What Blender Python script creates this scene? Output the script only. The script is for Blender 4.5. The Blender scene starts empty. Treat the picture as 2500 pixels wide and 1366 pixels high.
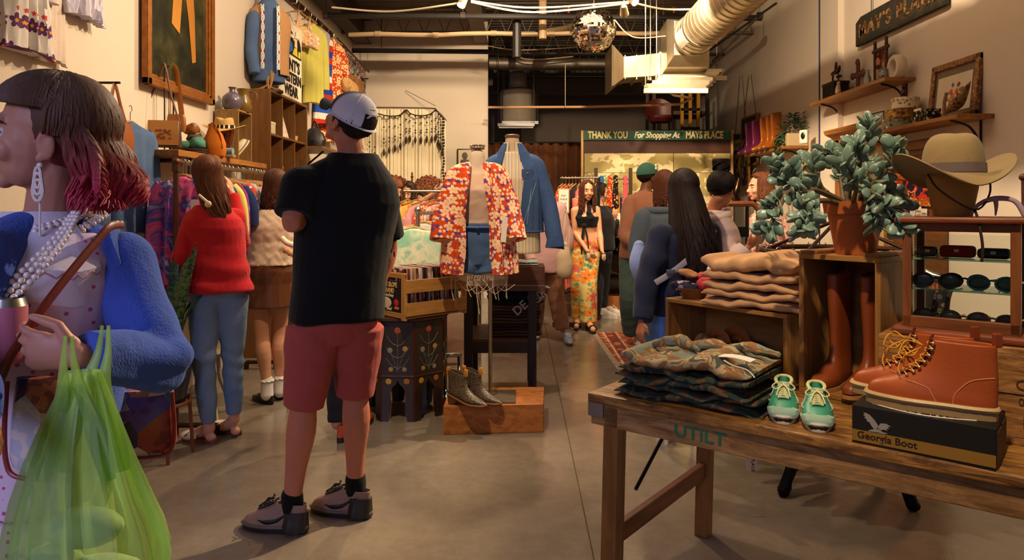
import bpy, bmesh, math, random
import numpy as np
from mathutils import Vector as V, Matrix, Quaternion, noise as mnoise
from math import sin, cos, copysign, sqrt
MRot = Matrix.Rotation
SC = bpy.context.scene
COL = SC.collection
PI = math.pi
# ---------------------------------------------------------------- camera
F, CX, HY, CH = 1700.0,1270.0,503.0,1.42
cam = bpy.data.cameras.new('camera'); cam_o = bpy.data.objects.new('camera', cam); COL.objects.link(cam_o)
cam_o.location = (0,0, CH); cam_o.rotation_euler = (PI/2,0,0)
cam.sensor_width = 36; cam.lens = F*36/2500; cam.shift_x = -(CX-1250)/2500; cam.shift_y = (HY-683)/2500
cam.clip_start = .05; cam.clip_end = 100
SC.camera = cam_o
# ---------------------------------------------------------------- light
SC.view_settings.view_transform = 'Standard'; SC.view_settings.look = 'None'
SC.view_settings.exposure = 0.22; SC.view_settings.gamma = 1.0; SC.view_settings.use_curve_mapping = False
w = bpy.data.worlds.new('daylight'); SC.world = w; w.use_nodes = True
w.node_tree.nodes['Background'].inputs[0].default_value = (.55,.52,.62,1)
w.node_tree.nodes['Background'].inputs[1].default_value = .2
def lamp(kind, loc, power, col, aim=None, size=.1, ang=80, blend=.5):
    l = bpy.data.lights.new('lamp', kind); l.energy = power; l.color = col
    o = bpy.data.objects.new('lamp_light', l); COL.objects.link(o); o.location = loc
    if kind == 'SPOT': l.spot_size = math.radians(ang); l.spot_blend = blend; l.shadow_soft_size = size
    elif kind == 'POINT': l.shadow_soft_size = size
    elif kind == 'AREA': l.shape = 'DISK'; l.size = size
    if aim is not None: o.rotation_euler = (V(aim)-V(loc)).to_track_quat('-Z', 'Y').to_euler()
    return o
WARM = (1.0,.76,.49); SOFT = (1.0,.74,.54)
# track spots hung along the ceiling (most are above the frame)
for loc, aim, p, ang in [
    ((.2,4.6,4.0),(-2.6,5.6,2.2),320,95),((.2,7.2,4.0),(-2.0,9.5,1.9),330,100),
    ((-.3,6.4,4.0),(-1.6,3.6,.3),280,90),((2.1,5.4,4.0),(1.3,2.4,.2),1500,76),
    ((.3,6.0,4.0),(0.1,10.6,1.2),480,95),((1.3,7.3,3.9),(1.3,9.7,1.4),280,90),
    ((1.0,3.6,4.0),(3.4,5.8,2.2),680,95),((1.4,6.4,3.4),(3.4,8.9,2.2),420,80),
    ((-.6,2.6,4.0),(.2,5.6,.9),360,70),((.1,.5,3.9),(1.55,2.25,1.15),400,40),
    ((.6,3.4,4.0),(1.0,2.6,.9),130,70)]:
    lamp('SPOT', loc, p, WARM, aim, .05, ang, .7)
# soft warm bounce of many small lamps; cool daylight from the shop front falls on the nearest person
lamp('AREA', (0,5.5,4.15),80, SOFT, (0,5.5,0),4.5)
lamp('SPOT', (-1.9,-1.6,2.3),260,(.52,.55,1.0),(-1.0,1.35,1.0),.8,42,.6)
# ---------------------------------------------------------------- helpers
def P(px, py, Y): return V(((px-CX)*Y/F, Y, CH-(py-HY)*Y/F))          # a point at depth Y
def PZ(px, py, z): Y = (CH-z)*F/(py-HY); return P(px, py, Y)          # the point of a level plane
def lin(h):
    if not isinstance(h, str): return tuple(h)[:3]
    v = [int(h[i:i+2], 16)/255 for i in (0,2,4)]
    return tuple(x/12.92 if x <= .04045 else ((x+.055)/1.055)**2.4 for x in v)
def tag(o, label=None, cat=None, group=None, kind=None):
    for k, v in (('label', label),('category', cat),('group', group),('kind', kind)):
        if v: o[k] = v
    return o
def thing(name, label, cat, loc=(0,0,0), rz=0, group=None):
    o = bpy.data.objects.new(name, None); COL.objects.link(o); o.location = loc
    o.rotation_euler = (0,0, rz); o.empty_display_size = .1
    return tag(o, label, cat, group)
def kids(o): return [c for c in bpy.data.objects if c.parent == o]
def copy_tree(o, parent=None, recolor=None):
    c = o.copy(); COL.objects.link(c); c.parent = parent
    for ch in kids(o): copy_tree(ch, c, recolor)
    return c
def frame(z, up=V((0,0,1))):
    z = V(z).normalized(); u = V(up)
    if abs(z.dot(u)) > .98: u = V((0,1,0))
    x = u.cross(z).normalized(); return x, z.cross(x), z
class MB:
    def __init__(s): s.v = []; s.f = []; s.mi = []; s.m = 0
    def add(s, vs, fs):
        n = len(s.v); s.v += [tuple(p) for p in vs]
        s.f += [tuple(i+n for i in f) for f in fs]; s.mi += [s.m]*len(fs); return s
    def box(s, c, d, R=None, rz=0, taper=1):
        c = V(c); a, b, h = d[0]/2, d[1]/2, d[2]/2
        R = R or MRot(rz, 3, 'Z'); t = taper
        vs = [c+R@V(p) for p in ((-a, -b, -h),(a, -b, -h),(a, b, -h),(-a, b, -h),(-a*t, -b*t, h),(a*t, -b*t, h),(a*t, b*t, h),(-a*t, b*t, h))]
        return s.add(vs, [(0,3,2,1),(4,5,6,7),(0,1,5,4),(1,2,6,5),(2,3,7,6),(3,0,4,7)])
    def bar(s, p0, p1, w, h, up=(0,0,1)):
        p0, p1 = V(p0), V(p1); x, y, z = frame(p1-p0, up); R = Matrix((x, y, z)).transposed()
        return s.box((p0+p1)/2,(w, h, (p1-p0).length), R)
    def rings(s, R, cap=True, close=False):
        n = len(R[0]); vs = [p for r in R for p in r]; fs = []
        m = len(R)
        for i in range(m if close else m-1):
            for j in range(n):
                a = i*n+j; b = i*n+(j+1) % n; k = ((i+1) % m)*n
                fs.append((a, b, k+(j+1) % n, k+j))
        if cap and not close: fs += [tuple(reversed(range(n))), tuple((m-1)*n+j for j in range(n))]
        return s.add(vs, fs)
    def tube(s, pts, r, n=8, cap=True, close=False, flat=1.0, up=(0,0,1), sub=0):
        pts = [V(p) for p in pts]
        if sub: pts, r = smooth_path(pts, r, sub)
        m = len(pts); R = []
        if not hasattr(r, '__len__'): r = [r]*m
        x = None
        for i in range(m):
            if close: t = pts[(i+1) % m]-pts[i-1]
            else: t = pts[min(i+1, m-1)]-pts[max(i-1,0)]
            if t.length < 1e-9: t = V((0,0,1))
            t.normalize()
            if x is None: x = frame(t, up)[0]
            else:
                x = x-t*x.dot(t)
                x = x.normalized() if x.length > 1e-6 else frame(t)[0]
            y = t.cross(x)
            R.append([pts[i]+x*r[i]*cos(2*PI*j/n)+y*r[i]*flat*sin(2*PI*j/n) for j in range(n)])
        return s.rings(R, cap, close)
    def cap(s, p0, p1, r0, r1, n=14):            # a tapered capsule with round ends
        p0, p1 = V(p0), V(p1); x, y, z = frame(p1-p0); R = []
        for k in range(5):
            a = -PI/2+PI/2*(k+.4)/5; R.append([p0+z*r0*sin(a)+(x*cos(2*PI*j/n)+y*sin(2*PI*j/n))*r0*cos(a) for j in range(n)])
        for k in range(5):
            a = PI/2*(k+.2)/5.2; R.append([p1+z*r1*sin(a)+(x*cos(2*PI*j/n)+y*sin(2*PI*j/n))*r1*cos(a) for j in range(n)])
        return s.rings(R)
    def limb(s, pts, r, n=16, sub=4):            # a limb: smooth path, smooth radii, round ends
        pts, r = smooth_path([V(p) for p in pts], r, sub)
        s.tube(pts, r, n); s.ell(pts[0], (r[0],)*3); return s.ell(pts[-1], (r[-1],)*3)
    def ell(s, c, r, R=None, nu=16, nv=10):
        c = V(c); R = R or Matrix.Identity(3); r = r if hasattr(r, '__len__') else (r,)*3
        vs = [c+R@V((0,0,-r[2]))]; fs = []
        for i in range(1, nv):
            a = -PI/2+PI*i/nv
            for j in range(nu):
                b = 2*PI*j/nu; vs.append(c+R@V((r[0]*cos(a)*cos(b), r[1]*cos(a)*sin(b), r[2]*sin(a))))
        vs.append(c+R@V((0,0, r[2]))); top = len(vs)-1
        for j in range(nu): fs.append((0,1+(j+1) % nu, 1+j)); fs.append((top, top-nu+j, top-nu+(j+1) % nu))
        for i in range(nv-2):
            for j in range(nu):
                a = 1+i*nu+j; b = 1+i*nu+(j+1) % nu; fs.append((a, b, b+nu, a+nu))
        return s.add(vs, fs)
    def eloft(s, secs, n=24, R=None, p=2.0):     # (centre, rx, ry) sections, superellipse power p
        Rg = []; R = R or Matrix.Identity(3)
        for c, rx, ry in secs:
            ring = []
            for j in range(n):
                a = 2*PI*j/n; ca, sa = cos(a), sin(a)
                ring.append(V(c)+R@V((rx*copysign(abs(ca)**(2/p), ca), ry*copysign(abs(sa)**(2/p), sa),0)))
            Rg.append(ring)
        return s.rings(Rg)
    def lathe(s, prof, c=(0,0,0), n=24, R=None, cap=True):
        R = R or Matrix.Identity(3); c = V(c)
        return s.rings([[c+R@V((r*cos(2*PI*j/n), r*sin(2*PI*j/n), z)) for j in range(n)] for r, z in prof], cap)
    def prism(s, poly, d, M=None):               # polygon in local xz, thickness d along y, matrix M
        M = M or Matrix.Identity(4); n = len(poly)
        vs = [M@V((x, -d/2, z)) for x, z in poly]+[M@V((x, d/2, z)) for x, z in poly]
        return s.add(vs, [tuple(range(n)), tuple(reversed(range(n, 2*n)))]+[(j, j+n, (j+1) % n+n, (j+1) % n) for j in range(n)])
    def sheet(s, fn, nu, nv, th=.004):           # closed slab around the surface fn(u,v)
        g = [[V(fn(i/nu, j/nv)) for j in range(nv+1)] for i in range(nu+1)]; A = []; B = []
        for i in range(nu+1):
            for j in range(nv+1):
                a = g[min(i+1, nu)][j]-g[max(i-1,0)][j]; b = g[i][min(j+1, nv)]-g[i][max(j-1,0)]
                nn = a.cross(b); nn = nn.normalized() if nn.length > 1e-12 else V((0,0,1))
                A.append(g[i][j]+nn*th/2); B.append(g[i][j]-nn*th/2)
        W = nv+1; N = len(A); fs = []
        for i in range(nu):
            for j in range(nv):
                a = i*W+j; fs.append((a, a+W, a+W+1, a+1)); fs.append((N+a, N+a+1, N+a+W+1, N+a+W))
        for i in range(nu):
            a = i*W; fs.append((a, N+a, N+a+W, a+W)); a = i*W+nv; fs.append((a, a+W, N+a+W, N+a))
        for j in range(nv):
            a = j; fs.append((a, a+1, N+a+1, N+a)); a = nu*W+j; fs.append((a, N+a, N+a+1, a+1))
        return s.add(A+B, fs)
    def build(s, name, mat, parent=None, smooth=True, bevel=0, remesh=0, relax=0, fold=None, sub=0, ang=.6, seg=2):
        me = bpy.data.meshes.new(name); me.from_pydata(s.v, [], s.f)
        mats = mat if isinstance(mat, (list, tuple)) else [mat]
        for m_ in mats: me.materials.append(MT(m_) if isinstance(m_, str) else m_)
        if len(mats) > 1: me.polygons.foreach_set('material_index', s.mi)
        me.validate(); me.update()
        o = bpy.data.objects.new(name, me)
        if remesh or bevel or sub:
            COL.objects.link(o)
            if remesh:
                bm = bmesh.new(); bm.from_mesh(me); bmesh.ops.recalc_face_normals(bm, faces=bm.faces); bm.to_mesh(me); bm.free()
                md = o.modifiers.new('r', 'REMESH'); md.mode = 'VOXEL'; md.voxel_size = remesh; md.use_smooth_shade = True
                if relax: md = o.modifiers.new('s', 'SMOOTH'); md.factor = .5; md.iterations = relax
            if bevel: md = o.modifiers.new('b', 'BEVEL'); md.width = bevel; md.segments = seg; md.limit_method = 'ANGLE'; md.angle_limit = .6
            if sub: md = o.modifiers.new('u', 'SUBSURF'); md.levels = sub; md.render_levels = sub
            dg = bpy.context.evaluated_depsgraph_get(); ev = o.evaluated_get(dg)
            m2 = bpy.data.meshes.new_from_object(ev); COL.objects.unlink(o); bpy.data.objects.remove(o); bpy.data.meshes.remove(me)
            me = m2; me.name = name; o = bpy.data.objects.new(name, me)
        if fold:
            n = len(me.vertices); co = np.empty(n*3); no = np.empty(n*3)
            me.vertices.foreach_get('co', co); me.vertex_normals.foreach_get('vector', no)
            co = co.reshape(-1,3); no = no.reshape(-1,3); co += no*fold(co)[:, None]
            me.vertices.foreach_set('co', co.ravel()); me.update()
        if smooth:
            me.polygons.foreach_set('use_smooth', [True]*len(me.polygons))
            if not remesh and not sub:
                try: me.set_sharp_from_angle(angle=ang)
                except Exception: pass
        COL.objects.link(o)
        if parent: o.parent = parent
        return o
def smooth_path(pts, r, sub):
    if not hasattr(r, '__len__'): r = [r]*len(pts)
    out, ro = [], []; n = len(pts)
    for i in range(n-1):
        a, b, c, d = pts[max(i-1,0)], pts[i], pts[i+1], pts[min(i+2, n-1)]
        ra, rb, rc, rd = r[max(i-1,0)], r[i], r[i+1], r[min(i+2, n-1)]
        for k in range(sub):
            t = k/sub; q = [.5*(-t**3+2*t*t-t),.5*(3*t**3-5*t*t+2),.5*(-3*t**3+4*t*t+t),.5*(t**3-t*t)]
            out.append(a*q[0]+b*q[1]+c*q[2]+d*q[3]); ro.append(max(ra*q[0]+rb*q[1]+rc*q[2]+rd*q[3], .0005))
    return out+[pts[-1]], ro+[r[-1]]
def rnd(a, b): return random.uniform(a, b)
def nz3(co, sc, seed=0):                           # cheap smooth pseudo-noise, vectorised
    x, y, z = co[:, 0]*sc+seed, co[:, 1]*sc+seed*1.7, co[:, 2]*sc-seed
    return (np.sin(x*1.7+np.sin(y*2.3+z)*1.3)+np.sin(y*1.9+np.sin(z*2.1-x)*1.2)+np.sin(z*2.2+np.sin(x*1.8+y*.7)*1.4))/3
def folds(amp=.004, sc=14, seed=1, zs=1.0, xs=1.0):
    def f(co):
        c = co*np.array([xs, xs, zs]); return amp*(nz3(c, sc, seed)*.7+np.abs(nz3(c, sc*.6, seed+5))*1.1-.4)
    return f
# ---------------------------------------------------------------- materials
MATS = {}; RECIPES = {}; LATER = {}
class NT:
    def __init__(s, name):
        s.m = bpy.data.materials.new(name); s.m.use_nodes = True; s.t = s.m.node_tree; s.b = s.t.nodes['Principled BSDF']
        s.co = None
    def n(s, typ, ins=None, **kw):
        nd = s.t.nodes.new('ShaderNode'+typ)
        for k, v in kw.items(): setattr(nd, k, v)
        for k, v in (ins or {}).items(): s.put(nd.inputs[k], v)
        return nd
    def put(s, sock, v):
        if isinstance(v, bpy.types.NodeSocket): s.t.links.new(v, sock)
        else:
            if sock.type == 'RGBA' and len(v) == 3: v = (*v, 1)
            sock.default_value = v
    def coord(s, scale=(1,1,1), rand=True, rot=(0,0,0)):
        if s.co is None:
            tc = s.n('TexCoord'); oi = s.n('ObjectInfo')
            mu = s.n('VectorMath', {0: oi.outputs['Random'], 1: (7.3,5.1,9.7)}, operation='MULTIPLY')
            ad = s.n('VectorMath', {0: tc.outputs['Object'], 1: mu.outputs[0]}, operation='ADD')
            s.co = (tc.outputs['Object'], ad.outputs[0])
        mp = s.n('Mapping', {'Vector': s.co[1 if rand else 0], 'Scale': scale, 'Rotation': rot}); return mp.outputs[0]
    def noise(s, scale=5, detail=3, vs=(1,1,1), rough=.5, dist=0, rand=True):
        return s.n('TexNoise', {'Vector': s.coord(vs, rand), 'Scale': scale, 'Detail': detail, 'Roughness': rough, 'Distortion': dist}).outputs[0]
    def ramp(s, fac, stops, const=False):
        r = s.n('ValToRGB', {0: fac}); e = r.color_ramp.elements
        if const: r.color_ramp.interpolation = 'CONSTANT'
        while len(e) < len(stops): e.new(.5)
        for el, (p, c) in zip(e, stops): el.position = p; el.color = (*lin(c),1)
        return r.outputs[0]
    def mix(s, f, a, b, typ='MIX'):
        m = s.n('Mix', data_type='RGBA', blend_type=typ); s.put(m.inputs[0], f)
        s.put(m.inputs[6], a if isinstance(a, bpy.types.NodeSocket) else lin(a)); s.put(m.inputs[7], b if isinstance(b, bpy.types.NodeSocket) else lin(b))
        return m.outputs[2]
    def math(s, op, a, b=0, c=None):
        m = s.n('Math', {0: a, 1: b}, operation=op)
        if c is not None: s.put(m.inputs[2], c)
        return m.outputs[0]
    def bump(s, h, st=.3, dist=.01):
        b = s.n('Bump', {'Height': h, 'Strength': st, 'Distance': dist}); s.put(s.b.inputs['Normal'], b.outputs[0])
    def done(s, col, rough=.7, metal=0, spec=.4):
        s.put(s.b.inputs['Base Color'], col if isinstance(col, bpy.types.NodeSocket) else lin(col))
        s.put(s.b.inputs['Roughness'], rough); s.b.inputs['Metallic'].default_value = metal
        s.b.inputs['Specular IOR Level'].default_value = spec; return s.m
def MT(key):
    if key not in MATS:
        if key in RECIPES: MATS[key] = RECIPES[key]()
        elif ':' in key: MATS[key] = auto_mat(key)
        else:                                        # described further down: filled in at the end
            if key not in LATER: LATER[key] = bpy.data.materials.new(key)
            return LATER[key]
    return MATS[key]
def auto_mat(key):                                  # 'kind:hex[:hex...]'
    k, *c = key.split(':'); t = NT(key.replace(':', '_')); a = c[0] if c else '888888'; b = c[1] if len(c) > 1 else None
    if k == 'cloth':
        v = t.noise(9,4); wv = t.noise(260,2); col = t.mix(t.math('MULTIPLY', v, .55), a, b or tuple(x*.55 for x in lin(a)))
        t.bump(t.math('ADD', t.math('MULTIPLY', t.noise(26,4),.8), t.math('MULTIPLY', wv, .2)),.35,.008); t.b.inputs['Sheen Weight'].default_value = .08
        return t.done(col, .88,0,.2)
    if k == 'knit':
        wv = t.n('TexWave', {'Vector': t.coord(), 'Scale': 60, 'Distortion': 2.5, 'Detail': 1}).outputs[1]
        col = t.mix(t.math('MULTIPLY', t.noise(7,4),.5), a, tuple(x*.6 for x in lin(a)))
        t.bump(t.math('ADD', wv, t.noise(40,3)),.3,.006); t.b.inputs['Sheen Weight'].default_value = .12
        return t.done(col, .95,0,.15)
    if k == 'denim':
        fade = t.noise(4.5,4); wv = t.noise(420,1,(1,1,.3)); col = t.mix(t.math('MULTIPLY', fade, .8), a, b or tuple(min(1, x*2.2+.02) for x in lin(a)))
        col = t.mix(t.math('MULTIPLY', wv, .45), col, tuple(x*.5 for x in lin(a)))
        t.bump(t.math('ADD', wv, t.math('MULTIPLY', t.noise(30,4),1.5)),.4,.006); return t.done(col, .85,0,.2)
    if k == 'leather':
        v = t.noise(6,4); col = t.mix(v, a, b or tuple(x*.5 for x in lin(a))); t.bump(t.noise(120,3),.12,.004)
        return t.done(col, .42,0,.45)
    if k == 'gloss':
        t.b.inputs['Coat Weight'].default_value = .3
        return t.done(t.mix(t.noise(5,3), a, b or tuple(x*.75 for x in lin(a))),.25,0,.5)
    if k == 'wood' or k == 'woodh' or k == 'woody':
        vs = {'wood': (1,1,.12), 'woodh': (.12,1,1), 'woody': (1,.12,1)}[k]
        g = t.n('TexNoise', {'Vector': t.coord(vs), 'Scale': 28, 'Detail': 6, 'Roughness': .65, 'Distortion': .6}).outputs[0]
        g2 = t.noise(3,4); dk = b or tuple(x*.38 for x in lin(a))
        col = t.mix(t.ramp(g, [(.3, 'ffffff'),(.68, '000000')]), dk, a); col = t.mix(t.math('MULTIPLY', g2,.6), col, tuple(x*.8 for x in lin(a)))
        t.bump(g, .25,.004); return t.done(col, t.math('MULTIPLY_ADD', g, .3,.32),0,.4)
    if k == 'rustic':
        g = t.n('TexNoise', {'Vector': t.coord((.14,1,1)), 'Scale': 34, 'Detail': 7, 'Roughness': .7, 'Distortion': 1.0}).outputs[0]
        st = t.noise(7,6,(1,1,1),.7); dk = b or tuple(x*.22 for x in lin(a))
        col = t.mix(t.ramp(g, [(.34, 'ffffff'),(.62, '000000')]), dk, a); col = t.mix(t.ramp(st, [(.46, '000000'),(.66, 'd0d0d0')]), col, dk)
        t.bump(t.math('ADD', g, st),.4,.006); return t.done(col, t.math('MULTIPLY_ADD', st, .4,.22),0,.4)
    if k == 'metal':
        t.bump(t.noise(60,3),.05,.002); return t.done(t.mix(t.noise(14,4), a, b or tuple(x*.7 for x in lin(a))),.28,1)
    if k == 'brush':
        t.bump(t.noise(30,3),.1,.003); return t.done(t.mix(t.noise(9,4), a, b or tuple(x*.6 for x in lin(a))),.5,.85)
    if k == 'paint':
        t.bump(t.noise(80,2),.05,.002); return t.done(t.mix(t.math('MULTIPLY', t.noise(7,3),.4), a, b or tuple(x*.8 for x in lin(a))),.55,0,.35)
    if k == 'skin':
        v = t.noise(12,3); col = t.mix(t.math('MULTIPLY', v, .5), a, b or (lin(a)[0]*.82, lin(a)[1]*.6, lin(a)[2]*.55))
        t.b.inputs['Subsurface Weight'].default_value = .08; t.b.inputs['Subsurface Radius'].default_value = (.012,.005,.003)
        t.bump(t.noise(180,2),.06,.002); return t.done(col, .5,0,.35)
    if k == 'hair':
        g = t.n('TexNoise', {'Vector': t.coord((1,1,.08), False), 'Scale': 150, 'Detail': 3}).outputs[0]
        col = t.mix(g, a, b or tuple(x*.35 for x in lin(a))); t.bump(g, .5,.003); return t.done(col, .62,0,.22)
    if k == 'tiedye':
        stops = [(i/max(1, len(c)-1)*.5+.25, x) for i, x in enumerate(c)]
        t.bump(t.noise(30,3),.25,.006); return t.done(t.ramp(t.noise(7,3, dist=1.5), stops),.85,0,.2)
    if k == 'patch':
        stops = [(0, c[0])]+[(.36+.3*i/(len(c)-1), x) for i, x in enumerate(c[1:])]
        t.bump(t.noise(30,3),.25,.006); return t.done(t.ramp(t.noise(11,1.5, dist=.8), stops, True),.85,0,.2)
    if k == 'vor':                                   # small scattered motifs on a ground
        vo = t.n('TexVoronoi', {'Vector': t.coord(), 'Scale': 34}); stops = [(i/(len(c)-1)*.999 if len(c) > 1 else 0, x) for i, x in enumerate(c[1:] or c)]
        sp = t.n('SeparateColor', {0: vo.outputs['Color']}).outputs[0]; mot = t.ramp(sp, [(i/len(c[1:]), x) for i, x in enumerate(c[1:])], True)
        f = t.math('LESS_THAN', vo.outputs['Distance'], .42); return t.done(t.mix(f, a, mot),.85,0,.2)
    if k == 'stripe' or k == 'stripez':
        ax = (1,1,0) if k == 'stripe' else (0,0,1)
        x = t.n('SeparateXYZ', {0: t.coord((1,1,1), False)}).outputs[0 if k == 'stripe' else 2]
        fr = t.math('FRACT', t.math('MULTIPLY', x, float(c[-1]))); cs = c[:-1]
        t.bump(t.noise(26,3),.25,.006); return t.done(t.ramp(fr, [(i/len(cs), y) for i, y in enumerate(cs)], True),.85,0,.2)
    if k == 'emit':
        t.b.inputs['Emission Color'].default_value = (*lin(a),1); t.b.inputs['Emission Strength'].default_value = float(c[1]); return t.done(a)
    return t.done(a, .6)
def flower_mat(name, base, petal, core, sc=9, leaf=None, thresh=.40, second=None, rough=.8, axes=(0,2)):
    t = NT(name); s = t.n('SeparateXYZ', {0: t.coord((1,1,1), False)})
    cb = t.n('CombineXYZ', {0: t.math('ADD', s.outputs[axes[0]], t.math('MULTIPLY', s.outputs[1], .6)),1: s.outputs[axes[1]]}).outputs[0]
    def flowers(scale, off, th):
        c = t.n('VectorMath', {0: cb, 1: (off, off*.7,0)}, operation='ADD').outputs[0]
        vo = t.n('TexVoronoi', {'Vector': c, 'Scale': scale, 'Randomness': .85}, voronoi_dimensions='2D')
        sub = t.n('VectorMath', {0: c, 1: vo.outputs['Position']}, operation='SUBTRACT')
        q = t.n('SeparateXYZ', {0: sub.outputs[0]}); an = t.math('ARCTAN2', q.outputs[0], q.outputs[1])
        pet = t.math('ABSOLUTE', t.math('COSINE', t.math('MULTIPLY', an, 2.5)))
        rr = t.math('MULTIPLY_ADD', pet, .5,.55); d = t.math('DIVIDE', vo.outputs['Distance'], rr)
        return d, vo.outputs['Color']
    d, vc = flowers(sc, 0, thresh); col = lin(base); colr = t.mix(t.noise(3,3), base, tuple(x*.75 for x in lin(base)))
    if leaf: d2, _ = flowers(sc*1.6,3.1, thresh); colr = t.mix(t.math('LESS_THAN', d2, thresh*.75), colr, leaf)
    pc = lin(petal)
    pcol = t.mix(t.math('GREATER_THAN', t.n('SeparateColor', {0: vc}).outputs[0], .55), petal, second or petal)
    d3, _ = flowers(sc*2.3,7.7, thresh); colr = t.mix(t.math('LESS_THAN', d3, thresh*.8), colr, petal)
    colr = t.mix(t.math('LESS_THAN', d, thresh), colr, pcol); colr = t.mix(t.math('LESS_THAN', d, thresh*.28), colr, core)
    t.bump(t.noise(26,3),.25,.006); return t.done(colr, rough, 0,.25)
def text(name, s, size, mat, M, parent=None, ext=.002, bold=0, sx=1.0, align='CENTER', shear=0, space=1.0):
    cu = bpy.data.curves.new(name, 'FONT'); cu.body = s; cu.size = size; cu.extrude = ext; cu.offset = bold; cu.shear = shear
    cu.align_x = align; cu.align_y = 'CENTER'; cu.space_character = space; cu.resolution_u = 3
    o = bpy.data.objects.new(name, cu); COL.objects.link(o); dg = bpy.context.evaluated_depsgraph_get()
    me = bpy.data.meshes.new_from_object(o.evaluated_get(dg)); COL.objects.unlink(o); bpy.data.objects.remove(o); bpy.data.curves.remove(cu)
    me.transform(Matrix.Diagonal((sx, 1,1,1))); me.transform(M); me.materials.clear(); me.materials.append(MT(mat))
    o = bpy.data.objects.new(name, me); COL.objects.link(o); o.parent = parent; return o
def face_M(c, right, up):                          # text plane: right = reading direction, up
    r = V(right).normalized(); u = V(up).normalized(); n = r.cross(u).normalized(); u = n.cross(r)
    M = Matrix((r, u, n)).transposed().to_4x4(); M.translation = V(c); return M
def ply(pts, th, name, mat, parent, c, right, up, **k):   # flat cut-out in a plane; points (right, up)
    r = V(right).normalized(); u = V(up).normalized(); n = r.cross(u); M = Matrix((r, n, u)).transposed().to_4x4(); M.translation = V(c)
    mb = MB(); mb.prism(pts, th, M); return mb.build(name, mat, parent, **k)
def bx(t, n, m, c, s, bevel=0, R=None): return MB().box(c, s, R).build(n, m, t, smooth=0, bevel=bevel)
def tb(t, n, m, pts, r, k=8, **kw): return MB().tube(pts, r, k, **kw).build(n, m, t)
def lt(t, n, m, prof, c=(0,0,0), k=24, **kw): return MB().lathe(prof, c, k, **kw).build(n, m, t)
def el(t, n, m, c, r, R=None, **kw): return MB().ell(c, r, R).build(n, m, t, **kw)
# ================================================================ the room
LX, RX, BY, BB, CZ = -2.6,3.4,10.8,13.5,4.3
def r_wall(a, b):
    def f():
        t = NT('wall'); t.bump(t.math('ADD', t.noise(3,5), t.math('MULTIPLY', t.noise(90,2),.15)),.12,.01)
        return t.done(t.mix(t.noise(1.3,4), a, b),.8,0,.2)
    return f
RECIPES['wall'] = r_wall('d9cbb9', 'cbbca9'); RECIPES['wall_grey'] = r_wall('77695f', '6a5d55')
def r_floor():
    t = NT('concrete'); a = t.noise(.9,7, rough=.62); b = t.noise(14,6, rough=.7); c = t.noise(160,2)
    col = t.ramp(a, [(.3, '665c50'),(.5, '807466'),(.7, '988b79')]); col = t.mix(t.ramp(b, [(.35, '000000'),(.75, 'a0a0a0')]), col, '5e5346')
    col = t.mix(t.math('MULTIPLY', c, .3), col, '4a4136')
    cr = t.n('TexVoronoi', {'Vector': t.coord((.5,.5,0)), 'Scale': .35}, feature='DISTANCE_TO_EDGE').outputs[0]
    t.bump(t.math('ADD', b, c),.08,.004)
    return t.done(col, t.ramp(t.noise(2.2,5), [(.3, '3c3c3c'),(.7, '8a8a8a')]),0,.5)
RECIPES['concrete'] = r_floor
def r_deck():
    t = NT('deck'); y = t.n('SeparateXYZ', {0: t.coord((1,1,1), False)}).outputs[1]
    w1 = t.math('SINE', t.math('MULTIPLY', y, 2*PI/.16)); t.bump(w1,1.0,.03)
    return t.done(t.mix(t.noise(4,4), '83796c', '5c544a'),.5,.4)
RECIPES['deck'] = r_deck
def slab(name, lo, hi, m, kind='structure'):
    mb = MB(); lo, hi = V(lo), V(hi); mb.box((lo+hi)/2, hi-lo); return tag(mb.build(name, m, smooth=0), kind=kind)
# the floor: slabs with a saw-cut joint running away from the camera
mb = MB()
mb.box((-3.107,6,-.06),(6.8,17,.12)); mb.box((3.0,6,-.06),(5.4,17,.12)); mb.box((.297,6,-.07),(.03,17,.1))
j = mb.build('floor', ['concrete'], smooth=0); tag(j, kind='structure')
slab('wall_left', (LX-.12,-1.5,0),(LX, BY, CZ+.3), 'wall')
slab('wall_right', (RX, -1.5,0),(RX+.12, BB, CZ+.3), 'wall')
slab('wall_partition', (LX, BY, 0),(-.50, BY+.14, CZ+.05), 'wall')
slab('wall_back', (LX, BB, 0),(RX, BB+.12, CZ+.3), 'wall_grey')
mb = MB()
for i in range(96):                                  # trapezoid steel deck
    y = -1.5+i*.16; mb.prism([(y, 4.36),(y+.03,4.30),(y+.09,4.30),(y+.12,4.36),(y+.16,4.36),(y+.16,4.375),(y, 4.375)], 6.2, Matrix.Translation((.4,0,0))@MRot(PI/2,4, 'Z'))
tag(mb.build('ceiling', 'deck', smooth=0), kind='structure')
# pilaster on the right wall and its painted pipe
slab('trim_1', (RX-.06,7.32,0),(RX, 7.75, CZ), 'wall')
mb = MB().tube([(3.37,7.8*3.37/3.37,0),(3.37,7.8, CZ)], .0185,10)
o = mb.build('wall_pipe', 'paint:1c2a55'); o.location = (0,0,0); o.location.y = 0
for v in o.data.vertices: v.co.y += (3.37*F/(2003-CX)-7.8)
tag(o, 'dark blue painted vertical pipe on the right wall beside the upper shelf', 'pipe')
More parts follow.
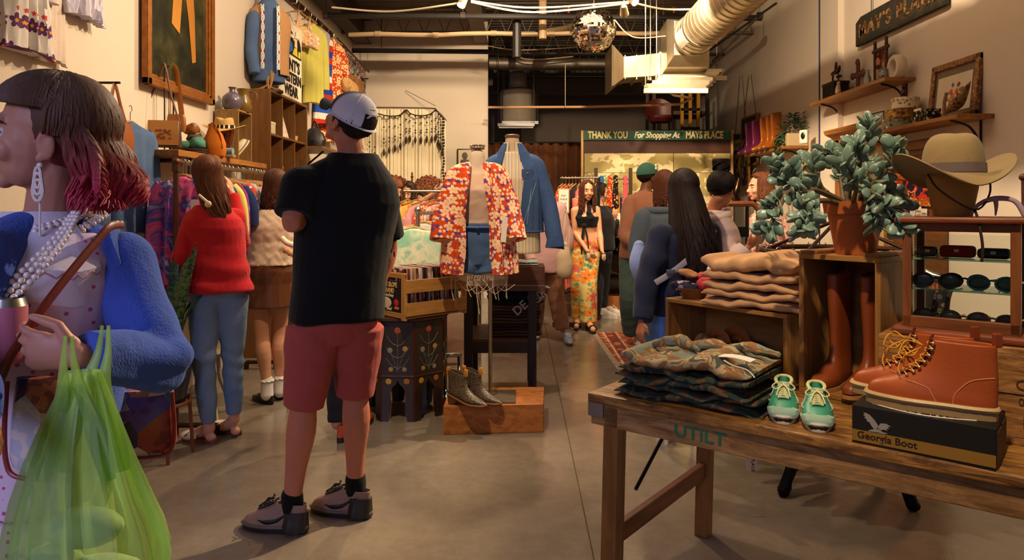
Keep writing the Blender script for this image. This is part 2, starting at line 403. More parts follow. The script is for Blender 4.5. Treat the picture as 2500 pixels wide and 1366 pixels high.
# bar joists across the ceiling
def joist(y, z, x0, x1, mat='paint:6f6558', h=.36):
    mb = MB().box(((x0+x1)/2, y, z),(x1-x0,.09,.012)); mb.box(((x0+x1)/2, y, z+.02),(x1-x0,.012,.045))
    mb.box(((x0+x1)/2, y, z+h),(x1-x0,.09,.012))
    n = int((x1-x0)/.3)
    for i in range(n):
        a = x0+(x1-x0)*i/n; b = x0+(x1-x0)*(i+.5)/n; c = x0+(x1-x0)*(i+1)/n
        mb.tube([(a, y, z),(b, y, z+h),(c, y, z)], .009,5, cap=False)
    return mb.build('ceiling_joist', mat, smooth=0)
for y, l in [(10.15, 'steel lattice joist under the ceiling just before the partition wall'),(11.6, 'steel lattice joist over the dark loft, nearest the partition'),
             (12.5, 'steel lattice joist over the dark loft, middle one'),(13.3, 'steel lattice joist against the far grey wall')]:
    tag(joist(y, 3.93, LX if y < BY else -.5, RX), l, 'joist', kind='structure')
def beam(p0, p1, w, h, name, m, l, cat='beam', kind=None):
    mb = MB(); p0, p1 = V(p0), V(p1); x, y, z = frame(p1-p0)
    R = Matrix((x, y, z)).transposed(); L = (p1-p0).length; c = (p0+p1)/2
    mb.box(c+y*h/2,(w, .02, L), R); mb.box(c-y*h/2,(w, .02, L), R); mb.box(c, (.015, h, L), R)
    return tag(mb.build(name, m, smooth=0), l, cat, kind=kind)
beam((-2.42,6.2,4.12),(-2.42, BY, 4.12),.22,.36, 'steel_beam', 'paint:4a443e', 'dark steel beam running along the top of the left wall', kind='structure')
beam((-.60,6.2,4.12),(-.60, BB, 4.12),.2,.34, 'steel_beam', 'paint:6a5b4b', 'brown steel beam running back over the partition end', kind='structure')
beam((-.5,12.75,3.62),(RX, 12.75,3.62),.2,.3, 'steel_beam', 'paint:4f463e', 'wide dark steel header beam over the loft opening', kind='structure')
def pipe(pts, r, m, label, cat='pipe', name='pipe', n=10, sub=0, hang=None, kind=None):
    mb = MB().tube(pts, r, n, sub=sub)
    return tag(mb.build(name, m), label, cat, kind=kind)
t = thing('sprinkler_pipe', 'black pipe spanning the ceiling above the partition wall, upper of two', 'pipe', (0,8.6,0))
mb = MB(); a, b = P(795,38,8.6), P(1860,44,8.6); mb.tube([(a.x, 0, a.z),(b.x, 0, b.z)], .035,10); mb.build('pipe', 'paint:231f1d', t)
for px in (795,1130,1600,1855):
    mb = MB(); x = P(px, 0,8.6).x; mb.tube([(x, 0, a.z),(x, 0, CZ)], .006,5); mb.tube([(x-.03,0, a.z),(x+.03,0, a.z)], .045,8); mb.build('pipe_hanger', 'brush:6a6057', t)
for x in (.6,1.9):
    mb = MB().tube([(x, 0, a.z+.03),(x, 0, a.z+.09)], .018,8); mb.tube([(x, 0, a.z+.085),(x, 0, a.z+.10)], .035,10); mb.build('sprinkler_head', 'brush:a4552a', t)
a, b = P(860,123,10.2), P(1262,127,10.2)
t = thing('sprinkler_pipe', 'black pipe crossing in front of the partition wall, lower of two', 'pipe')
mb = MB().tube([a, b], .035,10); mb.tube([b, b+V((0,0,.9))], .05,10); mb.ell(b, (.06,.06,.07)); mb.build('pipe', 'paint:1d1a19', t)
mb = MB().tube([(P(931,0,10.2).x, 10.2, a.z),(P(931,0,10.2).x, 10.2, CZ)], .008,5); mb.build('pipe_hanger', 'brush:6a6057', t)
a, b = P(852,85,9.4), P(1700,80,9.4)
t = thing('plastic_pipe', 'cream plastic pipe spanning the whole ceiling beside the mirror ball', 'pipe')
mb = MB(); pts = [a.lerp(b, i/12)+V((0,0,.012*sin(i*1.7))) for i in range(13)]; mb.tube(pts, .031,12); mb.build('pipe', 'paint:cdb08a', t)
for i in range(1,12,2): mb = MB(); p = pts[i]; mb.tube([p-V((.04,0,0)), p+V((.04,0,0))], .039,12); mb.build('coupling', 'paint:c2a47c', t)
pipe([P(1325,0,8.9), P(1325,30,9.0), P(1325,95,9.0)], .05, 'paint:c0a27a', 'cream vent pipe dropping from the deck left of the mirror ball', 'pipe')
pipe([P(1330,78,9.6), P(1400,62,10.5), P(1470,10,11.5)], .045, 'paint:b89a72', 'cream pipe branching back diagonally behind the mirror ball', 'pipe', sub=5)
pipe([P(1262,45,8.75), P(1262,140,8.75)], .055, 'paint:171514', 'short fat black drain pipe hanging over the partition end', 'pipe')
pipe([P(1195,155,11.3), P(1560,158,11.3)], .1, 'brush:8e8377', 'grey insulated duct pipe across the loft below the deck', 'duct', 'round_duct', 16)
pipe([P(1192,262,10.3), P(1440,261,9.9), P(1660,254,9.4), P(1690,240,9.1), P(1645,232,9.1), P(1630,222,9.1)], .018, 'paint:b58a66', 'thin copper pipe crossing the loft opening in front of the tank', 'pipe', 'copper_pipe')
for i, (px, py0, py1, Y, l) in enumerate([(1380,157,262,9.95, 'thin steel hanger rod left of the duct diffuser holding the copper pipe')]):
    pipe([P(px, py0, Y), P(px, py1, Y)], .006, 'brush:8a7c6b', l, 'rod', 'hanger_rod', 6)
# cables slung under the ceiling
for (pts, r, m, l) in [
    ([P(810,18,7.2), P(960,28,7.2), P(1130,6,7.2)], .010, 'paint:d9c9a8', 'cream cable slung from the left wall to the first track lamps'),
    ([P(1150,5,7.3), P(1300,30,7.3), P(1535,8,7.3)], .011, 'paint:e2d4b5', 'lower cream cable drooping left of the mirror ball'),
    ([P(1150,2,7.3), P(1300,19,7.3), P(1535,4,7.3)], .009, 'paint:e2d4b5', 'upper cream cable drooping left of the mirror ball'),
    ([P(1545,6,7.3), P(1620,22,7.3), P(1720,22,7.3)], .010, 'paint:e2d4b5', 'cream cable running from the track lamps to the round duct'),
    ([P(1190,112,9.7), P(1270,122,9.7), P(1410,115,9.7)], .008, 'paint:a78a70', 'pinkish cable drooping over the loft opening'),
    ([P(1500,48,7.8), P(1545,90,7.8), P(1625,88,7.8)], .006, 'paint:d8a06a', 'thin orange flex looping from the mirror ball to the duct'),
    ([P(1240,125,10.9), P(1290,145,10.9), P(1400,138,10.9)], .010, 'paint:b59c80', 'pale hose lying across the loft beam')]:
    pipe(pts, r, m, l, 'cable', 'ceiling_cable', 6,8)
# track lamps
def track_lamp(px, py, Y, aim, l, on=True):
    c = P(px, py, Y); t = thing('track_lamp', l, 'lamp', c); d = V(aim).normalized(); R = Matrix(frame(d)).transposed()
    mb = MB().lathe([(.022,-.10),(.038,-.08),(.045,0),(.05,.03),(.044,.031),(.036,0),(.0,-.01)], (0,0,0),16, R); mb.build('lamp_housing', 'brush:cbb894', t)
    mb = MB().lathe([(.0001,.02),(.036,.02),(.036,.012),(.0001,.012)], (0,0,0),14, R); mb.build('bulb', 'emit:ffd9a0:%g' % (60 if on else 5), t)
    mb = MB().tube([-d*.05,-d*.06+V((0,0,.12)),(0,0, CZ-c.z)], .007,6); mb.build('lamp_arm', 'brush:8a7c66', t)
track_lamp(1128,8,7.2,(-.3,-.4,-.8), 'small track lamp under the ceiling left of the mirror ball')
track_lamp(1132,-6,7.5,(.4,.5,-.8), 'partly cut off track lamp above the other left one')
track_lamp(1547,2,7.3,(.5,-.6,-.6), 'glowing track lamp under the ceiling right of the mirror ball')
track_lamp(1524,30,7.5,(.2,.9,-.4), 'small dim track lamp hanging beside the mirror ball', False)
# mirror ball
def r_mirror():
    t = NT('mirror'); s = t.n('SeparateXYZ', {0: t.coord((1,1,1), False)})
    lon = t.math('MULTIPLY', t.math('ARCTAN2', s.outputs[0], s.outputs[1]),70/(2*PI)); lat = t.math('MULTIPLY', t.math('ARCSINE', t.math('DIVIDE', s.outputs[2], .252)),70/(2*PI))
    e = t.math('MINIMUM', t.math('PINGPONG', lon, .5), t.math('PINGPONG', lat, .5)); 
    return t.done(t.mix(t.math('LESS_THAN', e, .05), 'f2ece0', '555048'),.05,1)
RECIPES['mirror'] = r_mirror
c = P(1450,73,7.9); t = thing('mirror_ball', 'mirror ball covered in small square mirrors hanging from the ceiling', 'disco ball', c)
mb = MB(); random.seed(4)
nb = 34
for i in range(nb):                                  # each small mirror is a flat facet, slightly tilted
    a0 = -PI/2+PI*i/nb; a1 = -PI/2+PI*(i+1)/nb; am = (a0+a1)/2; nl = max(4, int(2*nb*cos(am)))
    for k in range(nl):
        b0 = 2*PI*k/nl; b1 = 2*PI*(k+1)/nl; bm_ = (b0+b1)/2
        n = V((cos(am)*cos(bm_), cos(am)*sin(bm_), sin(am))); e = V((-sin(bm_), cos(bm_),0)); u = n.cross(e)
        w_ = .252*cos(am)*PI/nl*.93; h_ = .252*PI/nb/2*.93; tl = (rnd(-1,1)*.0016, rnd(-1,1)*.0016); q = []
        for sx, sy in ((-1,-1),(1,-1),(1,1),(-1,1)): q.append(n*(.2515+sx*tl[0]+sy*tl[1])+e*w_*sx+u*h_*sy)
        mb.add(q, [(0,1,2,3)])
mb.build('mirror_facets', 'chrome', t, smooth=0)
RECIPES['chrome'] = lambda: NT('chrome').done('f0e8da', .04,1)
mb = MB().ell((0,0,0),.248, nu=32, nv=20); mb.build('ball_core', 'paint:3a352f', t)
mb = MB().tube([(0,0,.24),(0,0, CZ-c.z)], .004,6); mb.lathe([(.02,.24),(.03,.25),(.03,.27),(.01,.29)], n=12); mb.build('hanging_wire', 'brush:9a8c78', t)
# spiral duct, elbow box and slatted diffuser
RECIPES['duct'] = lambda: duct_mat()
def duct_mat():
    t = NT('duct'); t.bump(t.noise(5,3),.15,.01); return t.done(t.mix(t.noise(3,5), 'd8c9ac', '9a8c74'),.32,.9)
t = thing('spiral_duct', 'round galvanised spiral duct running toward the camera under the ceiling', 'duct')
c = P(1693,88,7.9); r = .22; prof = []
mb = MB(); L = 6.5; R = MRot(PI/2,3, 'X')
for i in range(int(L/.13)):
    z = i*.13; prof += [(r, z),(r, z+.105),(r+.008, z+.112),(r+.008, z+.122),(r, z+.13)]
mb.lathe(prof, c, 40, R); mb.build('duct_shell', 'duct', t, ang=.3)
mb = MB().tube([c+V((0,-.02,0)), c+V((0,-.1,0))], r+.016,40); mb.tube([c+V((0,-.5,0)), c+V((0,-.46,0))], r+.013,40); mb.build('collar', 'brush:a79a82', t)
mb = MB().sheet(lambda u, v: c+V((-sin(.75+v*.75)*(r+.012),-.12-u*.3,-cos(.75+v*.75)*(r+.012)+.05*0)),4,8,.006); mb.build('access_panel', 'paint:d8d0c4', t)
for y in (7.2,6.2):
    mb = MB().tube([(c.x, y, c.z+r),(c.x, y, CZ)], .006,5); mb.build('hanger_rod', 'brush:8a7c6b', t)
t = thing('elbow_duct', 'square galvanised elbow duct below the round duct with a flared mouth to the left', 'duct')
mb = MB()
def quadring(x, y, z, hx, hz, ax='y'):
    return [V((x-hx, y, z-hz)), V((x+hx, y, z-hz)), V((x+hx, y, z+hz)), V((x-hx, y, z+hz))] if ax == 'y' else [V((x, y-hx, z-hz)), V((x, y+hx, z-hz)), V((x, y+hx, z+hz)), V((x, y-hx, z+hz))]
q = P(1660,118,8.3)
mb.rings([quadring(c.x, 7.98, c.z, .2,.2), quadring(c.x, 8.15, c.z-.02,.25,.28), quadring(c.x-.0,8.75, c.z-.10,.26,.30)]); mb.build('transition', 'duct', t, smooth=0, bevel=.006)
e = P(1485,172,8.7); s1 = P(1516,172,8.7); s2 = P(1600,165,8.7); s3 = P(1655,120,8.7)
mb = MB().rings([quadring(s1.x, 8.7, s1.z, .2,.13, 'x'), quadring(s2.x, 8.7, s2.z, .2,.14, 'x'), quadring(s3.x, 8.7, s3.z, .22,.28, 'x'), quadring(s3.x+.25,8.7, s3.z+.02,.22,.28, 'x')])
mb.build('branch', 'duct', t, smooth=0, bevel=.006)
mb = MB().rings([quadring(e.x, 8.7, e.z, .33,.25, 'x'), quadring(e.x+.03,8.7, e.z, .30,.24, 'x'), quadring(s1.x, 8.7, s1.z, .2,.13, 'x'), quadring(s1.x+.02,8.7, s1.z, .19,.12, 'x'), quadring(e.x+.05,8.7, e.z, .28,.22, 'x')]); mb.build('mouth_flange', 'duct', t, smooth=0)
for k in range(4):
    mb = MB().box((s1.x+.02+.14*k, 8.7, s1.z),(.012,.44,.29+.01*k)); mb.build('seam_flange', 'duct', t, smooth=0)
t = thing('slatted_diffuser', 'flat slatted metal air diffuser hanging under the elbow duct', 'air diffuser')
for px0, px1, py, Y in [(1632,1768,172,8.9),(1600,1774,190,8.3),(1572,1728,222,7.6)]:
    a, b = P(px0, py, Y), P(px1, py, Y); mb = MB().box((a+b)/2,(b.x-a.x, .04,.05)); mb.build('slat', 'paint:cfc0a4', t, smooth=0, bevel=.004)
mb = MB(); a, b, cc, d = P(1640,178,8.85), P(1762,178,8.85), P(1722,215,7.6), P(1578,215,7.6)
for i in range(6):
    f0 = i/5; mb.bar(a.lerp(d, f0), b.lerp(cc, f0),.012,.10)
mb.bar(a, d, .03,.03); mb.bar(b, cc, .03,.03); mb.build('grille', 'duct', t, smooth=0)
for px, py, Y in [(1576,216,7.7),(1588,196,8.4),(1620,168,8.9),(1603,190,8.2),(1750,165,8.9)]:
    a = P(px, py, Y); mb = MB().tube([a, (a.x, a.y, CZ)], .006,5); mb.lathe([(.02,0),(.02,.03),(.008,.04)], a, 8); mb.build('hanger_rod', 'brush:9a8c78', t)
# unistrut rails high on the right
for px0, py0, px1, py1, Y, l in [(1715,135,1895,8,7.7, 'thin black strut under the round duct, left of two'),(1740,150,1850,42,7.4, 'thin black strut under the round duct, right of two')]:
    mb = MB().tube([P(px0, py0, Y+1), P(px1, py1, Y-1)], .012,6); tag(mb.build('ceiling_strut', 'paint:2b2724', None), l, 'strut')
# the loft at the back: tank on a hung shelf, tube light, storage rack with a red chair and a yellow ladder
t = thing('water_heater', 'pale cylindrical water heater on a hung platform in the dark loft', 'water heater', P(1265,300,12.2))
mb = MB().lathe([(.0,0),(.30,0),(.32,.03),(.32,.52),(.3,.56),(.12,.6),(.0,.6)], n=24); mb.build('tank', 'paint:9a8c7c', t)
mb = MB().lathe([(.16,.6),(.17,.62),(.15,.85),(.1,.9),(0,.92)], n=16); mb.build('tank_top', 'paint:8c7f70', t)
mb = MB().tube([(.0,0,.9),(-.1,0,1.2),(.1,0,1.27),(.3,0,1.27)], .02,6, sub=5); mb.tube([(-.25,0,.3),(-.25,0,1.28)], .03,8); mb.build('flue', 'paint:5b524a', t)
t = thing('loft_platform', 'hung metal platform carrying the water heater in the loft', 'platform', P(1270,303,12.1))
mb = MB().box((0,0,0),(.62,.5,.05)); mb.build('platform', 'brush:9c9a9a', t, smooth=0)
for sx in (-.3,.3): mb = MB().tube([(sx, -.2,0),(sx, -.2,1.3)], .008,5); mb.build('hanger_rod', 'brush:6a6057', t)
t = thing('tube_light', 'unlit white fluorescent tube fitting below the loft platform', 'light fitting', P(1260,305,10.95))
mb = MB().box((0,0,0),(.58,.1,.05)); mb.build('light_housing', 'paint:c9c6c8', t, smooth=0, bevel=.008)
mb = MB().tube([(-.27,0,-.035),(.27,0,-.035)], .016,8); mb.build('tube', 'paint:e3e3e6', t)
for s in (-.28,.28): mb = MB().tube([(s, 0,.02),(s, 0,1.55)], .006,5); mb.build('hanger_rod', 'brush:6a6057', t)
t = thing('exit_sensor', 'small cream sensor box on the dark back wall of the loft', 'sensor', P(1462,215, BB-.04))
mb = MB().box((0,0,0),(.11,.06,.13)); mb.build('sensor_body', 'paint:d5b594', t, bevel=.01); mb = MB().ell((0,-.03,-.02),.03); mb.build('sensor_lens', 'gloss:eee0cc', t)
t = thing('storage_rack', 'dark steel storage rack on the loft right of the opening', 'rack', (0,11.5,0))
a, b = P(1588,318,11.5), P(1715,318,11.5)
for x in (a.x, b.x):
    for y in (-.3,.3): bx(t, 'upright', 'paint:4a4034', (x, y, a.z+.43),(.05,.05,1.0))
mb = MB().box(((a.x+b.x)/2,0, a.z+.25),(b.x-a.x, .6,.06)); mb.box(((a.x+b.x)/2,0, a.z-.05),(b.x-a.x+.1,.6,.06)); mb.build('shelf', 'paint:5b4a35', t, smooth=0)
slab('trim_3', (2.0,10.75,2.46),(RX, 12.0,2.53), 'paint:3a332c')
t = thing('stored_chair', 'dark red chair stored on the loft rack', 'chair', (P(1612,300,10.9).x, 10.9,2.73))
mb = MB().eloft([((0,0,0),.16,.14),((0,0,.06),.19,.17),((0,0,.1),.18,.16)], p=3); mb.build('seat', 'leather:6a1f14', t); mb = MB().sheet(lambda u, v: (-.2+.4*u, .12+.06*sin(PI*u),.1+.3*v*(1-.3*(2*u-1)**2)),8,6,.04); mb.build('backrest', 'leather:6a1f14', t)
for sx in (-.14,.14): mb = MB().box((sx, 0,-.1),(.03,.03,.2)); mb.build('leg', 'wood:2a160e', t)
t = thing('yellow_ladder', 'yellow and black ladder leaning on the loft rack', 'ladder', (P(1685,300,11.1).x, 11.1,2.81))
for k in range(3): mb = MB().box((-.13+.13*k, 0,.15),(.05,.03,.85)); mb.build('ladder_rail', 'paint:c78d22', t, smooth=0)
for k in range(3): mb = MB().box((0,0,-.15+.3*k),(.3,.03,.04)); mb.build('rung', 'paint:2a2118', t, smooth=0)
t = thing('brown_drape', 'dark brown velvet drape hanging at the loft opening behind the denim jacket', 'curtain', P(1365,350,11.4))
mb = MB().sheet(lambda u, v: (-1.15+1.5*u, .05*sin(u*58),-t.location.z+.02+(t.location.z-.02)*v),90,3,.02)
o = mb.build('drape_cloth', 'cloth:6b3d1c:2e170a', t); mb = MB().tube([(-1.2,0,.01),(.5,0,.01)], .02,8); mb.build('drape_rod', 'brush:3a322b', t)
# ================================================================ people
TM = [(-.14,.13,.10,0),(-.02,.172,.125,-.01),(.12,.168,.12,0),(.3,.155,.112,.01),(.5,.165,.12,.015),(.70,.182,.13,.01),(.82,.165,.112,-.005),(.93,.11,.085,-.01),(1.02,.066,.062,0)]
TF = [(-.14,.125,.10,0),(-.02,.172,.122,-.015),(.12,.162,.115,-.005),(.35,.128,.098,0),(.55,.138,.11,.012),(.70,.152,.122,.015),(.82,.138,.10,0),(.93,.092,.074,-.005),(1.02,.055,.055,0)]
class Person:
    def __init__(s, label, J, H=1.7, male=False, yaw=0, yawh=None, look=(0,1,0), skin='skin:c98e6c', base=None, hup=(0,0,1), name='person', cat='person'):
        b = V(base); s.root = thing(name, label, cat, b); s.b = b; s.k = H/1.75; s.male = male; s.skin = skin
        s.J = {k: (P(*v)-b) for k, v in J.items()}; s.yaw = yaw; s.yawh = yaw if yawh is None else yawh
        s.T = TM if male else TF; J = s.J; k = s.k
        r = V((cos(s.yawh), sin(s.yawh),0)); hw = .088*k
        J.setdefault('hipA', J['pel']-r*hw-V((0,0,.03))); J.setdefault('hipB', J['pel']+r*hw-V((0,0,.03)))
        y = V(look).normalized(); x = y.cross(V(hup)).normalized(); s.HR = Matrix((x, y, x.cross(y))).transposed(); s.hc = J['head']
    def Rz(s, t): a = s.yawh+(s.yaw-s.yawh)*max(0, min(1, t)); return MRot(a, 3, 'Z')
    def sp(s, t): return s.J['pel'].lerp(s.J['neck'], t)
    def hp(s, p): return s.hc+s.HR@(V(p)*s.k)
    def secs(s, mb, t0, t1, ease=0, table=None, n=28, w=1.0, p=2.2):
        R = []; T = table or s.T
        def at(t):
            for a, b in zip(T, T[1:]):
                if t <= b[0]: f = max(0,(t-a[0])/(b[0]-a[0])); return [a[i]+(b[i]-a[i])*f for i in range(4)]
            return list(T[-1])
        ts = [t0]+[q[0] for q in T if t0 < q[0] < t1]+[t1]
        for t in ts:
            _, rx, ry, off = at(t); M = s.Rz(t); c = s.sp(t)+M@V((0, off*s.k, 0)); e = ease(t) if callable(ease) else ease
            rx = rx*s.k*w+e; ry = ry*s.k*w+e; ring = []
            for j in range(n):
                a = 2*PI*j/n; ca, sa = cos(a), sin(a)
                ring.append(c+M@V((rx*copysign(abs(ca)**(2/p), ca), ry*copysign(abs(sa)**(2/p), sa),0)))
            R.append(ring)
        mb.rings(R); return mb
    def arm_pts(s, q): return s.J['sh'+q], s.J['el'+q], s.J['wr'+q]
    def hand(s, mb, q, hd, pn, curl=.5, side=1, thumb=.6, spread=1.0):
        k = s.k*(1.0 if s.male else .92); W = s.J['wr'+q]; hd = V(hd).normalized(); pn = V(pn); pn = (pn-hd*pn.dot(hd)).normalized(); lat = hd.cross(pn)*side
        R = Matrix((lat, pn, hd)).transposed()
        mb.ell(W+hd*.045*k, (.036*k, .016*k, .052*k), R); mb.ell(W+hd*.065*k, (.040*k, .014*k, .030*k), R); mb.ell(W+hd*.03*k-lat*.0*k+lat*.022*k+pn*.006,(.017*k, .014*k, .03*k), R)
        for i, (o, l) in enumerate([(.031,.070),(.0105,.078),(-.0105,.072),(-.031,.056)]):
            p = W+hd*(.083-.004*abs(i-1))*k+lat*o*k*spread; pts = [p-hd*.02*k, p]; a = .15+.1*i*curl
            for seg, f in enumerate((.45,.32,.23)):
                a += curl*(.75 if seg else .55); p = p+(hd*cos(a)+pn*sin(a)+lat*(o*1.2))*l*k*f; pts.append(p)
            mb.tube(pts, [.0092*k, .0092*k, .0085*k, .0078*k, .0062*k], 8)
            mb.ell(pts[-1], .0062*k, nu=8, nv=6)
        p = W+hd*.02*k+lat*.028*k; d = (hd*.6+lat*.7+pn*.35*thumb).normalized(); d2 = (hd*.85+lat*.15*(1-thumb)+pn*.6*thumb).normalized()
        pts = [p, p+d*.035*k, p+d*.035*k+d2*.03*k, p+d*.035*k+d2*.055*k]; mb.tube(pts, [.013*k, .011*k, .010*k, .007*k], 8); mb.ell(pts[-1], .007*k, nu=8, nv=6)
    def body(s, vox=.008, hands={}, feet=(), legs=1.0, arms=1.0):
        mb = MB(); k = s.k; J = s.J; m = 1.0 if s.male else .86
        s.secs(mb, -.14,1.02,-.004)
        for q in 'AB':
            a, e, w = s.arm_pts(q); fd = (e-a).normalized()
            mb.limb([a, a.lerp(e, .35), a.lerp(e, .7), e, e.lerp(w, .3), e.lerp(w, .7), w], [x*k*m*arms for x in (.056,.052,.045,.038,.042,.032,.026/arms)], 14,3)
            mb.cap(a, s.sp(.90).lerp(a, .35),.053*k*m, .062*k*m)
            h, kn, an = J['hip'+q], J['kn'+q], J['an'+q]; bk = s.Rz(0)@V((0,-.012*k, 0))
            mb.limb([h, h.lerp(kn, .3), h.lerp(kn, .7), kn, kn.lerp(an, .28)+bk, kn.lerp(an, .65), an], [x*k*legs*(1.0 if s.male else .96) for x in (.088,.084,.068,.054,.060,.044,.036/legs)], 16,3)
        n = J['neck']; hb = s.hp((0,-.02,-.06)); mb.limb([n-V((0,0,.05)), n.lerp(hb, .4), hb], [(.062 if s.male else .052)*k, (.056 if s.male else .046)*k, .052*k if s.male else .045*k], 14,3)
        for c, r in [((0,-.012,.028),(.074,.094,.088)),((0,.022,-.01),(.064,.066,.088)),((0,.030,-.062),(.050,.050,.046)),((0,.066,-.096),(.021,.018,.018)),((0,.076,.026),(.046,.016,.013)),
                     ((.033,.062,-.032),(.024,.022,.024)),((-.033,.062,-.032),(.024,.022,.024)),((0,.084,-.060),(.021,.012,.008)),((0,.083,-.073),(.018,.012,.009)),((0,.106,-.035),(.0145,.014,.011)),((.011,.098,-.037),(.008,.009,.008)),((-.011,.098,-.037),(.008,.009,.008))]:
            mb.ell(s.hp(c), [x*k for x in r], s.HR)
        mb.tube([s.hp((0,.082,.016)), s.hp((0,.096,-.012)), s.hp((0,.108,-.032))], [.008*k, .010*k, .013*k], 8)
        for sx in (-1,1):
            mb.ell(s.hp((sx*.077,-.008,-.012)),(.007*k, .019*k, .031*k), s.HR@MRot(sx*.35,3, 'Z')); mb.ell(s.hp((sx*.076,0,-.038)),(.006*k, .009*k, .010*k), s.HR)
            mb.tube([s.hp((sx*(.077+.006*cos(t)),-.008+.018*sin(t)-.004,-.008+.030*cos(t))) for t in [i*.45-.5 for i in range(10)]], .0045*k, 6)
        for q, kw in hands.items(): s.hand(mb, q, **kw)
        for q in 'AB':
            if q not in hands and q+'n' not in hands: s.hand(mb, q, hd=J['wr'+q]-J['el'+q], pn=s.Rz(0)@V((1 if q == 'A' else -1,.3,0)), curl=.4)
        for q, d in feet:
            d = V((*d, 0)).normalized() if len(d) == 2 else V(d).normalized(); a = J['an'+q]; lat = d.cross(V((0,0,1))); R = Matrix((lat, d, V((0,0,1)))).transposed(); z0 = -a.z+.035
            mb.ell(a+V((0,0, z0+.0))-d*.012,(.028*k, .034*k, .026*k), R); mb.limb([a+V(), a+d*.06*k+V((0,0, z0+.028)), a+d*.13*k+V((0,0, z0+.0))], [.034*k, .036*k, .028*k], 12,3)
            for i in range(5):
                o = (i-2)*.0165*k; p = a+V((0,0, z0-.012))+d*(.155-.008*abs(i-1))*k+lat*o; mb.cap(p-d*.03, p+d*.018,.010*k, .009*k, 8)
        mb.build('body', s.skin, s.root, remesh=vox, relax=2)
        for sx in (-1,1):
            e = MB(); e.ell(s.hp((sx*.031,.069,0)),.0125*k, nu=12, nv=8); e.build('eye', 'gloss:d8cfc4', s.root)
            e = MB(); e.ell(s.hp((sx*.031,.0785,-.001)),(.0062*k, .004*k, .0062*k), s.HR, 10,6); e.build('iris', 'gloss:24160f', s.root)
            e = MB(); e.tube([s.hp((sx*.014,.089,.020)), s.hp((sx*.032,.085,.026)), s.hp((sx*.050,.070,.020))], [.0025*k, .0035*k, .0015*k], 6, sub=3); e.build('eyebrow', 'hair:3a2418', s.root)
            e = MB(); e.tube([s.hp((sx*.017,.079,.002)), s.hp((sx*.031,.0835,.0075)), s.hp((sx*.046,.074,.002))], [.0015*k, .003*k, .0015*k], 6, sub=3); e.build('eyelid', s.skin, s.root)
        return s
    def lips(s, m='gloss:a8453c'):
        k = s.k; mb = MB()
        for z, r in ((-.0625,.0052),(-.0715,.0062)): mb.tube([s.hp((-.022,.083, z*.5-.034)), s.hp((-.008,.0945, z)), s.hp((.008,.0945, z)), s.hp((.022,.083, z*.5-.034))], [.0015*k, r*k, r*k, .0015*k], 8, sub=3)
        mb.build('lips', m, s.root); return s
    def top(s, m, ease=.016, hem=-.02, slv=1.0, sease=.014, name='shirt', table=None, vox=.008, fold=None, hemflare=0, neck=1.0, p=2.3, wide=1.0, shoulder=.056, cut=None, slvs=None, cuff=0):
        mb = MB(); k = s.k; mm = 1.0 if s.male else .88
        s.secs(mb, hem, neck, lambda t: ease+hemflare*max(0,(.5-t))+(.004 if t > .9 else 0), table, p=p, w=wide)
        for q in 'AB':
            L = (slvs or {}).get(q, slv)
            if L is None: continue
            a, e, w_ = s.arm_pts(q); pts = [a, a.lerp(e, .5)]; r = [shoulder, .056]
            if L <= 1: pts = [a, a.lerp(e, L*.5), a.lerp(e, L)]; r = [shoulder, .057,.057]
            else: pts = [a, a.lerp(e, .5), e, e.lerp(w_, (L-1)*.5), e.lerp(w_, L-1)]; r = [shoulder, .056,.05,.047,.036+cuff]
            pts = [V(x) for x in pts]; P2, r2 = smooth_path(pts, [x*k*mm+sease for x in r], 3); mb.tube(P2, r2,18); mb.ell(a, r2[0]*.98)
            mb.cap(a, s.sp(.82).lerp(a, .4),(shoulder)*k*mm+sease, .072*k*mm+ease*.6)
            mb.cap(a.lerp(e, .04), s.sp(.97), shoulder*k*mm*.9+sease*.5,(.062 if s.male else .05)*k)
        return mb.build(name, m, s.root, remesh=vox, relax=3, fold=fold or folds(.005,13, len(s.root.name)+ord(m[-1])))
    def pants(s, m, L=2.0, ease=.014, flare=0, name='trousers', vox=.008, fold=None, top=.14, thigh=1.0, taper=0, eqA=None):
        mb = MB(); k = s.k; s.secs(mb, -.16, top, ease*.7)
        for q in 'AB':
            h, kn, an = s.J['hip'+q], s.J['kn'+q], s.J['an'+q]
            if L <= 1: pts = [h, h.lerp(kn, .5*L), h.lerp(kn, L)]; r = [.096*thigh, .092*thigh+flare*.5,.083*thigh+flare]
            else: pts = [h, h.lerp(kn, .5), kn, kn.lerp(an, .5*(L-1)), kn.lerp(an, L-1)]; r = [.096*thigh, .082*thigh, .062+flare*.4,.058-taper*.6+flare*.7,.044-taper+flare]
            P2, r2 = smooth_path([V(x) for x in pts], [x*k*(1 if s.male else .95)+ease for x in r], 4); mb.tube(P2, r2,20)
            mb.cap(s.sp(0), h.lerp(kn, .12),.10*k, .094*k*thigh)
        return mb.build(name, m, s.root, remesh=vox, relax=3, fold=fold or folds(.004,16,3,1.6))
    def skirt(s, m, t0, z1, w0, w1, name='skirt', fold=None, vox=.008, d=.75):
        mb = MB(); c = s.sp(t0); R = s.Rz(0); S = []
        for i in range(9):
            f = i/8; z = c.z+(z1-c.z)*f; ww = w0+(w1-w0)*f**.7+(.02*sin(PI*min(1, f*2.2)))
            S.append((V((s.J['pel'].x, s.J['pel'].y, z)), ww, ww*d))
        mb.eloft(S, 36, R); return mb.build(name, m, s.root, remesh=vox, relax=2, fold=fold or folds(.006,12,9,.5))
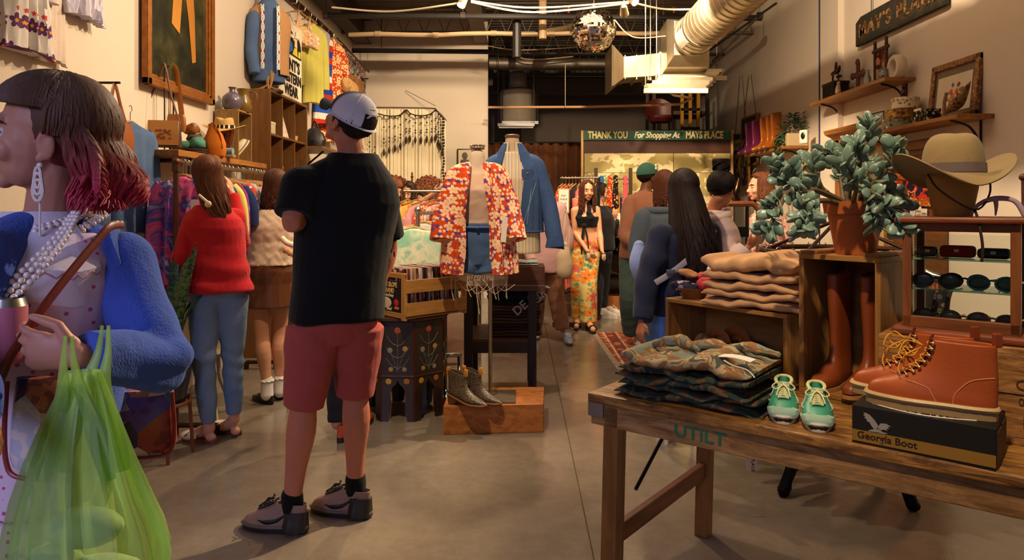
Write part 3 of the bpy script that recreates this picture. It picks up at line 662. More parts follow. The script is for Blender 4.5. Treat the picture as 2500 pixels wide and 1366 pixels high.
    def hair(s, m, L=.3, n=110, r=.009, face=1.0, wave=.012, drift=(0,0,0), name='hair', bangs=0, seed=1, cap=1.0, part=.0, phi=1.75, tight=0, wl=14, dz=0, out=.0, mat2=None, steps=9, lvar=.25, flat=1.0, capm=None, back=0, curl=0, fine=0, sweep=0):
        random.seed(seed); k = s.k; mb = MB(); C = (0,-.014,.03); A = (.082*cap, .102*cap, .096*cap)
        mb.ell(s.hp((C[0], C[1]-.022, C[2]+.006)), [A[0]*k*.95, A[1]*k*.84, A[2]*k*.96], s.HR, 24,16)
        for i in range(n):
            az = -PI+2*PI*(i+rnd(-.4,.4))/n                       # 0 = face
            fr = abs(az) < face
            p0 = rnd(.08,.75); pts = []; ph_end = phi if not fr else (phi-.2 if sweep else min(phi, 1.02+bangs))
            sgn = 1 if az > 0 else -1
            for q in range(6):
                f = q/5; ph = p0+(ph_end-p0)*f; azz = az+(sgn*(face+.25-abs(az))*f**(sweep or 1) if fr and not bangs else 0)
                rr = 1.0+.02*rnd(-1,1)+.02*f; d = (sin(azz)*sin(ph)*A[0]*rr, cos(azz)*sin(ph)*A[1]*rr, cos(ph)*A[2]*rr)
                pts.append(s.hp((C[0]+d[0], C[1]+d[1], C[2]+d[2])))
            nn = 0
            if L > 0 and (not fr or not bangs):
                l = L*rnd(1-lvar, 1); nn = steps; o = (pts[-1]-s.hc); o.z = 0; o = o.normalized() if o.length > 1e-5 else V((0,-1,0)); ph0 = rnd(0,6) if not sweep else az*4+rnd(0,.9)
                st = pts[-1].copy(); ctr = s.hc.copy(); ctr.z = st.z; bv = s.HR@V((0,-1,0)); bv.z = 0
                for q in range(1, nn+1):
                    f = q/nn; x = st+V((0,0,-l*f))+o*(out*sin(PI*f*.6)*k)+V(drift)*f+bv*back*min(1, f*1.5)
                    x += (ctr-st)*tight*f
                    x += o*wave*sin(wl*f+ph0)*f+o.cross(V((0,0,1)))*wave*cos(wl*f+ph0*1.3)*f
                    if curl: x += o*curl*max(0, f-.7)**2*8
                    pts.append(x)
            if fine: pts = smooth_path(pts, 1.0, fine)[0]
            m_ = len(pts); mb.tube(pts, [r*k*(.55+.45*sin(PI*min(.5, j/m_+.1)))*(1 if j < m_*.75 else (1-(j/m_-.75)*3.6)) for j in range(m_)], 5, flat=flat)
        return mb.build(name, m, s.root)
def robe(p, m, gap, t0, t1, ease, slv=None, table=None, name='robe', th=.006, sr=(.075,.075,.09), rip=.006, flare=0, mid=0.0, nf=17):
    T = table or p.T; k = p.k
    def at(t):
        for a, b in zip(T, T[1:]):
            if t <= b[0]: f = max(0,(t-a[0])/(b[0]-a[0])); return [a[i]+(b[i]-a[i])*f for i in range(4)]
        return T[-1]
    def fn(u, v):
        t = t1+(t0-t1)*u; _, rx, ry, off = at(t); g = gap(t); a = PI/2+g+(2*PI-2*g)*v; fl = flare*max(0,.7-t)
        rr = 1+rip/.15*sin(a*nf+u*3)*min(1, max(0,.9-t)*1.4); e = ease+fl
        return p.sp(t)+p.Rz(t)@V(((rx*k+e)*rr*copysign(abs(cos(a))**.9, cos(a)),(ry*k+e)*rr*sin(a)+off*k, 0))
    mb = MB().sheet(fn, 30,70, th); mb.build(name, m, p.root)
    if slv:
        for q, L in slv.items():
            a, e, w_ = p.arm_pts(q); P2, r2 = smooth_path([a.lerp(p.sp(.98),.55), a, a.lerp(e, .5), e, e.lerp(w_, max(.01, L-1))] if L > 1 else [a.lerp(p.sp(.98),.55), a, a.lerp(e, .5*L), a.lerp(e, L)], [sr[0]*.8, sr[0], sr[1], (sr[1]+sr[2])/2, sr[2]] if L > 1 else [sr[0]*.8, sr[0], sr[1], sr[2]], 4)
            P2 += [P2[-1].copy(), P2[-2].copy()]; r2 += [r2[-1]*.93, r2[-2]*.86]
            mb = MB().tube(P2, r2,22, cap=False); mb.build('sleeve', m, p.root, fold=folds(.005,16,3))
def xyR(d): d = V((d[0], d[1], 0)).normalized(); return Matrix((d.cross(V((0,0,1))), d, V((0,0,1)))).transposed()
def foot_ring(y0, y1, hw, z, n=28, heel=.78, asym=0):
    R = []
    for j in range(n):
        a = 2*PI*j/n; y = (y0+y1)/2+(y1-y0)/2*sin(a); t = max(0, min(1, y))
        wf = heel+(1-heel)*min(1, max(0,(t-.3)/.35)); wf *= 1-.08*math.exp(-((t-.38)/.12)**2)
        c = cos(a); R.append(V((hw*wf*copysign(abs(c)**.75, c)+asym*max(0, t-.5)**2, y, z)))
    return R
SNEAK = [(.06,0,1.0,.165),(.13,-.01,.99,.178),(.19,-.005,.94,.17),(.245,0,.84,.155),(.30,0,.70,.14),(.355,.005,.57,.125),(.41,.0,.46,.118)]
LOW = [(.05,0,1.0,.16),(.10,-.01,.99,.17),(.14,-.005,.93,.16),(.18,0,.78,.145),(.22,0,.60,.13),(.25,.0,.50,.12)]
BOOT = [(.07,0,1.0,.16),(.12,-.01,.99,.172),(.17,-.01,.97,.168),(.22,-.01,.86,.155),(.27,-.012,.72,.14),(.33,-.012,.60,.128),(.42,-.005,.52,.122),(.55,.0,.49,.125),(.68,-.01,.48,.135)]
COWB = [(.10,.02,1.03,.10),(.14,-.005,1.0,.135),(.18,-.01,.92,.145),(.24,-.012,.72,.14),(.32,-.01,.56,.13),(.42,0,.47,.125),(.55,.01,.45,.125),(.68,.0,.46,.13)]
def shoe(parent, c, d, L, levels, upper, sole, lining=None, sole_h=.06, heel=0, lace=None, name='shoe', tongue=None, swoosh=None, sole2=None, toecap=None, pitch=0, laces_n=5, welt=None, collar=None, lean=0):
    """one shoe: part of `parent` (a person) or a thing of its own when parent is an Empty made for it"""
    R = xyR(d); c = V(c)
    if pitch: R = R@MRot(pitch, 3, 'X')
    def W(p): return c+R@(V(p)*L)
    zz = heel
    def zof(y): return zz*max(0, min(1,(.62-y)/.5))                 # raised heel
    mb = MB(); rr = []
    for (z, y0, y1, hw) in levels: rr.append([W((q.x, q.y-lean*max(0, z-.3), q.z+zof(q.y))) for q in foot_ring(y0, y1, hw, z)])
    z, y0, y1, hw = levels[-1]
    for k_, sh in ((0,.012),(-.06,.018),(-.18,.03)): rr.append([W((q.x*(1-sh*4), q.y-lean*max(0, z-.3), q.z+zof(q.y))) for q in foot_ring(y0+sh, y1-sh, hw, z+k_)])
    mb.rings(rr, cap=False)
    root = mb.build(name, upper, parent, sub=1) if parent.get('category') != 'shoe' else mb.build('upper', upper, parent, sub=1)
    par = root if parent.get('category') != 'shoe' else parent
    mb = MB().rings([[W((q.x*1.06, q.y*1.02-.01, zz_+zof(q.y))) for q in foot_ring(0,1.0,.165,0)] for zz_ in (.0, sole_h*.5, sole_h)]); mb.build('sole', sole, par, smooth=True, bevel=0)
    if heel: mb = MB().rings([[W((q.x*f, q.y*f+.0, z_)) for q in foot_ring(-.01,.26,.12,0)] for z_, f in ((-.0,.85),(heel*.5,.9),(heel+.01,1.0))]); mb.build('heel', sole2 or sole, par)
    if welt: mb = MB().tube([W((q.x*1.03, q.y*1.01-.005, sole_h+.01+zof(q.y))) for q in foot_ring(0,1.0,.168,0,40)], .006*L/.28*1.1,6, close=True); mb.build('welt', welt, par)
    if toecap: mb = MB().rings([[W((q.x, .62+(q.y-.62)*1.005, q.z)) for q in foot_ring(y0, y1, hw*1.03, z)][0:15] for z, y0, y1, hw in ((.07,.62,1.01,.17),(.11,.66,1.0,.176),(.15,.72,.96,.165),(.172,.80,.90,.10))], cap=False); mb.build('toe_cap', toecap, par)
    def topz(y):                                                     # height of the upper's centre line at y
        for a, b in zip(levels, levels[1:]):
            if b[2] <= y <= a[2]: return a[0]+(b[0]-a[0])*(a[2]-y)/max(1e-6, a[2]-b[2])
        return levels[-1][0]
    if tongue: mb = MB(); ytop = levels[-1][2]; mb.sheet(lambda u, v: W(((v-.5)*.13,.74-(.74-ytop+.0)*u, (topz(.74-(.74-ytop)*u) if u < 1 else levels[-1][0])+.012+.05*max(0, u-.7)+.012*sin(PI*v))),8,4,.012*L); mb.build('tongue', tongue, par)
    if lace:
        mb = MB(); ytop = levels[-1][2]
        for i in range(laces_n):
            y = .72-(.72-ytop-.03)*i/max(1, laces_n-1); z_ = topz(y)+.03; w2 = .055
            mb.tube([W((-w2, y, z_-.015)), W((0, y-.012, z_+.015)), W((w2, y-.02, z_-.015))], .0095*L, 6, sub=3)
            mb.tube([W((w2, y, z_-.015)), W((0, y-.012, z_+.02)), W((-w2, y-.045, z_))], .0085*L, 6, sub=3)
        y = ytop+.05; z_ = topz(y)+.06
        for sx in (-1,1):
            mb.tube([W((0, y, z_)), W((sx*.07, y+.05, z_+.03)), W((sx*.13, y+.07, z_-.02)), W((sx*.08, y+.10, z_-.04)), W((0, y+.02, z_))], .0085*L, 6, sub=5)
            mb.tube([W((0, y, z_)), W((sx*.05, y+.10, z_-.03)), W((sx*.08, y+.2, z_-.10))], .0085*L, 6, sub=4)
        mb.build('laces', lace, par)
    if swoosh:
        for sx in (-1,1):
            pts = [(.30,.135),(.38,.115),(.47,.12),(.58,.155),(.70,.20)][::-1]; mb = MB(); ps = []
            for y, z_ in ((.70,.185),(.60,.165),(.50,.165),(.40,.19),(.26,.27),(.16,.33)):
                hw = np.interp(z_, [l[0] for l in levels], [l[3] for l in levels]); q = foot_ring(np.interp(z_, [l[0] for l in levels], [l[1] for l in levels]), np.interp(z_, [l[0] for l in levels], [l[2] for l in levels]), hw, z_, 80)
                b = min((a for a in q if a.x*sx > 0), key=lambda a: abs(a.y-y)); ps.append(W((b.x+sx*.004, b.y, z_)))
            mb.tube(ps, [x*L for x in (.004,.022,.032,.026,.012,.002)], 8, sub=4, flat=.35, up=R@V((sx, 0,0))); mb.build('side_mark', swoosh, par)
    return root
# ---------------------------------------------------------------- the man looking up
B = V((-.82,3.1,0))
p = Person('person in a black t-shirt, brick red shorts and white mesh cap, seen from behind', dict(head=(851,297,3.08), neck=(862,380,3.12), shA=(735,452,2.98), elA=(712,545,2.90), wrA=(800,500,3.28), shB=(926,488,3.24), elB=(950,605,3.30), wrB=(922,705,3.24),
    pel=(822,770,3.10), knA=(742,985,3.02), anA=(713,1222,3.06), knB=(868,958,3.16), anB=(868,1180,3.21)),1.84, True, yaw=.38, yawh=.5, look=(-.80,.42,.52), skin='skin:b8765a', base=B)
p.J['hipA'] = P(768,800,3.06)-B; p.J['hipB'] = P(872,795,3.14)-B
p.body(.0065)
WT = [(-.14,.175,.14,0),(0,.182,.145,0),(.25,.18,.14,.0),(.5,.19,.14,.01),(.70,.205,.14,.0),(.82,.18,.122,-.01),(.93,.115,.092,-.015),(1.03,.075,.07,0)]
def tf(co): z = co[:, 2]; x = co[:, 0]; return .006*np.sin(x*26+np.sin(z*5)*2.2)*np.clip((1.35-z)*2,.15,1)+.004*nz3(co, 9,2)
p.top('cloth:0d0e11:060608', .016,-.02,.80,.020, table=WT, vox=.007, fold=tf, neck=1.015, shoulder=.062)
p.pants('cloth:a54c45:8a3a35', 1.02,.016,.012, 'shorts', vox=.007, thigh=1.06)
for q, c, d, l in (('A', P(748,1297,3.03),(-.95,.22), 'left'),('B', P(904,1262,3.17),(-.93,.30), 'right')):
    c = V((c.x, c.y, 0))-B
    shoe(p.root, c, d, .305, SNEAK, 'leather:9a7c6c:7a6055', 'leather:201d1b', sole_h=.075, lace='cloth:0c0c0c', tongue='cloth:191716', swoosh='leather:0b0b0b', welt='leather:6b5a4c', laces_n=5)
    a = p.J['an'+q]; mb = MB().limb([a+V((0,0,.022)), a+V((0,0,-.02)), a+V((0,0,-.07))+V((d[0], d[1], 0))*.02], [.047,.048,.043], 16,3); mb.build('sock', 'cloth:0d0d0e', p.root)
    mb = MB(); R = xyR(d)
    mb.rings([[c+R@(V((q_.x*1.03, q_.y*.36-.015+.0, z))*.305) for q_ in foot_ring(0,1,.17*w_, 0)] for z, w_ in ((.03,1.12),(.09,1.1),(.15,.98),(.22,.86),(.30,.78))]); mb.build('heel_counter', 'leather:2a2523:171412', p.root)
# his cap: white mesh back, dark front and bill, with the gap and strap at the back
mb = MB(); nn = 32
def dome(rx, ry, rz_, a0, a1, z0, zc, cz=.035, cy=-.012, th=.004):
    return lambda u, v: p.hp((sin(a0+(a1-a0)*v)*rx*cos(z0+(PI/2-z0)*u*.999), cy+cos(a0+(a1-a0)*v)*ry*cos(z0+(PI/2-z0)*u*.999), cz+rz_*sin(z0+(PI/2-z0)*u*.999)))
mb.sheet(dome(.087,.108,.098,-1.05,1.05,-.12,0),12,20,.004); mb.build('cap_front', 'cloth:232327', p.root)
RECIPES['mesh'] = lambda: NT('mesh').done('cfd0da', .8,0,.2)
mb = MB().sheet(dome(.087,.108,.098,1.05,2.62,-.18,0),12,20,.004); mb.sheet(dome(.087,.108,.098,-2.62,-1.05,-.18,0),12,20,.004)
mb.sheet(lambda u, v: p.hp((sin(PI-.55+1.1*v)*.087*cos(.48+(PI/2-.48)*u*.999),-.012+cos(PI-.55+1.1*v)*.108*cos(.48+(PI/2-.48)*u*.999),.035+.098*sin(.48+(PI/2-.48)*u*.999))),8,14,.004)
mb.build('cap_mesh', 'mesh', p.root)
mb = MB(); 
for a in (-2.1,2.1,1.1,-1.1): mb.tube([dome(.0885,.1095,.0995, a, a, -.15,0)(u/8,0) for u in range(9)], .0045,6, flat=.5)
mb.tube([p.hp((sin(a)*.088,-.012+cos(a)*.109,.018)) for a in [1.1+i*(2*PI-2.2)/20 for i in range(21)]], .011,6, flat=.35)
mb.tube([p.hp((sin(a)*.088*cos(.5-.55*abs(a-PI)/.6*1.0),-.012+cos(a)*.109*cos(.5),.035+.098*sin(max(-.1,.52-.6*((a-PI)/.55)**2)))) for a in [PI-.55+i*1.1/12 for i in range(13)]], .007,6)
mb.build('cap_seams', 'cloth:e2e2ea', p.root)
mb = MB().sheet(lambda u, v: p.hp(((v-.5)*2*.072*(1-.10*u**3),.082+u*.085*sqrt(max(0,1-((v-.5)*1.75)**2))-.02*abs(v-.5),.022-.010*u+.03*(1-(2*v-1)**2)-.012)),8,14,.005); mb.build('cap_bill', 'cloth:2b2b30', p.root)
p.hair('hair:2a1d17', 0,150,.006, face=1.25, phi=2.05, cap=.985, seed=3, name='short_hair')
mb = MB(); 
for i in range(7): a = rnd(-.6,.6); mb.tube([P(938+4*i, 560+9*i, 3.23)-B, P(942+3*i+8*a, 572+9*i, 3.22)-B], .004,5)
mb.build('tattoo', 'paint:3a3038', p.root)
# ---------------------------------------------------------------- red sweater
B = V((-1.85,4.2,0))
p = Person('person in a bright red sweater and blue jeans with long brown hair, back to us', dict(head=(507,428,4.2), neck=(515,500,4.2), shA=(474,535,4.15), elA=(443,635,4.10), wrA=(485,640,4.32), shB=(574,532,4.27), elB=(588,590,4.50), wrB=(565,470,4.56),
    pel=(532,690,4.2), hipA=(500,722,4.17), hipB=(567,722,4.24), knA=(499,890,4.15), anA=(511,1045,4.18), knB=(568,880,4.28), anB=(572,1022,4.3)),1.72, yaw=.22, look=(-.25,.95,.02), skin='skin:d9a184', base=B)
p.body(.0075, feet=(('A', (-.9,.28)),('B', (-.82,.5))), legs=.78, arms=.86)
ST = [(-.2,.19,.14,0),(0,.188,.14,0),(.25,.165,.125,.0),(.5,.165,.125,.01),(.70,.170,.13,.0),(.82,.152,.11,-.01),(.93,.10,.08,-.01),(1.03,.06,.06,0)]
def rf(co): z = co[:, 2]; return .010*np.sin(z*42+np.sin(co[:, 0]*9)*1.5)*np.exp(-((z-1.0)/.11)**2)+.004*nz3(co, 12,4)
p.top('knit:c8252a', .014,-.10,1.95,.014, table=ST, name='sweater', fold=rf, vox=.007)
p.pants('denim:627e9f:9db1c8', 1.9,.006,-.003, 'jeans', vox=.007, thigh=1.0, fold=lambda co: .004*np.sin(co[:, 2]*55+np.sin(co[:, 0]*20+co[:, 2]*9)*2)*np.exp(-((co[:, 2]-.45)/.16)**2)+.003*nz3(co, 14,3))
p.hair('hair:7a4524:331a0e', .41,420,.0065,1.0,.012, drift=(.09,.0,.0), seed=5, tight=.35, wl=7, lvar=.35, back=.02)
mb = MB().tube([P(485,475,4.02)-B, P(505,492,4.03)-B], .008,8); mb.ell(P(508,498,4.03)-B, (.02,.015,.02)); mb.build('hair_clip', 'gloss:e8cf9c', p.root)
for q, c, d in (('A', (529,1082,4.17),(-.9,.28)),('B', (588,1062,4.32),(-.82,.5))):
    c = P(*c); c = V((c.x, c.y, 0))-B; R = xyR(d); mb = MB()
    mb.rings([[c+R@(V((q_.x, q_.y, z))*.25) for q_ in foot_ring(0,1,.17,0)] for z in (0,.05,.10)]); sl = mb.build('sandal', 'leather:7a4526', p.root)
    for y in (.52,.68,.84):
        mb = MB().tube([c+R@(V((.19*cos(a), y+(-.03 if y < .8 else .02),.10+.13*(1.25-y)*sin(a)*1.7+.03))*.25) for a in [i*PI/10 for i in range(11)]], .016,8, flat=.3, up=(0,0,1)); mb.build('strap', 'gloss:e6d7bd', sl)
# ---------------------------------------------------------------- leather skirt
B = V((-1.83,5.0,0))
p = Person('person in a shiny brown leather skirt and cream knit top with black loafers', dict(head=(672,452,5.05), neck=(666,510,5.02), shA=(626,535,5.0), elA=(604,575,5.2), wrA=(575,520,5.35), shB=(702,535,5.1), elB=(697,610,4.95), wrB=(735,640,5.15),
    pel=(656,668,5.0), knA=(640,820,4.98), anA=(652,945,5.0), knB=(683,815,5.08), anB=(683,938,5.1)),1.66, yaw=.15, look=(-.55,.83,.05), skin='skin:d6a07f', base=B)
p.J['hipA'] = P(634,690,5.0)-B; p.J['hipB'] = P(682,690,5.06)-B
p.body(.008)
p.top('knit:dcc0a6', .012,.14,.12,.008, name='knit_top', table=ST, fold=lambda co: .004*nz3(co, 40,2)+.003*nz3(co, 12,2))
p.skirt('gloss:70452c:4b2a19', .22,.70,.150,.178)
p.hair('hair:5c3320:24120b', .22,130,.010,1.0,.012, seed=7, drift=(-.02,0,0))
for q, c, d in (('A', (664,986,4.98),(-.75,.66)),('B', (692,970,5.12),(-.6,.8))):
    c = P(*c); c = V((c.x, c.y, 0))-B; shoe(p.root, c, d, .25, LOW, 'gloss:0d0c0d', 'leather:0a0a0a', sole_h=.12, name='loafer', tongue='gloss:111111')
    a = p.J['an'+q]; mb = MB().limb([a+V((0,0,.05)), a+V(), a+V((0,0,-.05))], [.043,.042,.045], 14,3); mb.tube([a+V((.045*cos(t),.045*sin(t),.05+.004*sin(t*9))) for t in [i*PI/16 for i in range(32)]], .006,6, close=True); mb.build('sock', 'knit:e8e0da', p.root)
mb = MB().tube([P(688,580,4.85)-B, P(700,592,4.84)-B, P(716,598,4.86)-B], .02,10, sub=3); mb.build('armband', 'paint:e5c6ae', p.root)
# ---------------------------------------------------------------- person hidden behind the man
B = V((-1.1,4.25,0))
p = Person('person mostly hidden behind the capped person, dark trousers and an orange shoe showing', dict(head=(835,450,4.3), neck=(835,515,4.3), shA=(788,550,4.3), elA=(775,620,4.4), wrA=(800,640,4.6), shB=(882,550,4.3), elB=(885,640,4.3), wrB=(880,700,4.35),
    pel=(830,700,4.3), knA=(824,880,4.25), anA=(822,1035,4.22), knB=(868,880,4.35), anB=(870,1030,4.4)),1.66, yaw=0, skin='skin:c98e6c', base=B)
p.body(.011, legs=.85); p.top('vor:2b3a66:c8b8a8:8a2a2a:1b2340', .02,-.45,.8,.02, name='dress_shirt', vox=.011); p.pants('cloth:1d1b22', 1.95,.012,0, vox=.011); p.hair('hair:2c1a12', .1,70,.011, seed=2)
c = P(828,1082,4.17); c = V((c.x, c.y, 0))-B; shoe(p.root, c, (.1,1),.25, SNEAK, 'leather:c8542a', 'leather:22201f', sole_h=.13, tongue='cloth:e8dccc')
c = P(874,1052,4.4); c = V((c.x, c.y, 0))-B; shoe(p.root, c, (.1,1),.25, SNEAK, 'leather:c8542a', 'leather:22201f', sole_h=.13)
# ---------------------------------------------------------------- foreground: pink-tipped hair, blue cardigan
B = V((-.93,1.34,0))
p = Person('person with brown and pink hair, pearl necklaces and a fuzzy blue cardigan, close at left', dict(head=(118,335,1.36), neck=(118,532,1.40), shA=(-70,640,1.22), elA=(-150,900,1.12), wrA=(-60,1000,1.0), shB=(292,648,1.42), elB=(392,880,1.36), wrB=(190,868,1.17),
    pel=(70,1060,1.40), knA=(10,1550,1.36), anA=(0,2080,1.34), knB=(120,1550,1.42), anB=(110,2080,1.42)),1.66, yaw=2.55+.0, yawh=2.6, look=(-.88,-.45,.10), hup=(.30,0,1), skin='skin:b9826a', base=B)
J = p.J; J['hipA'] = P(10,1110,1.36)-B; J['hipB'] = P(135,1110,1.44)-B
RECIPES['skin_front'] = lambda: auto_mat('skin:c08a74')
p.body(.0042, hands={'B': dict(hd=(-1,-.16,.12), pn=(-.1,.9,-.25), curl=.75, side=-1, thumb=.3), 'An': {}} if False else {'B': dict(hd=(-1,-.10,.16), pn=(.15,1,.1), curl=.55, side=-1, thumb=.2)}, legs=.9, arms=.86)
p.lips('gloss:a04848')
def dress():
    t = NT('dress'); c = t.coord((1,1,1), False); vo = t.n('TexVoronoi', {'Vector': c, 'Scale': 46, 'Randomness': .5})
    t.bump(t.noise(20,3),.2,.006); return t.done(t.mix(t.math('LESS_THAN', vo.outputs['Distance'], .19), 'cdb4c4', 'b34f74'),.8,0,.2)
RECIPES['dress'] = dress
p.secs
mb = MB(); p.secs(mb, -.25,.93,.012, ST, w=1.0)
c0 = J['pel']; R0 = p.Rz(0)
mb.eloft([(c0+V((0,0,.08-.62*f)),.155+.05*f**.8,.112+.05*f**.8) for f in [i/8 for i in range(9)]], 32, R0)
for q in 'AB':
    mb.cap(p.sp(.72)+p.Rz(1)@V(((-.06 if q == 'A' else .06),.10,-.02)), p.sp(.72)+p.Rz(1)@V(((-.06 if q == 'A' else .06),.085,.0)),.062,.062)
mb.build('dress', 'dress', p.root, remesh=.007, relax=3, fold=lambda co: .008*np.sin(np.arctan2(co[:, 1]-c0.y, co[:, 0]-c0.x)*11)*np.clip((1.05-co[:, 2])*1.6,0,1)+.003*nz3(co, 14,2))
# white wide collar with lace edge and the cardigan
def collar_pt(u, v):
    a = -1.9+3.8*u; t = 1.0-.34*v*(1-.25*abs(cos(a))); rx = .062+.105*min(1, v*1.5); ry = .062+.075*min(1, v*1.7)
    off = p.Rz(1)@V((sin(a)*rx, cos(a)*ry+.012,0)); return p.sp(t)+off+V((0,0,.012-.03*v*v))
mb = MB().sheet(collar_pt, 40,12,.005); mb.build('collar', 'cloth:dcd2dc:c4b8cc', p.root)
mb = MB().tube([collar_pt(i/60,.72+.03*sin(i*2.2)) for i in range(61)], .0035,6); mb.build('lace_trim', 'cloth:c78ea6', p.root)
mb = MB(); k = p.k
for q in 'AB':
    a, e, w_ = p.arm_pts(q); P2, r2 = smooth_path([a, a.lerp(e, .5), e, e.lerp(w_, .5), e.lerp(w_, .93)], [.068,.060,.056,.050,.043], 4); mb.tube(P2, r2,20); mb.ell(a, .068); mb.ell(e, .060); mb.cap(a, p.sp(.84).lerp(a, .45),.066,.062); mb.cap(a, p.sp(.99).lerp(a, .35),.056,.045)
mb.build('cardigan', 'fuzz', p.root, remesh=.006, relax=4, fold=lambda co: .006*np.sin(co[:, 0]*75+co[:, 2]*20+np.sin(co[:, 2]*40))*np.exp(-((co[:, 2]-1.12)/.09)**2)*np.clip((co[:, 0]-.0)*5,0,1)+.005*nz3(co, 13,3))
def fuzz():
    t = NT('fuzz'); t.bump(t.math('ADD', t.noise(220,3), t.math('MULTIPLY', t.noise(30,4),1.5)),.6,.005); t.b.inputs['Sheen Weight'].default_value = .25; t.b.inputs['Sheen Roughness'].default_value = .4
    t.b.inputs['Sheen Tint'].default_value = (.45,.6,1,1); return t.done(t.mix(t.noise(8,4), '4a62b8', '3a4f9e'),.95,0,.1)
RECIPES['fuzz'] = fuzz
# cardigan body panel on the side of the torso (open front)
mb = MB().sheet(lambda u, v: p.sp(.10+.86*v)+p.Rz(1)@V((sin(-(2.0+2.6*u))*(.185-.045*max(0, v-.8)*5*.9), cos(-(2.0+2.6*u))*(.150-.04*max(0, v-.8)*5),0)),24,16,.010)
mb.build('cardigan_back', 'fuzz', p.root)
def pinkhair():
    t = NT('pinkhair'); z = t.n('SeparateXYZ', {0: t.coord((1,1,1), False)}).outputs[2]; g = t.n('TexNoise', {'Vector': t.coord((1,1,.1), False), 'Scale': 130, 'Detail': 3}).outputs[0]
    f = t.math('ADD', z, t.math('MULTIPLY', g, .10)); f = t.math('DIVIDE', t.math('SUBTRACT', f, 1.40),.30)
    col = t.ramp(f, [(0, 'd8506e'),(.30, 'c43a58'),(.52, '8a3a34'),(.70, '5a3624'),(1, '6a5040')]); col = t.mix(t.math('MULTIPLY', g, .7), col, t.mix(.5, col, '1a0c0a'))
    t.bump(g, .4,.003); return t.done(col, .6,0,.22)
RECIPES['pinkhair'] = pinkhair
p.hair('pinkhair', .145,1000,.0045,1.75,.010, seed=11, wl=9, lvar=.3, out=.015, cap=1.09, back=.012, tight=.22, steps=9, fine=2, sweep=.8)
p.hair('pinkhair', .135,420,.0048,1.8,.015, back=.01, drift=(.0,0,0), seed=12, wl=9, lvar=.3, out=.035, cap=1.11, tight=.05, name='hair_curls', steps=9, fine=2, sweep=.8)
p.hair('pinkhair', 0,520,.0055,1.45, seed=13, bangs=.26, cap=1.105, fine=2, name='hair_fringe')
# pearls, earring, strap
def beads(path, r, name, m, parent):
    mb = MB(); d = 0; last = None
    for q in path:
        if last is None or (q-last).length > r*2.05: mb.ell(q, r, nu=10, nv=7); last = q
    return mb.build(name, m, parent)
RECIPES['pearl'] = lambda: pearl()
def pearl():
    t = NT('pearl'); t.b.inputs['Coat Weight'].default_value = .6; return t.done('e6d6cc', .22,0,.6)
def neckl(dz, rx, ry, n=300, t0=1.02): return [p.sp(t0)+p.Rz(1)@V((sin(a)*(rx+.012), cos(a)*ry+.02+dz*.55*(.5+.5*cos(a)),-dz*(.5+.5*cos(a))**1.3)) for a in [i*2*PI/n for i in range(n)]]
for i, (dz, rx, ry, r) in enumerate([(.045,.070,.074,.0052),(.062,.078,.084,.0056),(.20,.088,.112,.0056),(.235,.092,.118,.0058),(.27,.096,.124,.0058)]):
    beads(neckl(dz, rx, ry), r, 'pearl_strand', 'pearl', p.root)
for k_, Yk_ in ((0,1.225),(26,1.215),(-24,1.235)):
    beads(smooth_path([P(*q)-B for q in ((185+k_*.3,520,1.33),(150+k_*.5,575,1.27),(95+k_*.8,640, Yk_),(30+k_, 705, Yk_-.01),(-40+k_, 760, Yk_))], 1,30)[0], .0056, 'pearl_strand', 'pearl', p.root)
e0 = p.hp((.082,-.002,-.052)) if p.HR.col[0].y < 0 else p.hp((-.082,-.002,-.052))
mb = MB().ell(e0,.006); 
for i in range(3): mb.tube([e0+V((.006*sin(t)*(1+i*.3),-.006,-.022-.02*cos(t)-.012*i)) for t in [j*PI/6 for j in range(13)]], .003,6)
mb.tube([e0+V((0,0,-.05)), e0+V((0,0,-.13))], .0022,6); mb.build('earring', 'pearl', p.root)
# red-brown strap of the shoulder bag
def ws(*pts): return [P(*q) for q in pts]
t = thing('shoulder_bag', 'shoulder bag printed with collage pictures and red piping, under the blue cardigan elbow', 'bag', P(150,1130,1.40))
o = t.location
mb = MB().tube([q-o for q in ws((300,548,1.385),(270,552,1.335),(235,590,1.30),(160,680,1.235),(95,765,1.19),(30,860,1.17),(-10,950,1.19))], .0085,10, sub=5, flat=.35, up=(0,1,0)); mb.build('strap', 'leather:7c2a1e', t)
def collage():
    t = NT('collage'); c = t.coord((1,1,1), False); vo = t.n('TexVoronoi', {'Vector': c, 'Scale': 11, 'Randomness': 1.0}); sp = t.n('SeparateColor', {0: vo.outputs['Color']})
    a = t.ramp(sp.outputs[0], [(0, '2d2a55'),(.16, '9a3a24'),(.3, 'c9b3a0'),(.42, '1f6f86'),(.55, '5b3f86'),(.68, 'b86a3a'),(.8, 'a8a4b0'),(.9, '2a1d22')], True)
    b = t.n('TexVoronoi', {'Vector': c, 'Scale': 55}); b = t.n('SeparateColor', {0: b.outputs['Color']}).outputs[1]
    col = t.mix(t.math('MULTIPLY', t.math('GREATER_THAN', b, .62),.55), a, t.ramp(sp.outputs[1], [(0, 'd8c2b0'),(.5, '4a1a1a')], True)); t.bump(t.noise(30,3),.2,.004); return t.done(col, .35,0,.5)
RECIPES['collage'] = collage
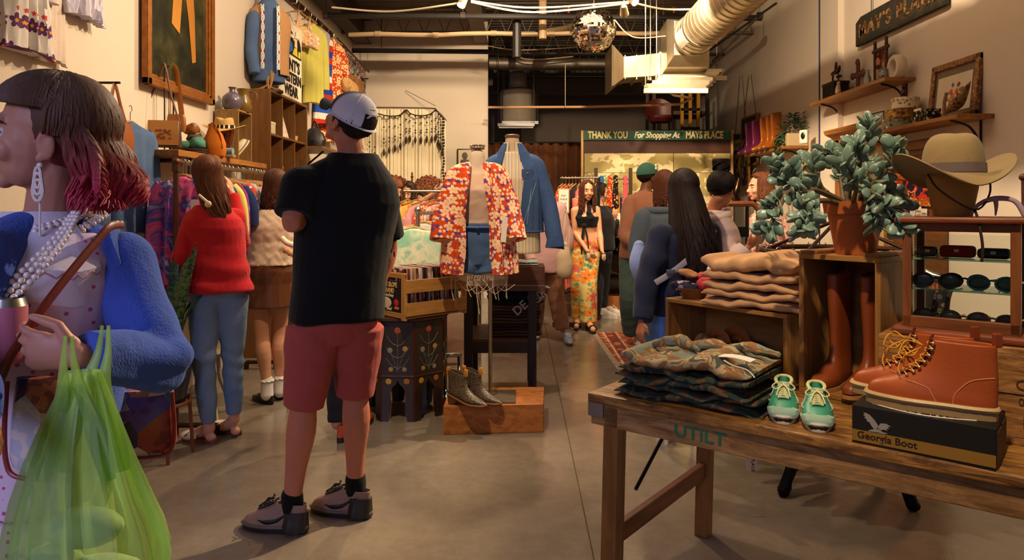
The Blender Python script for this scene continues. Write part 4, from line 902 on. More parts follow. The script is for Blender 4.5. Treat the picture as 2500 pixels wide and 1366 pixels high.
def bagpart(cx, cy, Y, w, h, d, name, parent, m='collage', rz=0.0):
    c = P(cx, cy, Y)-o; R = MRot(rz, 3, 'Z'); S = []
    for i in range(13):
        f = i/12; z = -h/2+h*f; ww = w/2*(min(1,(f/.16))**.5*.25+.75)*(1-.10*f); S.append((c+R@V((0,0, z)), ww, d/2*(.45+.55*sin(PI*min(1, f*.9+.12)))))
    mb = MB().eloft(S, 36, R, 3.2); b = mb.build(name, m, parent)
    mb = MB().tube([c+R@V((sx, -d*.38, z)) for sx, z in [(-w*.46, h*.48),(-w*.49,0),(-w*.47,-h*.35),(-w*.36,-h*.49),(0,-h*.51),(w*.36,-h*.49),(w*.47,-h*.35),(w*.49,0),(w*.46, h*.48)]], .004,8, sub=5); mb.build('piping', 'leather:a02a22', b)
    return b
bagpart(335,1030,1.46,.155,.135,.06, 'bag_end', t, rz=.25)
bagpart(140,1040,1.19,.165,.165,.05, 'bag_body', t, rz=-.1)
# the drinks can in her hand
t = thing('drink_can', 'silver and pink drink can held by the person in the blue cardigan', 'can', P(16,800,1.205))
mb = MB().lathe([(.0,-.06),(.026,-.06),(.031,-.05),(.031,.035),(.031,.038)], n=28, cap=False); mb.build('can_body', 'paint:b0506a:d8a8b0', t)
mb = MB().lathe([(.031,.038),(.026,.052),(.027,.055),(.024,.052),(.0,.050)], n=28, cap=False); mb.build('can_top', 'metal:c9c4bc', t)
# green plastic bag hanging from her wrist
def plastic():
    t = NT('plastic_film'); v = t.noise(7,3,(1,1,.15), dist=.4)
    t.b.inputs['Transmission Weight'].default_value = .0; t.b.inputs['Alpha'].default_value = .8; t.bump(v, .6,.02)
    tr = t.n('BsdfTranslucent', {0: (*lin('a4c86c'),1)}); ms = t.n('MixShader', {0: .45}); al = t.n('BsdfTransparent', {0: (*lin('dcebc4'),1)}); m2 = t.n('MixShader')
    t.done(t.mix(v, 'a9c47c', 'c6d9a4'),.28,0,.5); t.b.inputs['Alpha'].default_value = 1
    t.t.links.new(t.b.outputs[0], ms.inputs[1]); t.t.links.new(tr.outputs[0], ms.inputs[2])
    f = t.ramp(t.noise(9,2,(1,1,.12)), [(.36, 'ececec'),(.66, '8a8a8a')]); t.put(m2.inputs[0], f)
    t.t.links.new(ms.outputs[0], m2.inputs[1]); t.t.links.new(al.outputs[0], m2.inputs[2]); t.t.links.new(m2.outputs[0], t.t.nodes['Material Output'].inputs[0]); return t.m
RECIPES['plastic'] = plastic
top_ = P(205,905,1.07); t = thing('plastic_bag', 'translucent green plastic carrier bag hanging from a wrist, swelling at the bottom', 'bag', top_)
mb = MB(); k_ = 1.10/F
prof = [(0,36,0),(55,55,0),(130,84,-4),(210,112,-6),(300,142,-2),(370,165,6),(430,178,10),(490,176,5),(540,150,0),(575,95,0)]
Rg = []
for i, (dy, hw, cx) in enumerate(prof):
    ring = []; n = 120
    for j in range(n):
        a = 2*PI*j/n; f = 1-max(0,(i-4))/7; rad = 1+(.10*sin(a*13+1.1)+.06*sin(a*22+i*.2))*max(.12, f)
        ring.append(V(((cx+hw*rad*cos(a))*k_+.0, hw*rad*.62*sin(a)*k_, -dy*k_)))
    Rg.append(ring)
mb.rings(Rg, cap=False); mb.add([Rg[-1][j] for j in range(120)], [tuple(range(120))]); mb.build('bag_film', 'plastic', t)
for sx in (-1,1):
    for sy in (-1,1):
        mb = MB().tube([V((sx*.005+.006, sy*.045,.062)), V((sx*.008+.004, sy*.042,.02)), V((sx*.015, sy*.026,-.03)), V((sx*.030, sy*.018,-.09)), V((sx*.05, sy*.02,-.16))], [.003,.006,.012,.018,.012], 10, sub=4, flat=.45, up=(0,1,0)); mb.build('handle', 'plastic', t)
for c, r, m in [((.03,-.01,-.315),(.075,.045,.035), 'paint:e8e6dc'),((-.05,.0,-.31),(.05,.04,.045), 'paint:dfe6d8'),((.0,.0,-.24),(.06,.035,.03), 'paint:cfd6cc')]:
    mb = MB().ell(c, r); b = mb.build('wrapped_item', m, t)
# ---------------------------------------------------------------- navy sweatshirt
B = V((.98,4.15,0))
p = Person('person in a navy sweatshirt and light blue shorts with very long dark hair', dict(head=(1668,462,4.15), neck=(1672,545,4.15), shA=(1612,575,4.08), elA=(1578,700,3.98), wrA=(1566,785,3.90), shB=(1730,570,4.25), elB=(1752,665,4.30), wrB=(1720,700,4.5),
    pel=(1655,745,4.15), knA=(1598,905,4.12), anA=(1606,1050,4.15), knB=(1680,905,4.2), anB=(1700,1058,4.2)),1.66, yaw=.30, look=(-.1,.99,0), skin='skin:8e5a40', base=B)
p.J['hipA'] = P(1612,765,4.12)-B
p.body(.008, arms=.86)
NT_ = [(-.25,.185,.15,0),(0,.195,.155,0),(.25,.19,.15,.0),(.5,.185,.14,.01),(.70,.185,.14,.0),(.82,.165,.12,-.01),(.93,.11,.09,-.01),(1.03,.065,.065,0)]
p.top('cloth:1a2038:10142a', .014,-.08,1.97,.026, table=NT_, name='sweatshirt', cuff=-.006, fold=lambda co: .007*nz3(co, 9,3)+.004*np.sin(co[:, 2]*38+co[:, 0]*14))
p.pants('cloth:5f86c4:5078b8', .50,.022,.02, 'shorts')
p.hair('hair:2a1a17:0a0608', .62,620,.0065,1.0,.014, drift=(.05,.0,0), seed=21, tight=-.35, wl=8, lvar=.3, out=.02, cap=1.05, back=.06)
for q, c, d in (('A', (1625,1082,4.15),(.1,1)),('B', (1702,1092,4.1),(.35,.9))):
    c = P(*c); c = V((c.x, c.y, 0))-B; shoe(p.root, c, d, .26, SNEAK, 'leather:e4d0c4', 'leather:efe0d4', sole_h=.12, lace='cloth:e0d0c4', tongue='cloth:d8c4b8')
t = thing('belt_bag', 'pale blue belt bag with a grey strap slung across the navy sweatshirt', 'bag', P(1580,640,4.0)); o = t.location
mb = MB().tube([q-o for q in ws((1745,560,4.1),(1728,590,4.05),(1690,625,3.96),(1640,665,3.93),(1600,690,3.92))], .017,8, sub=5, flat=.15, up=(0,1,0)); mb.build('strap', 'cloth:8d8795', t)
mb = MB().limb([q-o for q in ws((1560,600,4.3),(1560,640,4.28),(1566,680,4.3))], [.035,.06,.045], 14); mb.build('pouch', 'cloth:8494c4:6878ac', t)
mb = MB(); q = P(1638,664,3.92)-o; mb.box(q, (.05,.02,.03), rz=0); mb.build('buckle', 'paint:4a4a58', t, bevel=.004)
# ---------------------------------------------------------------- hoodie and bun
B = V((1.28,4.45,0))
p = Person('person in a pale pink hoodie with dark hair in a top bun, leaning right', dict(head=(1762,462,4.35), neck=(1738,515,4.42), shA=(1695,570,4.5), elA=(1690,680,4.5), wrA=(1720,720,4.3), shB=(1765,562,4.38), elB=(1768,655,4.25), wrB=(1826,604,4.25),
    pel=(1722,745,4.5), knA=(1715,900,4.5), anA=(1712,1020,4.5), knB=(1745,900,4.45), anB=(1745,1025,4.45)),1.62, yaw=-.5, look=(.66,.72,-.18), skin='skin:b97a58', base=B)
p.body(.008, legs=.85, arms=.86)
p.top('cloth:dcc3bc:c9aca8', .02,-.05,1.93,.028, table=NT_, name='hoodie', fold=lambda co: .008*nz3(co, 10,5)); p.pants('cloth:2b2c3a', 1.95,.015,.01)
mb = MB().tube([p.sp(1.0)+p.Rz(1)@V((sin(a)*.10, cos(a)*.085-.01,-.02+.03*cos(a))) for a in [i*PI/10 for i in range(20)]], .032,12, close=True); mb.build('hood', 'cloth:dcc3bc:c9aca8', p.root, remesh=.008, relax=2)
p.hair('hair:1c100d:080405', 0,260,.0065,1.15, phi=2.1, cap=1.04, seed=31)
mb = MB(); random.seed(3); bc = p.hp((0,-.035,.155))
for i in range(40):
    a = rnd(0,6.3); b = rnd(-1,1); mb.tube([bc+V((.048*cos(a+t)*cos(b*t*.3),.046*sin(a+t),.036*sin(b+t*.8))) for t in [j*.4 for j in range(8)]], .009,5)
mb.ell(bc, (.045,.045,.038)); mb.build('hair_bun', 'hair:1c100d:080405', p.root)
mb = MB(); ec = p.hp((.080,-.005,-.045)); mb.tube([ec+V((.012*cos(t),-.006,-.014+.014*sin(t))) for t in [i*PI/8 for i in range(16)]], .0028,6, close=True); mb.build('hoop_earring', 'metal:e0b050', p.root)
for q, c in (('A', (1700,1060,4.45)),('B', (1752,1068,4.4))):
    c = P(*c); c = V((c.x, c.y, 0))-B; shoe(p.root, c, (.6,.8),.25, SNEAK, 'leather:d8c8bc', 'leather:e8dccf', sole_h=.12)
# ---------------------------------------------------------------- teal-grey jacket with braids
B = V((1.16,5.7,0))
p = Person('person in a loose grey teal jacket with reddish brown braids, back to us', dict(head=(1622,452,5.7), neck=(1612,505,5.7), shA=(1572,532,5.65), elA=(1556,610,5.6), wrA=(1562,690,5.55), shB=(1660,530,5.8), elB=(1672,610,5.8), wrB=(1665,690,5.8),
    pel=(1612,660,5.7), knA=(1600,785,5.7), anA=(1598,895,5.7), knB=(1630,785,5.75), anB=(1632,895,5.75)),1.68, yaw=-.1, look=(.15,.98,0), skin='skin:6b4230', base=B)
p.body(.01, legs=.85, arms=.86)
p.top('cloth:47505a:363e46', .022,-.42,1.95,.036, table=NT_, name='jacket', vox=.01, fold=lambda co: .010*np.sin(co[:, 0]*46+np.sin(co[:, 2]*6)*2)*np.clip((1.25-co[:, 2])*3,.2,1)+.005*nz3(co, 10,4))
mb = MB().tube([p.sp(1.0)+p.Rz(1)@V((sin(a)*.11, cos(a)*.09-.02,-.03)) for a in [i*PI/10 for i in range(20)]], .035,12, close=True); mb.build('hood', 'cloth:47505a:363e46', p.root, remesh=.01, relax=2)
p.pants('cloth:26303a', 1.95,.015,.01, vox=.01)
p.hair('hair:5e3018:1e0d06', .21,130,.0095,.9,.008, seed=41, wl=25, lvar=.3, cap=1.06)
for q, x in (('A', 1596),('B', 1634)): c = P(x, 925,5.7); c = V((c.x, c.y, 0))-B; shoe(p.root, c, (.1,1),.25, SNEAK, 'leather:3a3a3a', 'leather:222222')
# ---------------------------------------------------------------- green cap
B = V((1.10,7.0,0))
p = Person('person in a brown sweatshirt, green trousers and a green baseball cap', dict(head=(1583,432,7.0), neck=(1575,468,7.0), shA=(1543,494,6.95), elA=(1529,575,6.85), wrA=(1560,600,6.7), shB=(1615,490,7.1), elB=(1630,570,7.1), wrB=(1618,620,7.0),
    pel=(1562,622,7.0), knA=(1535,730,6.9), anA=(1540,815,7.1), knB=(1585,725,7.05), anB=(1590,815,7.0)),1.84, True, yaw=-.35, look=(.85,.45,.10), skin='skin:6a4028', base=B)
p.body(.011, legs=.85, arms=.86); p.top('cloth:8a5a42:6e4633', .016,-.05,1.95,.026, table=WT, name='sweatshirt', vox=.01, fold=folds(.008,9,3)); p.pants('cloth:38483f:2a382f', 1.96,.02,.015, vox=.01)
p.hair('hair:1a110c', 0,90,.006, face=1.25, phi=2.0, cap=.985, name='short_hair')
mb = MB().ell(p.hp((0,.055,-.075)),(.05*p.k, .045*p.k, .05*p.k), p.HR); mb.build('beard', 'hair:1a110c', p.root)
mb = MB().sheet(dome(.088,.108,.105,-PI, PI, -.05,0),12,30,.005); mb.build('cap_crown', 'cloth:2f5548:24453a', p.root)
mb = MB().sheet(lambda u, v: p.hp(((v-.5)*2*.07,.085+u*.08*sqrt(max(0,1-((v-.5)*1.8)**2)),.03-.012*u)),6,12,.005); mb.build('cap_bill', 'cloth:2f5548:24453a', p.root)
_n = p.HR@V((.75,.55,.35)); text('cap_letters', 'ST', .075, 'cloth:f0e6d0', face_M(p.hp((.075*.92,.058*.95,.085)), V((0,0,1)).cross(_n),(0,0,1)), p.root, .006,.003)
for q, c, d in (('A', (1548,830,7.15),(.8,-.5)),('B', (1590,845,7.0),(.5,.8))):
    c = P(*c); c = V((c.x, c.y, 0))-B; shoe(p.root, c, d, .30, SNEAK, 'leather:d8ccc0', 'leather:efe6da', sole_h=.13, lace='cloth:efe6da')
# ---------------------------------------------------------------- halter top
B = V((.76,8.05,0))
p = Person('person in a black halter top and yellow floral flared trousers, facing the camera', dict(head=(1434,466,8.05), neck=(1430,500,8.1), shA=(1403,514,8.05), elA=(1404,566,8.05), wrA=(1434,612,7.9), shB=(1456,512,8.12), elB=(1464,566,8.05), wrB=(1470,612,7.9),
    pel=(1430,600,8.1), knA=(1412,690,8.0), anA=(1416,775,8.15), knB=(1438,690,7.95), anB=(1437,785,7.95)),1.72, yaw=PI-.25+.0, look=(.18,-.98,-.02), skin='skin:d09a74', base=B)
for a_, b_ in (('shA', 'shB'),('elA', 'elB'),('wrA', 'wrB'),('hipA', 'hipB'),('knA', 'knB'),('anA', 'anB')): pass
p.J['hipA'] = P(1414,615,8.08)-B; p.J['hipB'] = P(1446,615,8.08)-B
p.body(.008, legs=.85, hands={'A': dict(hd=(.5,-.5,-.6), pn=(.6,.3,.2), curl=.5, side=-1), 'B': dict(hd=(.3,-.5,-.6), pn=(-.6,.3,.2), curl=.5, side=1)})
p.lips('gloss:b05048')
mb = MB(); p.secs(mb, .46,.72,.008, TF); 
for sx in (-1,1): mb.cap(p.sp(.70)+p.Rz(1)@V((sx*.062,.085,0)), p.sp(.80)+p.Rz(1)@V((sx*.05,.085,0)),.056,.035); mb.tube([p.sp(.78)+p.Rz(1)@V((sx*.055,.112,0)), p.sp(.95)+p.Rz(1)@V((sx*.05,.07,0)), p.sp(1.04)+p.Rz(1)@V((sx*.035,.03,0))], .026,10)
mb.build('halter_top', 'cloth:131214', p.root, remesh=.008, relax=2)
mb = MB(); a = p.sp(.50)+p.Rz(1)@V((0,.125,0))
mb.ell(a, .028); 
for dx in (-.02,.035): mb.tube([a, a+V((dx, -.02,-.12)), a+V((dx*1.6,-.0,-.34))], [.018,.016,.010], 8, flat=.4, sub=3)
mb.build('halter_tie', 'cloth:131214', p.root)
MATS['halterpants'] = flower_mat('halterpants', 'd9c47a', 'd9822c', 'b84a3c', 8, '4f9a7c', .42, 'c8564c')
p.pants('halterpants', 2.0,.016,.045, vox=.009, fold=folds(.007,11,5,.5))
p.hair('hair:5e3420:26130b', .30,150,.009,.75,.012, seed=51, lvar=.3, cap=1.05, back=.0)
for q, c, d in (('A', (1414,800,8.15),(-.2,-1)),('B', (1436,812,7.95),(.25,-1))):
    c = P(c[0]-2, c[1]-14, c[2]); c = V((c.x, c.y, 0))-B; R = xyR(d); hd_ = V((d[0], d[1], 0)).normalized()
    mb = MB().rings([[c+R@(V((q_.x, q_.y, z+.38*max(0,.55-q_.y)))*.24) for q_ in foot_ring(0,1,.16,0)] for z in (.0,.10)]); sl = mb.build('platform_sandal', 'gloss:101010', p.root)
    mb = MB().rings([[c+R@(V((q_.x, q_.y, z))*.24) for q_ in foot_ring(0,.22,.13,0)] for z in (.0,.3)]); mb.build('heel', 'gloss:101010', sl)
    mb = MB().cap(c+hd_*.09+V((0,0,.08)), c+hd_*.19+V((0,0,.045)),.034,.030); mb.build('foot', 'skin:d09a74', sl)
    mb = MB().tube([c+R@(V((.18*cos(a),.72,.12+.22*sin(a)))*.24) for a in [i*PI/8 for i in range(9)]], .014,8, flat=.4); mb.build('strap', 'gloss:101010', sl)
for c, dx in ((P(1437,622,7.85),0),(P(1474,626,7.85),1)):
    t = thing('small_jar', 'small glass jar in the %s hand of the person in the halter top' % ('image left' if not dx else 'image right'), 'jar', c); mb = MB().lathe([(0,-.03),(.022,-.03),(.024,.02),(.02,.03)], n=14); mb.build('jar_glass', 'gloss:c9b49a', t); mb = MB().lathe([(.021,.028),(.021,.04),(0,.04)], n=14); mb.build('lid', 'metal:c8b088', t)
# ---------------------------------------------------------------- black jacket
B = V((1.03,8.8,0))
p = Person('person in a black jacket with short dark hair and white sneakers, facing right', dict(head=(1466,470,8.8), neck=(1462,502,8.8), shA=(1456,520,8.7), elA=(1462,575,8.7), wrA=(1492,560,8.8), shB=(1482,518,9.0), elB=(1496,570,8.9), wrB=(1500,535,8.8),
    pel=(1466,600,8.8), knA=(1458,690,8.8), anA=(1455,755,8.8), knB=(1472,690,8.9), anB=(1468,750,9.0)),1.74, True, yaw=-1.1, look=(.9,-.05,-.2), skin='skin:c89270', base=B)
p.body(.011, legs=.85, arms=.86); p.top('cloth:1b1a1c', .02,-.1,1.93,.028, table=WT, name='jacket', vox=.011); p.pants('cloth:2a2c34', 1.96,.016,.01, vox=.011); p.hair('hair:2a1b14', .02,110,.008,1.0, seed=61, cap=1.03, phi=1.95)
for c in ((1452,772,8.9),(1466,764,9.1)): c = P(*c); c = V((c.x, c.y, 0))-B; shoe(p.root, c, (.92,-.25),.30, SNEAK, 'leather:ded3c4', 'leather:efe6d8', sole_h=.14, lace='cloth:eee6da')
# ---------------------------------------------------------------- pink top, brown trousers (behind the denim jacket)
B = V((.33,7.4,0))
p = Person('person in pink top and brown trousers standing behind the denim jacket mannequin', dict(head=(1325,448,7.4), neck=(1328,492,7.4), shA=(1292,512,7.4), elA=(1285,580,7.4), wrA=(1300,640,7.3), shB=(1366,512,7.4), elB=(1384,585,7.35), wrB=(1378,640,7.3),
    pel=(1335,632,7.4), knA=(1312,730,7.4), anA=(1306,805,7.6), knB=(1358,725,7.35), anB=(1374,805,7.35)),1.7, yaw=-.2, skin='skin:c89270', base=B)
p.body(.011, legs=.85, arms=.86); p.top('cloth:c29a98:a87e80', .018,-.22,1.93,.03, table=NT_, name='blouse', vox=.011, fold=folds(.01,9,4)); p.pants('cloth:966a52:7a5340', 1.96,.022,.015, vox=.01); p.hair('hair:3a2418', .2,90,.010, seed=71)
for c, d in (((1380,826,7.3),(.15,-1)),((1304,815,7.6),(.1,-1))): c = P(c[0], c[1]-12, c[2]); c = V((c.x, c.y, 0))-B; shoe(p.root, c, d, .26, SNEAK, 'leather:8f9cc0', 'leather:5a4c44', sole_h=.12, lace='cloth:d8d8e0')
t = thing('tote_bag', 'cream canvas tote bag hanging behind the denim jacket cuff', 'bag', P(1378,660,7.1)); mb = MB().limb([(0,0,.25),(.0,0,.12),(.0,0,0)], [.04,.08,.09], 16); mb.build('tote_body', 'cloth:d0b89a', t, fold=folds(.01,20,3)); mb = MB().tube([(-.03,0,.2),(-.02,0,.5),(.01,0,.62),(.03,0,.5),(.03,0,.2)], .008,6, sub=4); mb.build('strap', 'cloth:d0b89a', t)
# ---------------------------------------------------------------- far shoppers behind the round rack
B = V((-1.35,7.6,0))
p = Person('person with auburn bob and rolled denim shirt reaching right, beyond the black t-shirt', dict(head=(962,462,7.6), neck=(960,500,7.6), shA=(925,522,7.6), elA=(915,590,7.6), wrA=(930,650,7.5), shB=(985,520,7.5), elB=(1018,500,7.4), wrB=(1062,470,7.3),
    pel=(955,625,7.6), knA=(945,730,7.6), anA=(945,820,7.6), knB=(968,730,7.6), anB=(968,820,7.6)),1.7, yaw=-.4, look=(.6,-.5,-.35), skin='skin:dba782', base=B)
p.body(.009, legs=.85); p.top('denim:7d8894:aab2ba', .018,-.1,1.0,.022, slvs={'B': 1.15, 'A': 1.4}, table=ST, name='denim_shirt', vox=.011); p.pants('denim:3a4a66', 1.96, vox=.012); p.hair('hair:8a4a28:3e1d0e', .10,110,.009,.8, seed=81, bangs=.2, cap=1.05)
B = V((-1.2,8.1,0))
p = Person('smiling person with curly dark hair behind the round rack, looking down left', dict(head=(997,470,8.1), neck=(1000,502,8.1), shA=(972,522,8.1), elA=(965,575,8.0), wrA=(975,600,7.9), shB=(1028,522,8.1), elB=(1036,575,8.1), wrB=(1030,600,8.0),
    pel=(1000,612,8.1), knA=(992,710,8.1), anA=(990,790,8.1), knB=(1010,710,8.1), anB=(1010,790,8.1)),1.66, yaw=PI, look=(-.15,-.92,-.3), skin='skin:d39c76', base=B)
p.body(.009, legs=.85, arms=.86); p.lips('gloss:b4483c'); p.top('tiedye:d85a2a:e0a040:d8d0b0', .018,-.1,1.9,.02, table=ST, name='blouse', vox=.011); p.pants('cloth:2a2c34', 1.96, vox=.012); p.hair('hair:3a2016:160a06', .24,150,.011,.85,.022, seed=82, wl=20, cap=1.12)
B = V((-1.15,8.9,0))
p = Person('person behind the round rack with only dark hair and a forehead showing', dict(head=(1030,488,8.9), neck=(1030,515,8.9), shA=(1002,532,8.9), elA=(995,580,8.9), wrA=(1000,610,8.8), shB=(1058,532,8.9), elB=(1064,580,8.9), wrB=(1060,610,8.8),
    pel=(1030,612,8.9), knA=(1022,700,8.9), anA=(1020,765,8.9), knB=(1040,700,8.9), anB=(1040,765,8.9)),1.56, yaw=PI, look=(-.3,-.9,-.35), skin='skin:b97c58', base=B)
p.body(.011, legs=.85, arms=.86); p.top('cloth:7a4a30', .018,-.1,1.9,.02, table=ST, vox=.012); p.pants('cloth:2a2c34', 1.96, vox=.013); p.hair('hair:1c120e', .03,90,.010,.8, seed=83, cap=1.06)
# ---------------------------------------------------------------- far right shopper
B = V((2.02,5.7,0))
p = Person('smiling person with brown bob in a pink patterned blouse, in profile facing left', dict(head=(1854,457,5.7), neck=(1866,510,5.75), shA=(1850,540,5.65), elA=(1848,610,5.6), wrA=(1880,650,5.5), shB=(1898,535,5.85), elB=(1915,610,5.8), wrB=(1900,660,5.7),
    pel=(1876,650,5.75), knA=(1870,790,5.75), anA=(1868,895,5.75), knB=(1888,790,5.8), anB=(1888,895,5.8)),1.64, yaw=1.35, look=(-.98,-.1,-.02), skin='skin:d9a486', base=B)
p.body(.008, legs=.85, arms=.86); p.lips('gloss:b8564e'); p.top('vor:c99a8c:e0b8a8:8a5a50:d8c0b0', .018,-.08,1.9,.03, table=ST, name='blouse', vox=.01); p.pants('denim:4a5f86:7f97b3', 1.96, vox=.011); p.hair('hair:7a4424:34190c', .15,160,.009,.95,.008, seed=91, lvar=.15, cap=1.06, out=.02)
# ================================================================ generic shop things
def garment(name, label, cat, loc, yaw, kind, m, L=.7, W=.42, D=.05, group=None, hanger='wood:b98a52', slv=None, rip=.010, nf=5, tagp=False, hookh=.10, proto=None):
    """a garment on a hanger; yaw 0 faces -y. loc = the point of the rail it hangs from"""
    t = thing(name, label, cat, loc, yaw, group); z0 = -hookh
    if kind in ('shirt', 'tee', 'jacket', 'dress', 'kimono', 'vest'): prof = [(0,.16,.5),(.02,.30,.7),(.06,.95,.8),(.12,1.0,1.0),(.3,.86,1.1),(.55,.84,1.2),(1,.95 if kind != 'dress' else 1.25,1.3)]
    elif kind == 'pants': prof = [(0,.62,.8),(.04,.66,1.0),(.3,.72,1.0),(1,.56,.9)]
    elif kind == 'skirt': prof = [(0,.7,.8),(.05,.72,1),(1,1.15,1.4)]
    elif kind == 'bra': prof = [(0,.05,.3),(.4,.25,.5),(.5,.85,1.2),(.8,.95,1.6),(1,.8,1.0)]
    else: prof = [(0,.5,1),(1,.5,1)]
    prof2, _ = smooth_path([V(p) for p in prof], 1.0,3); mb = MB(); Rg = []; n = 44
    for q in prof2:
        tt, hw, dd = q; hw *= W/2; dd *= D/2; ring = []
        for j in range(n):
            a = 2*PI*j/n; x = hw*cos(a); ring.append(V((x, dd*copysign(abs(sin(a))**.6, sin(a))+rip*sin(nf*2*PI*x/W+tt*2+loc[0]*9)*min(1, tt*2.5)+rip*.5*sin(nf*4.7*x/W+loc[1]*5)*tt, z0-L*tt-(.012*cos(a*2) if tt > .98 else 0))))
        Rg.append(ring)
    mb.rings(Rg); mb.build(kind if kind != 'tee' else 'shirt', m, t, ang=1.2)
    if slv is None: slv = {'shirt': .5, 'jacket': .55, 'tee': .2, 'dress': .22, 'kimono': .42}.get(kind, 0)
    if slv:
        for sx in (-1,1):
            mb = MB(); P2, r2 = smooth_path([V((sx*W*.40,0, z0-.06*L/.7)), V((sx*W*.50,0, z0-.12*L/.7)), V((sx*W*.56,-.01, z0-.06-slv*.55)), V((sx*W*.58,-.015, z0-.06-slv))], [.05,.055,.052,.048 if kind != 'kimono' else .10], 4); mb.tube(P2, r2,14, flat=.55, up=(0,1,0)); mb.build('sleeve', m, t)
    if hanger:
        mb = MB(); hw = W*.42; mb.tube([(-hw, 0, z0-.035),(-hw*.45,0, z0-.012),(0,0, z0+.012),(hw*.45,0, z0-.012),(hw, 0, z0-.035)], .009,8, sub=3); h = mb.build('hanger', hanger, t)
        mb = MB().tube([(0,0, z0+.01),(0,0,-.035),(.018,0,-.018),(.014,0,.006),(0,0,.012),(-.014,0,.004)], .0025,6, sub=3); mb.build('hook', 'metal:cfc8bc', h)
    if tagp: mb = MB().box((W*.3,-.03-D/2, z0-.22),(.045,.002,.15)); mb.build('price_tag', 'paint:efe6d4', t, smooth=0)
    return t
def crate(name, label, cat, loc, rz, dims, m='wood:8a5a30', open_='-y', th=.014, extra=None, group=None):
    """a wooden box with one open side; loc = bottom front left corner, x along the front"""
    t = thing(name, label, cat, loc, rz, group); w, d, h = dims
    P_ = {'bottom_board': ((w/2, d/2, th/2),(w, d, th)), 'top_board': ((w/2, d/2, h-th/2),(w, d, th)), 'left_board': ((th/2, d/2, h/2),(th, d, h-2*th)), 'right_board': ((w-th/2, d/2, h/2),(th, d, h-2*th)), 'back_board': ((w/2, d-th/2, h/2),(w-2*th, th, h-2*th))}
    if open_ == 'z': P_.pop('top_board'); P_['front_board'] = ((w/2, th/2, h/2),(w-2*th, th, h-2*th))
    if open_ == '': P_['front_board'] = ((w/2, th/2, h/2),(w-2*th, th, h-2*th))
    for nme, (c, s_) in P_.items():
        mb = MB().box(c, s_); mm = m
        if m.startswith('wood:') and nme in ('bottom_board', 'top_board', 'back_board', 'front_board'): mm = 'woodh:'+m[5:]
        mb.build(nme, mm, t, smooth=0, bevel=.002)
    return t
def LW(px, py, dx=0): x = LX+dx; return P(px, py, x*F/(px-CX))
def RW(px, py, dx=0): x = RX-dx; return P(px, py, x*F/(px-CX))
# ================================================================ the left wall
c0, c1 = LW(352,215,.04), LW(517,256,.04); zb = 2.255; zt = 3.9; yc = (c0.y+c1.y)/2; wd = c1.y-c0.y
t = thing('framed_painting', 'large gilt framed dark painting with golden hanging drapery on the left wall', 'painting', (LX+.02, yc, zb))
mb = MB()
for f, w_, d_ in ((0,.05,.05),(.045,.03,.035),(.07,.02,.02)):
    h2 = wd/2-f; mb.box((d_/2,0, f+w_/2),(d_, 2*h2, w_)); mb.box((d_/2,-h2+w_/2,(zt-zb)/2+f/2),(d_, w_, zt-zb-f)); mb.box((d_/2, h2-w_/2,(zt-zb)/2+f/2),(d_, w_, zt-zb-f))
mb.build('picture_frame', 'gilt', t, smooth=0, bevel=.006)
RECIPES['gilt'] = lambda: gilt()
def gilt():
    t = NT('gilt'); t.bump(t.noise(60,4),.4,.004); return t.done(t.mix(t.noise(20,4), 'b0702c', '6a3a14'),.42,.45)
def canvas():
    t = NT('canvas'); return t.done(t.ramp(t.noise(3.2,7, rough=.65), [(.35, '14140e'),(.5, '26281a'),(.62, '3f3c22'),(.75, '6a5a30')]),.25,0,.5)
RECIPES['canvas'] = canvas
mb = MB().box((.008,0,(zt-zb)/2+.04),(.012, wd-.14, zt-zb-.1)); mb.build('canvas_panel', 'canvas', t, smooth=0)
for poly, m in ([[(-.16,1.6),(-.20,1.0),(-.10,.8),(-.14,.45),(-.02,.40),(.02,.7),(-.02,1.1),(.02,1.6)], 'paint:c4852f:7a4a18'], [[(-.02,1.6),(.05,1.2),(.0,.95),(.12,.55),(.18,.22),(.24,.24),(.22,.6),(.16,1.0),(.20,1.6)], 'paint:b87828:5e3812'], [[(.22,1.6),(.20,1.2),(.28,.75),(.32,.78),(.31,1.3),(.36,1.6)], 'paint:a8702c:5e3812']):
    mb = MB().prism(poly, .003, Matrix.Translation((.017,0,.06))@MRot(PI/2,4, 'Z')); mb.build('painted_drapery', m, t, smooth=0)
# the hanging white blouse, beige slip and pale skirt top left
def wall_garment(px, py0, py1, px0, px1, kind, m, name, label, cat, dx=.06, **kw):
    a = LW(px, py0, dx); L = (py1-py0)/F*a.y; y0, y1 = LW(px0, py0, dx).y, LW(px1, py0, dx).y
    a.z += .1; return garment(name, label, cat, a, PI/2, kind, m, L, abs(y1-y0)*.95, **kw)
RECIPES['embroid'] = lambda: flower_mat('embroid', 'ddd3cc', 'c43a2c', 'e0962c', 5.0, None, .19, '5a2a5a', axes=(1,2))
wall_garment(60,-260,128,-5,110, 'dress', 'embroid', 'hanging_blouse', 'white blouse with red and purple embroidered flowers hanging high on the left wall', 'blouse', slv=.45, rip=.016, D=.08)
wall_garment(125,-240,150,92,158, 'dress', 'cloth:d9c4b4', 'hanging_slip', 'plain beige slip hanging behind the embroidered white blouse', 'dress', dx=.035, slv=0, D=.03, rip=.006)
wall_garment(205,-200,46,165,245, 'dress', 'stripe:b9b4c8:a49fb8:c8c0cc:40', 'hanging_skirt', 'pale lavender pleated garment, its ragged hem just in frame at the top left', 'skirt', slv=0, rip=.018, nf=8)
c = LW(318,262,.12); t = garment('denim_jacket', 'faded denim jacket hanging on the left wall beside the pink hair', 'jacket', c, PI/2, 'jacket', 'denim:3c5680:6a83a6', .70,.52,.12, slv=.62, rip=.012)
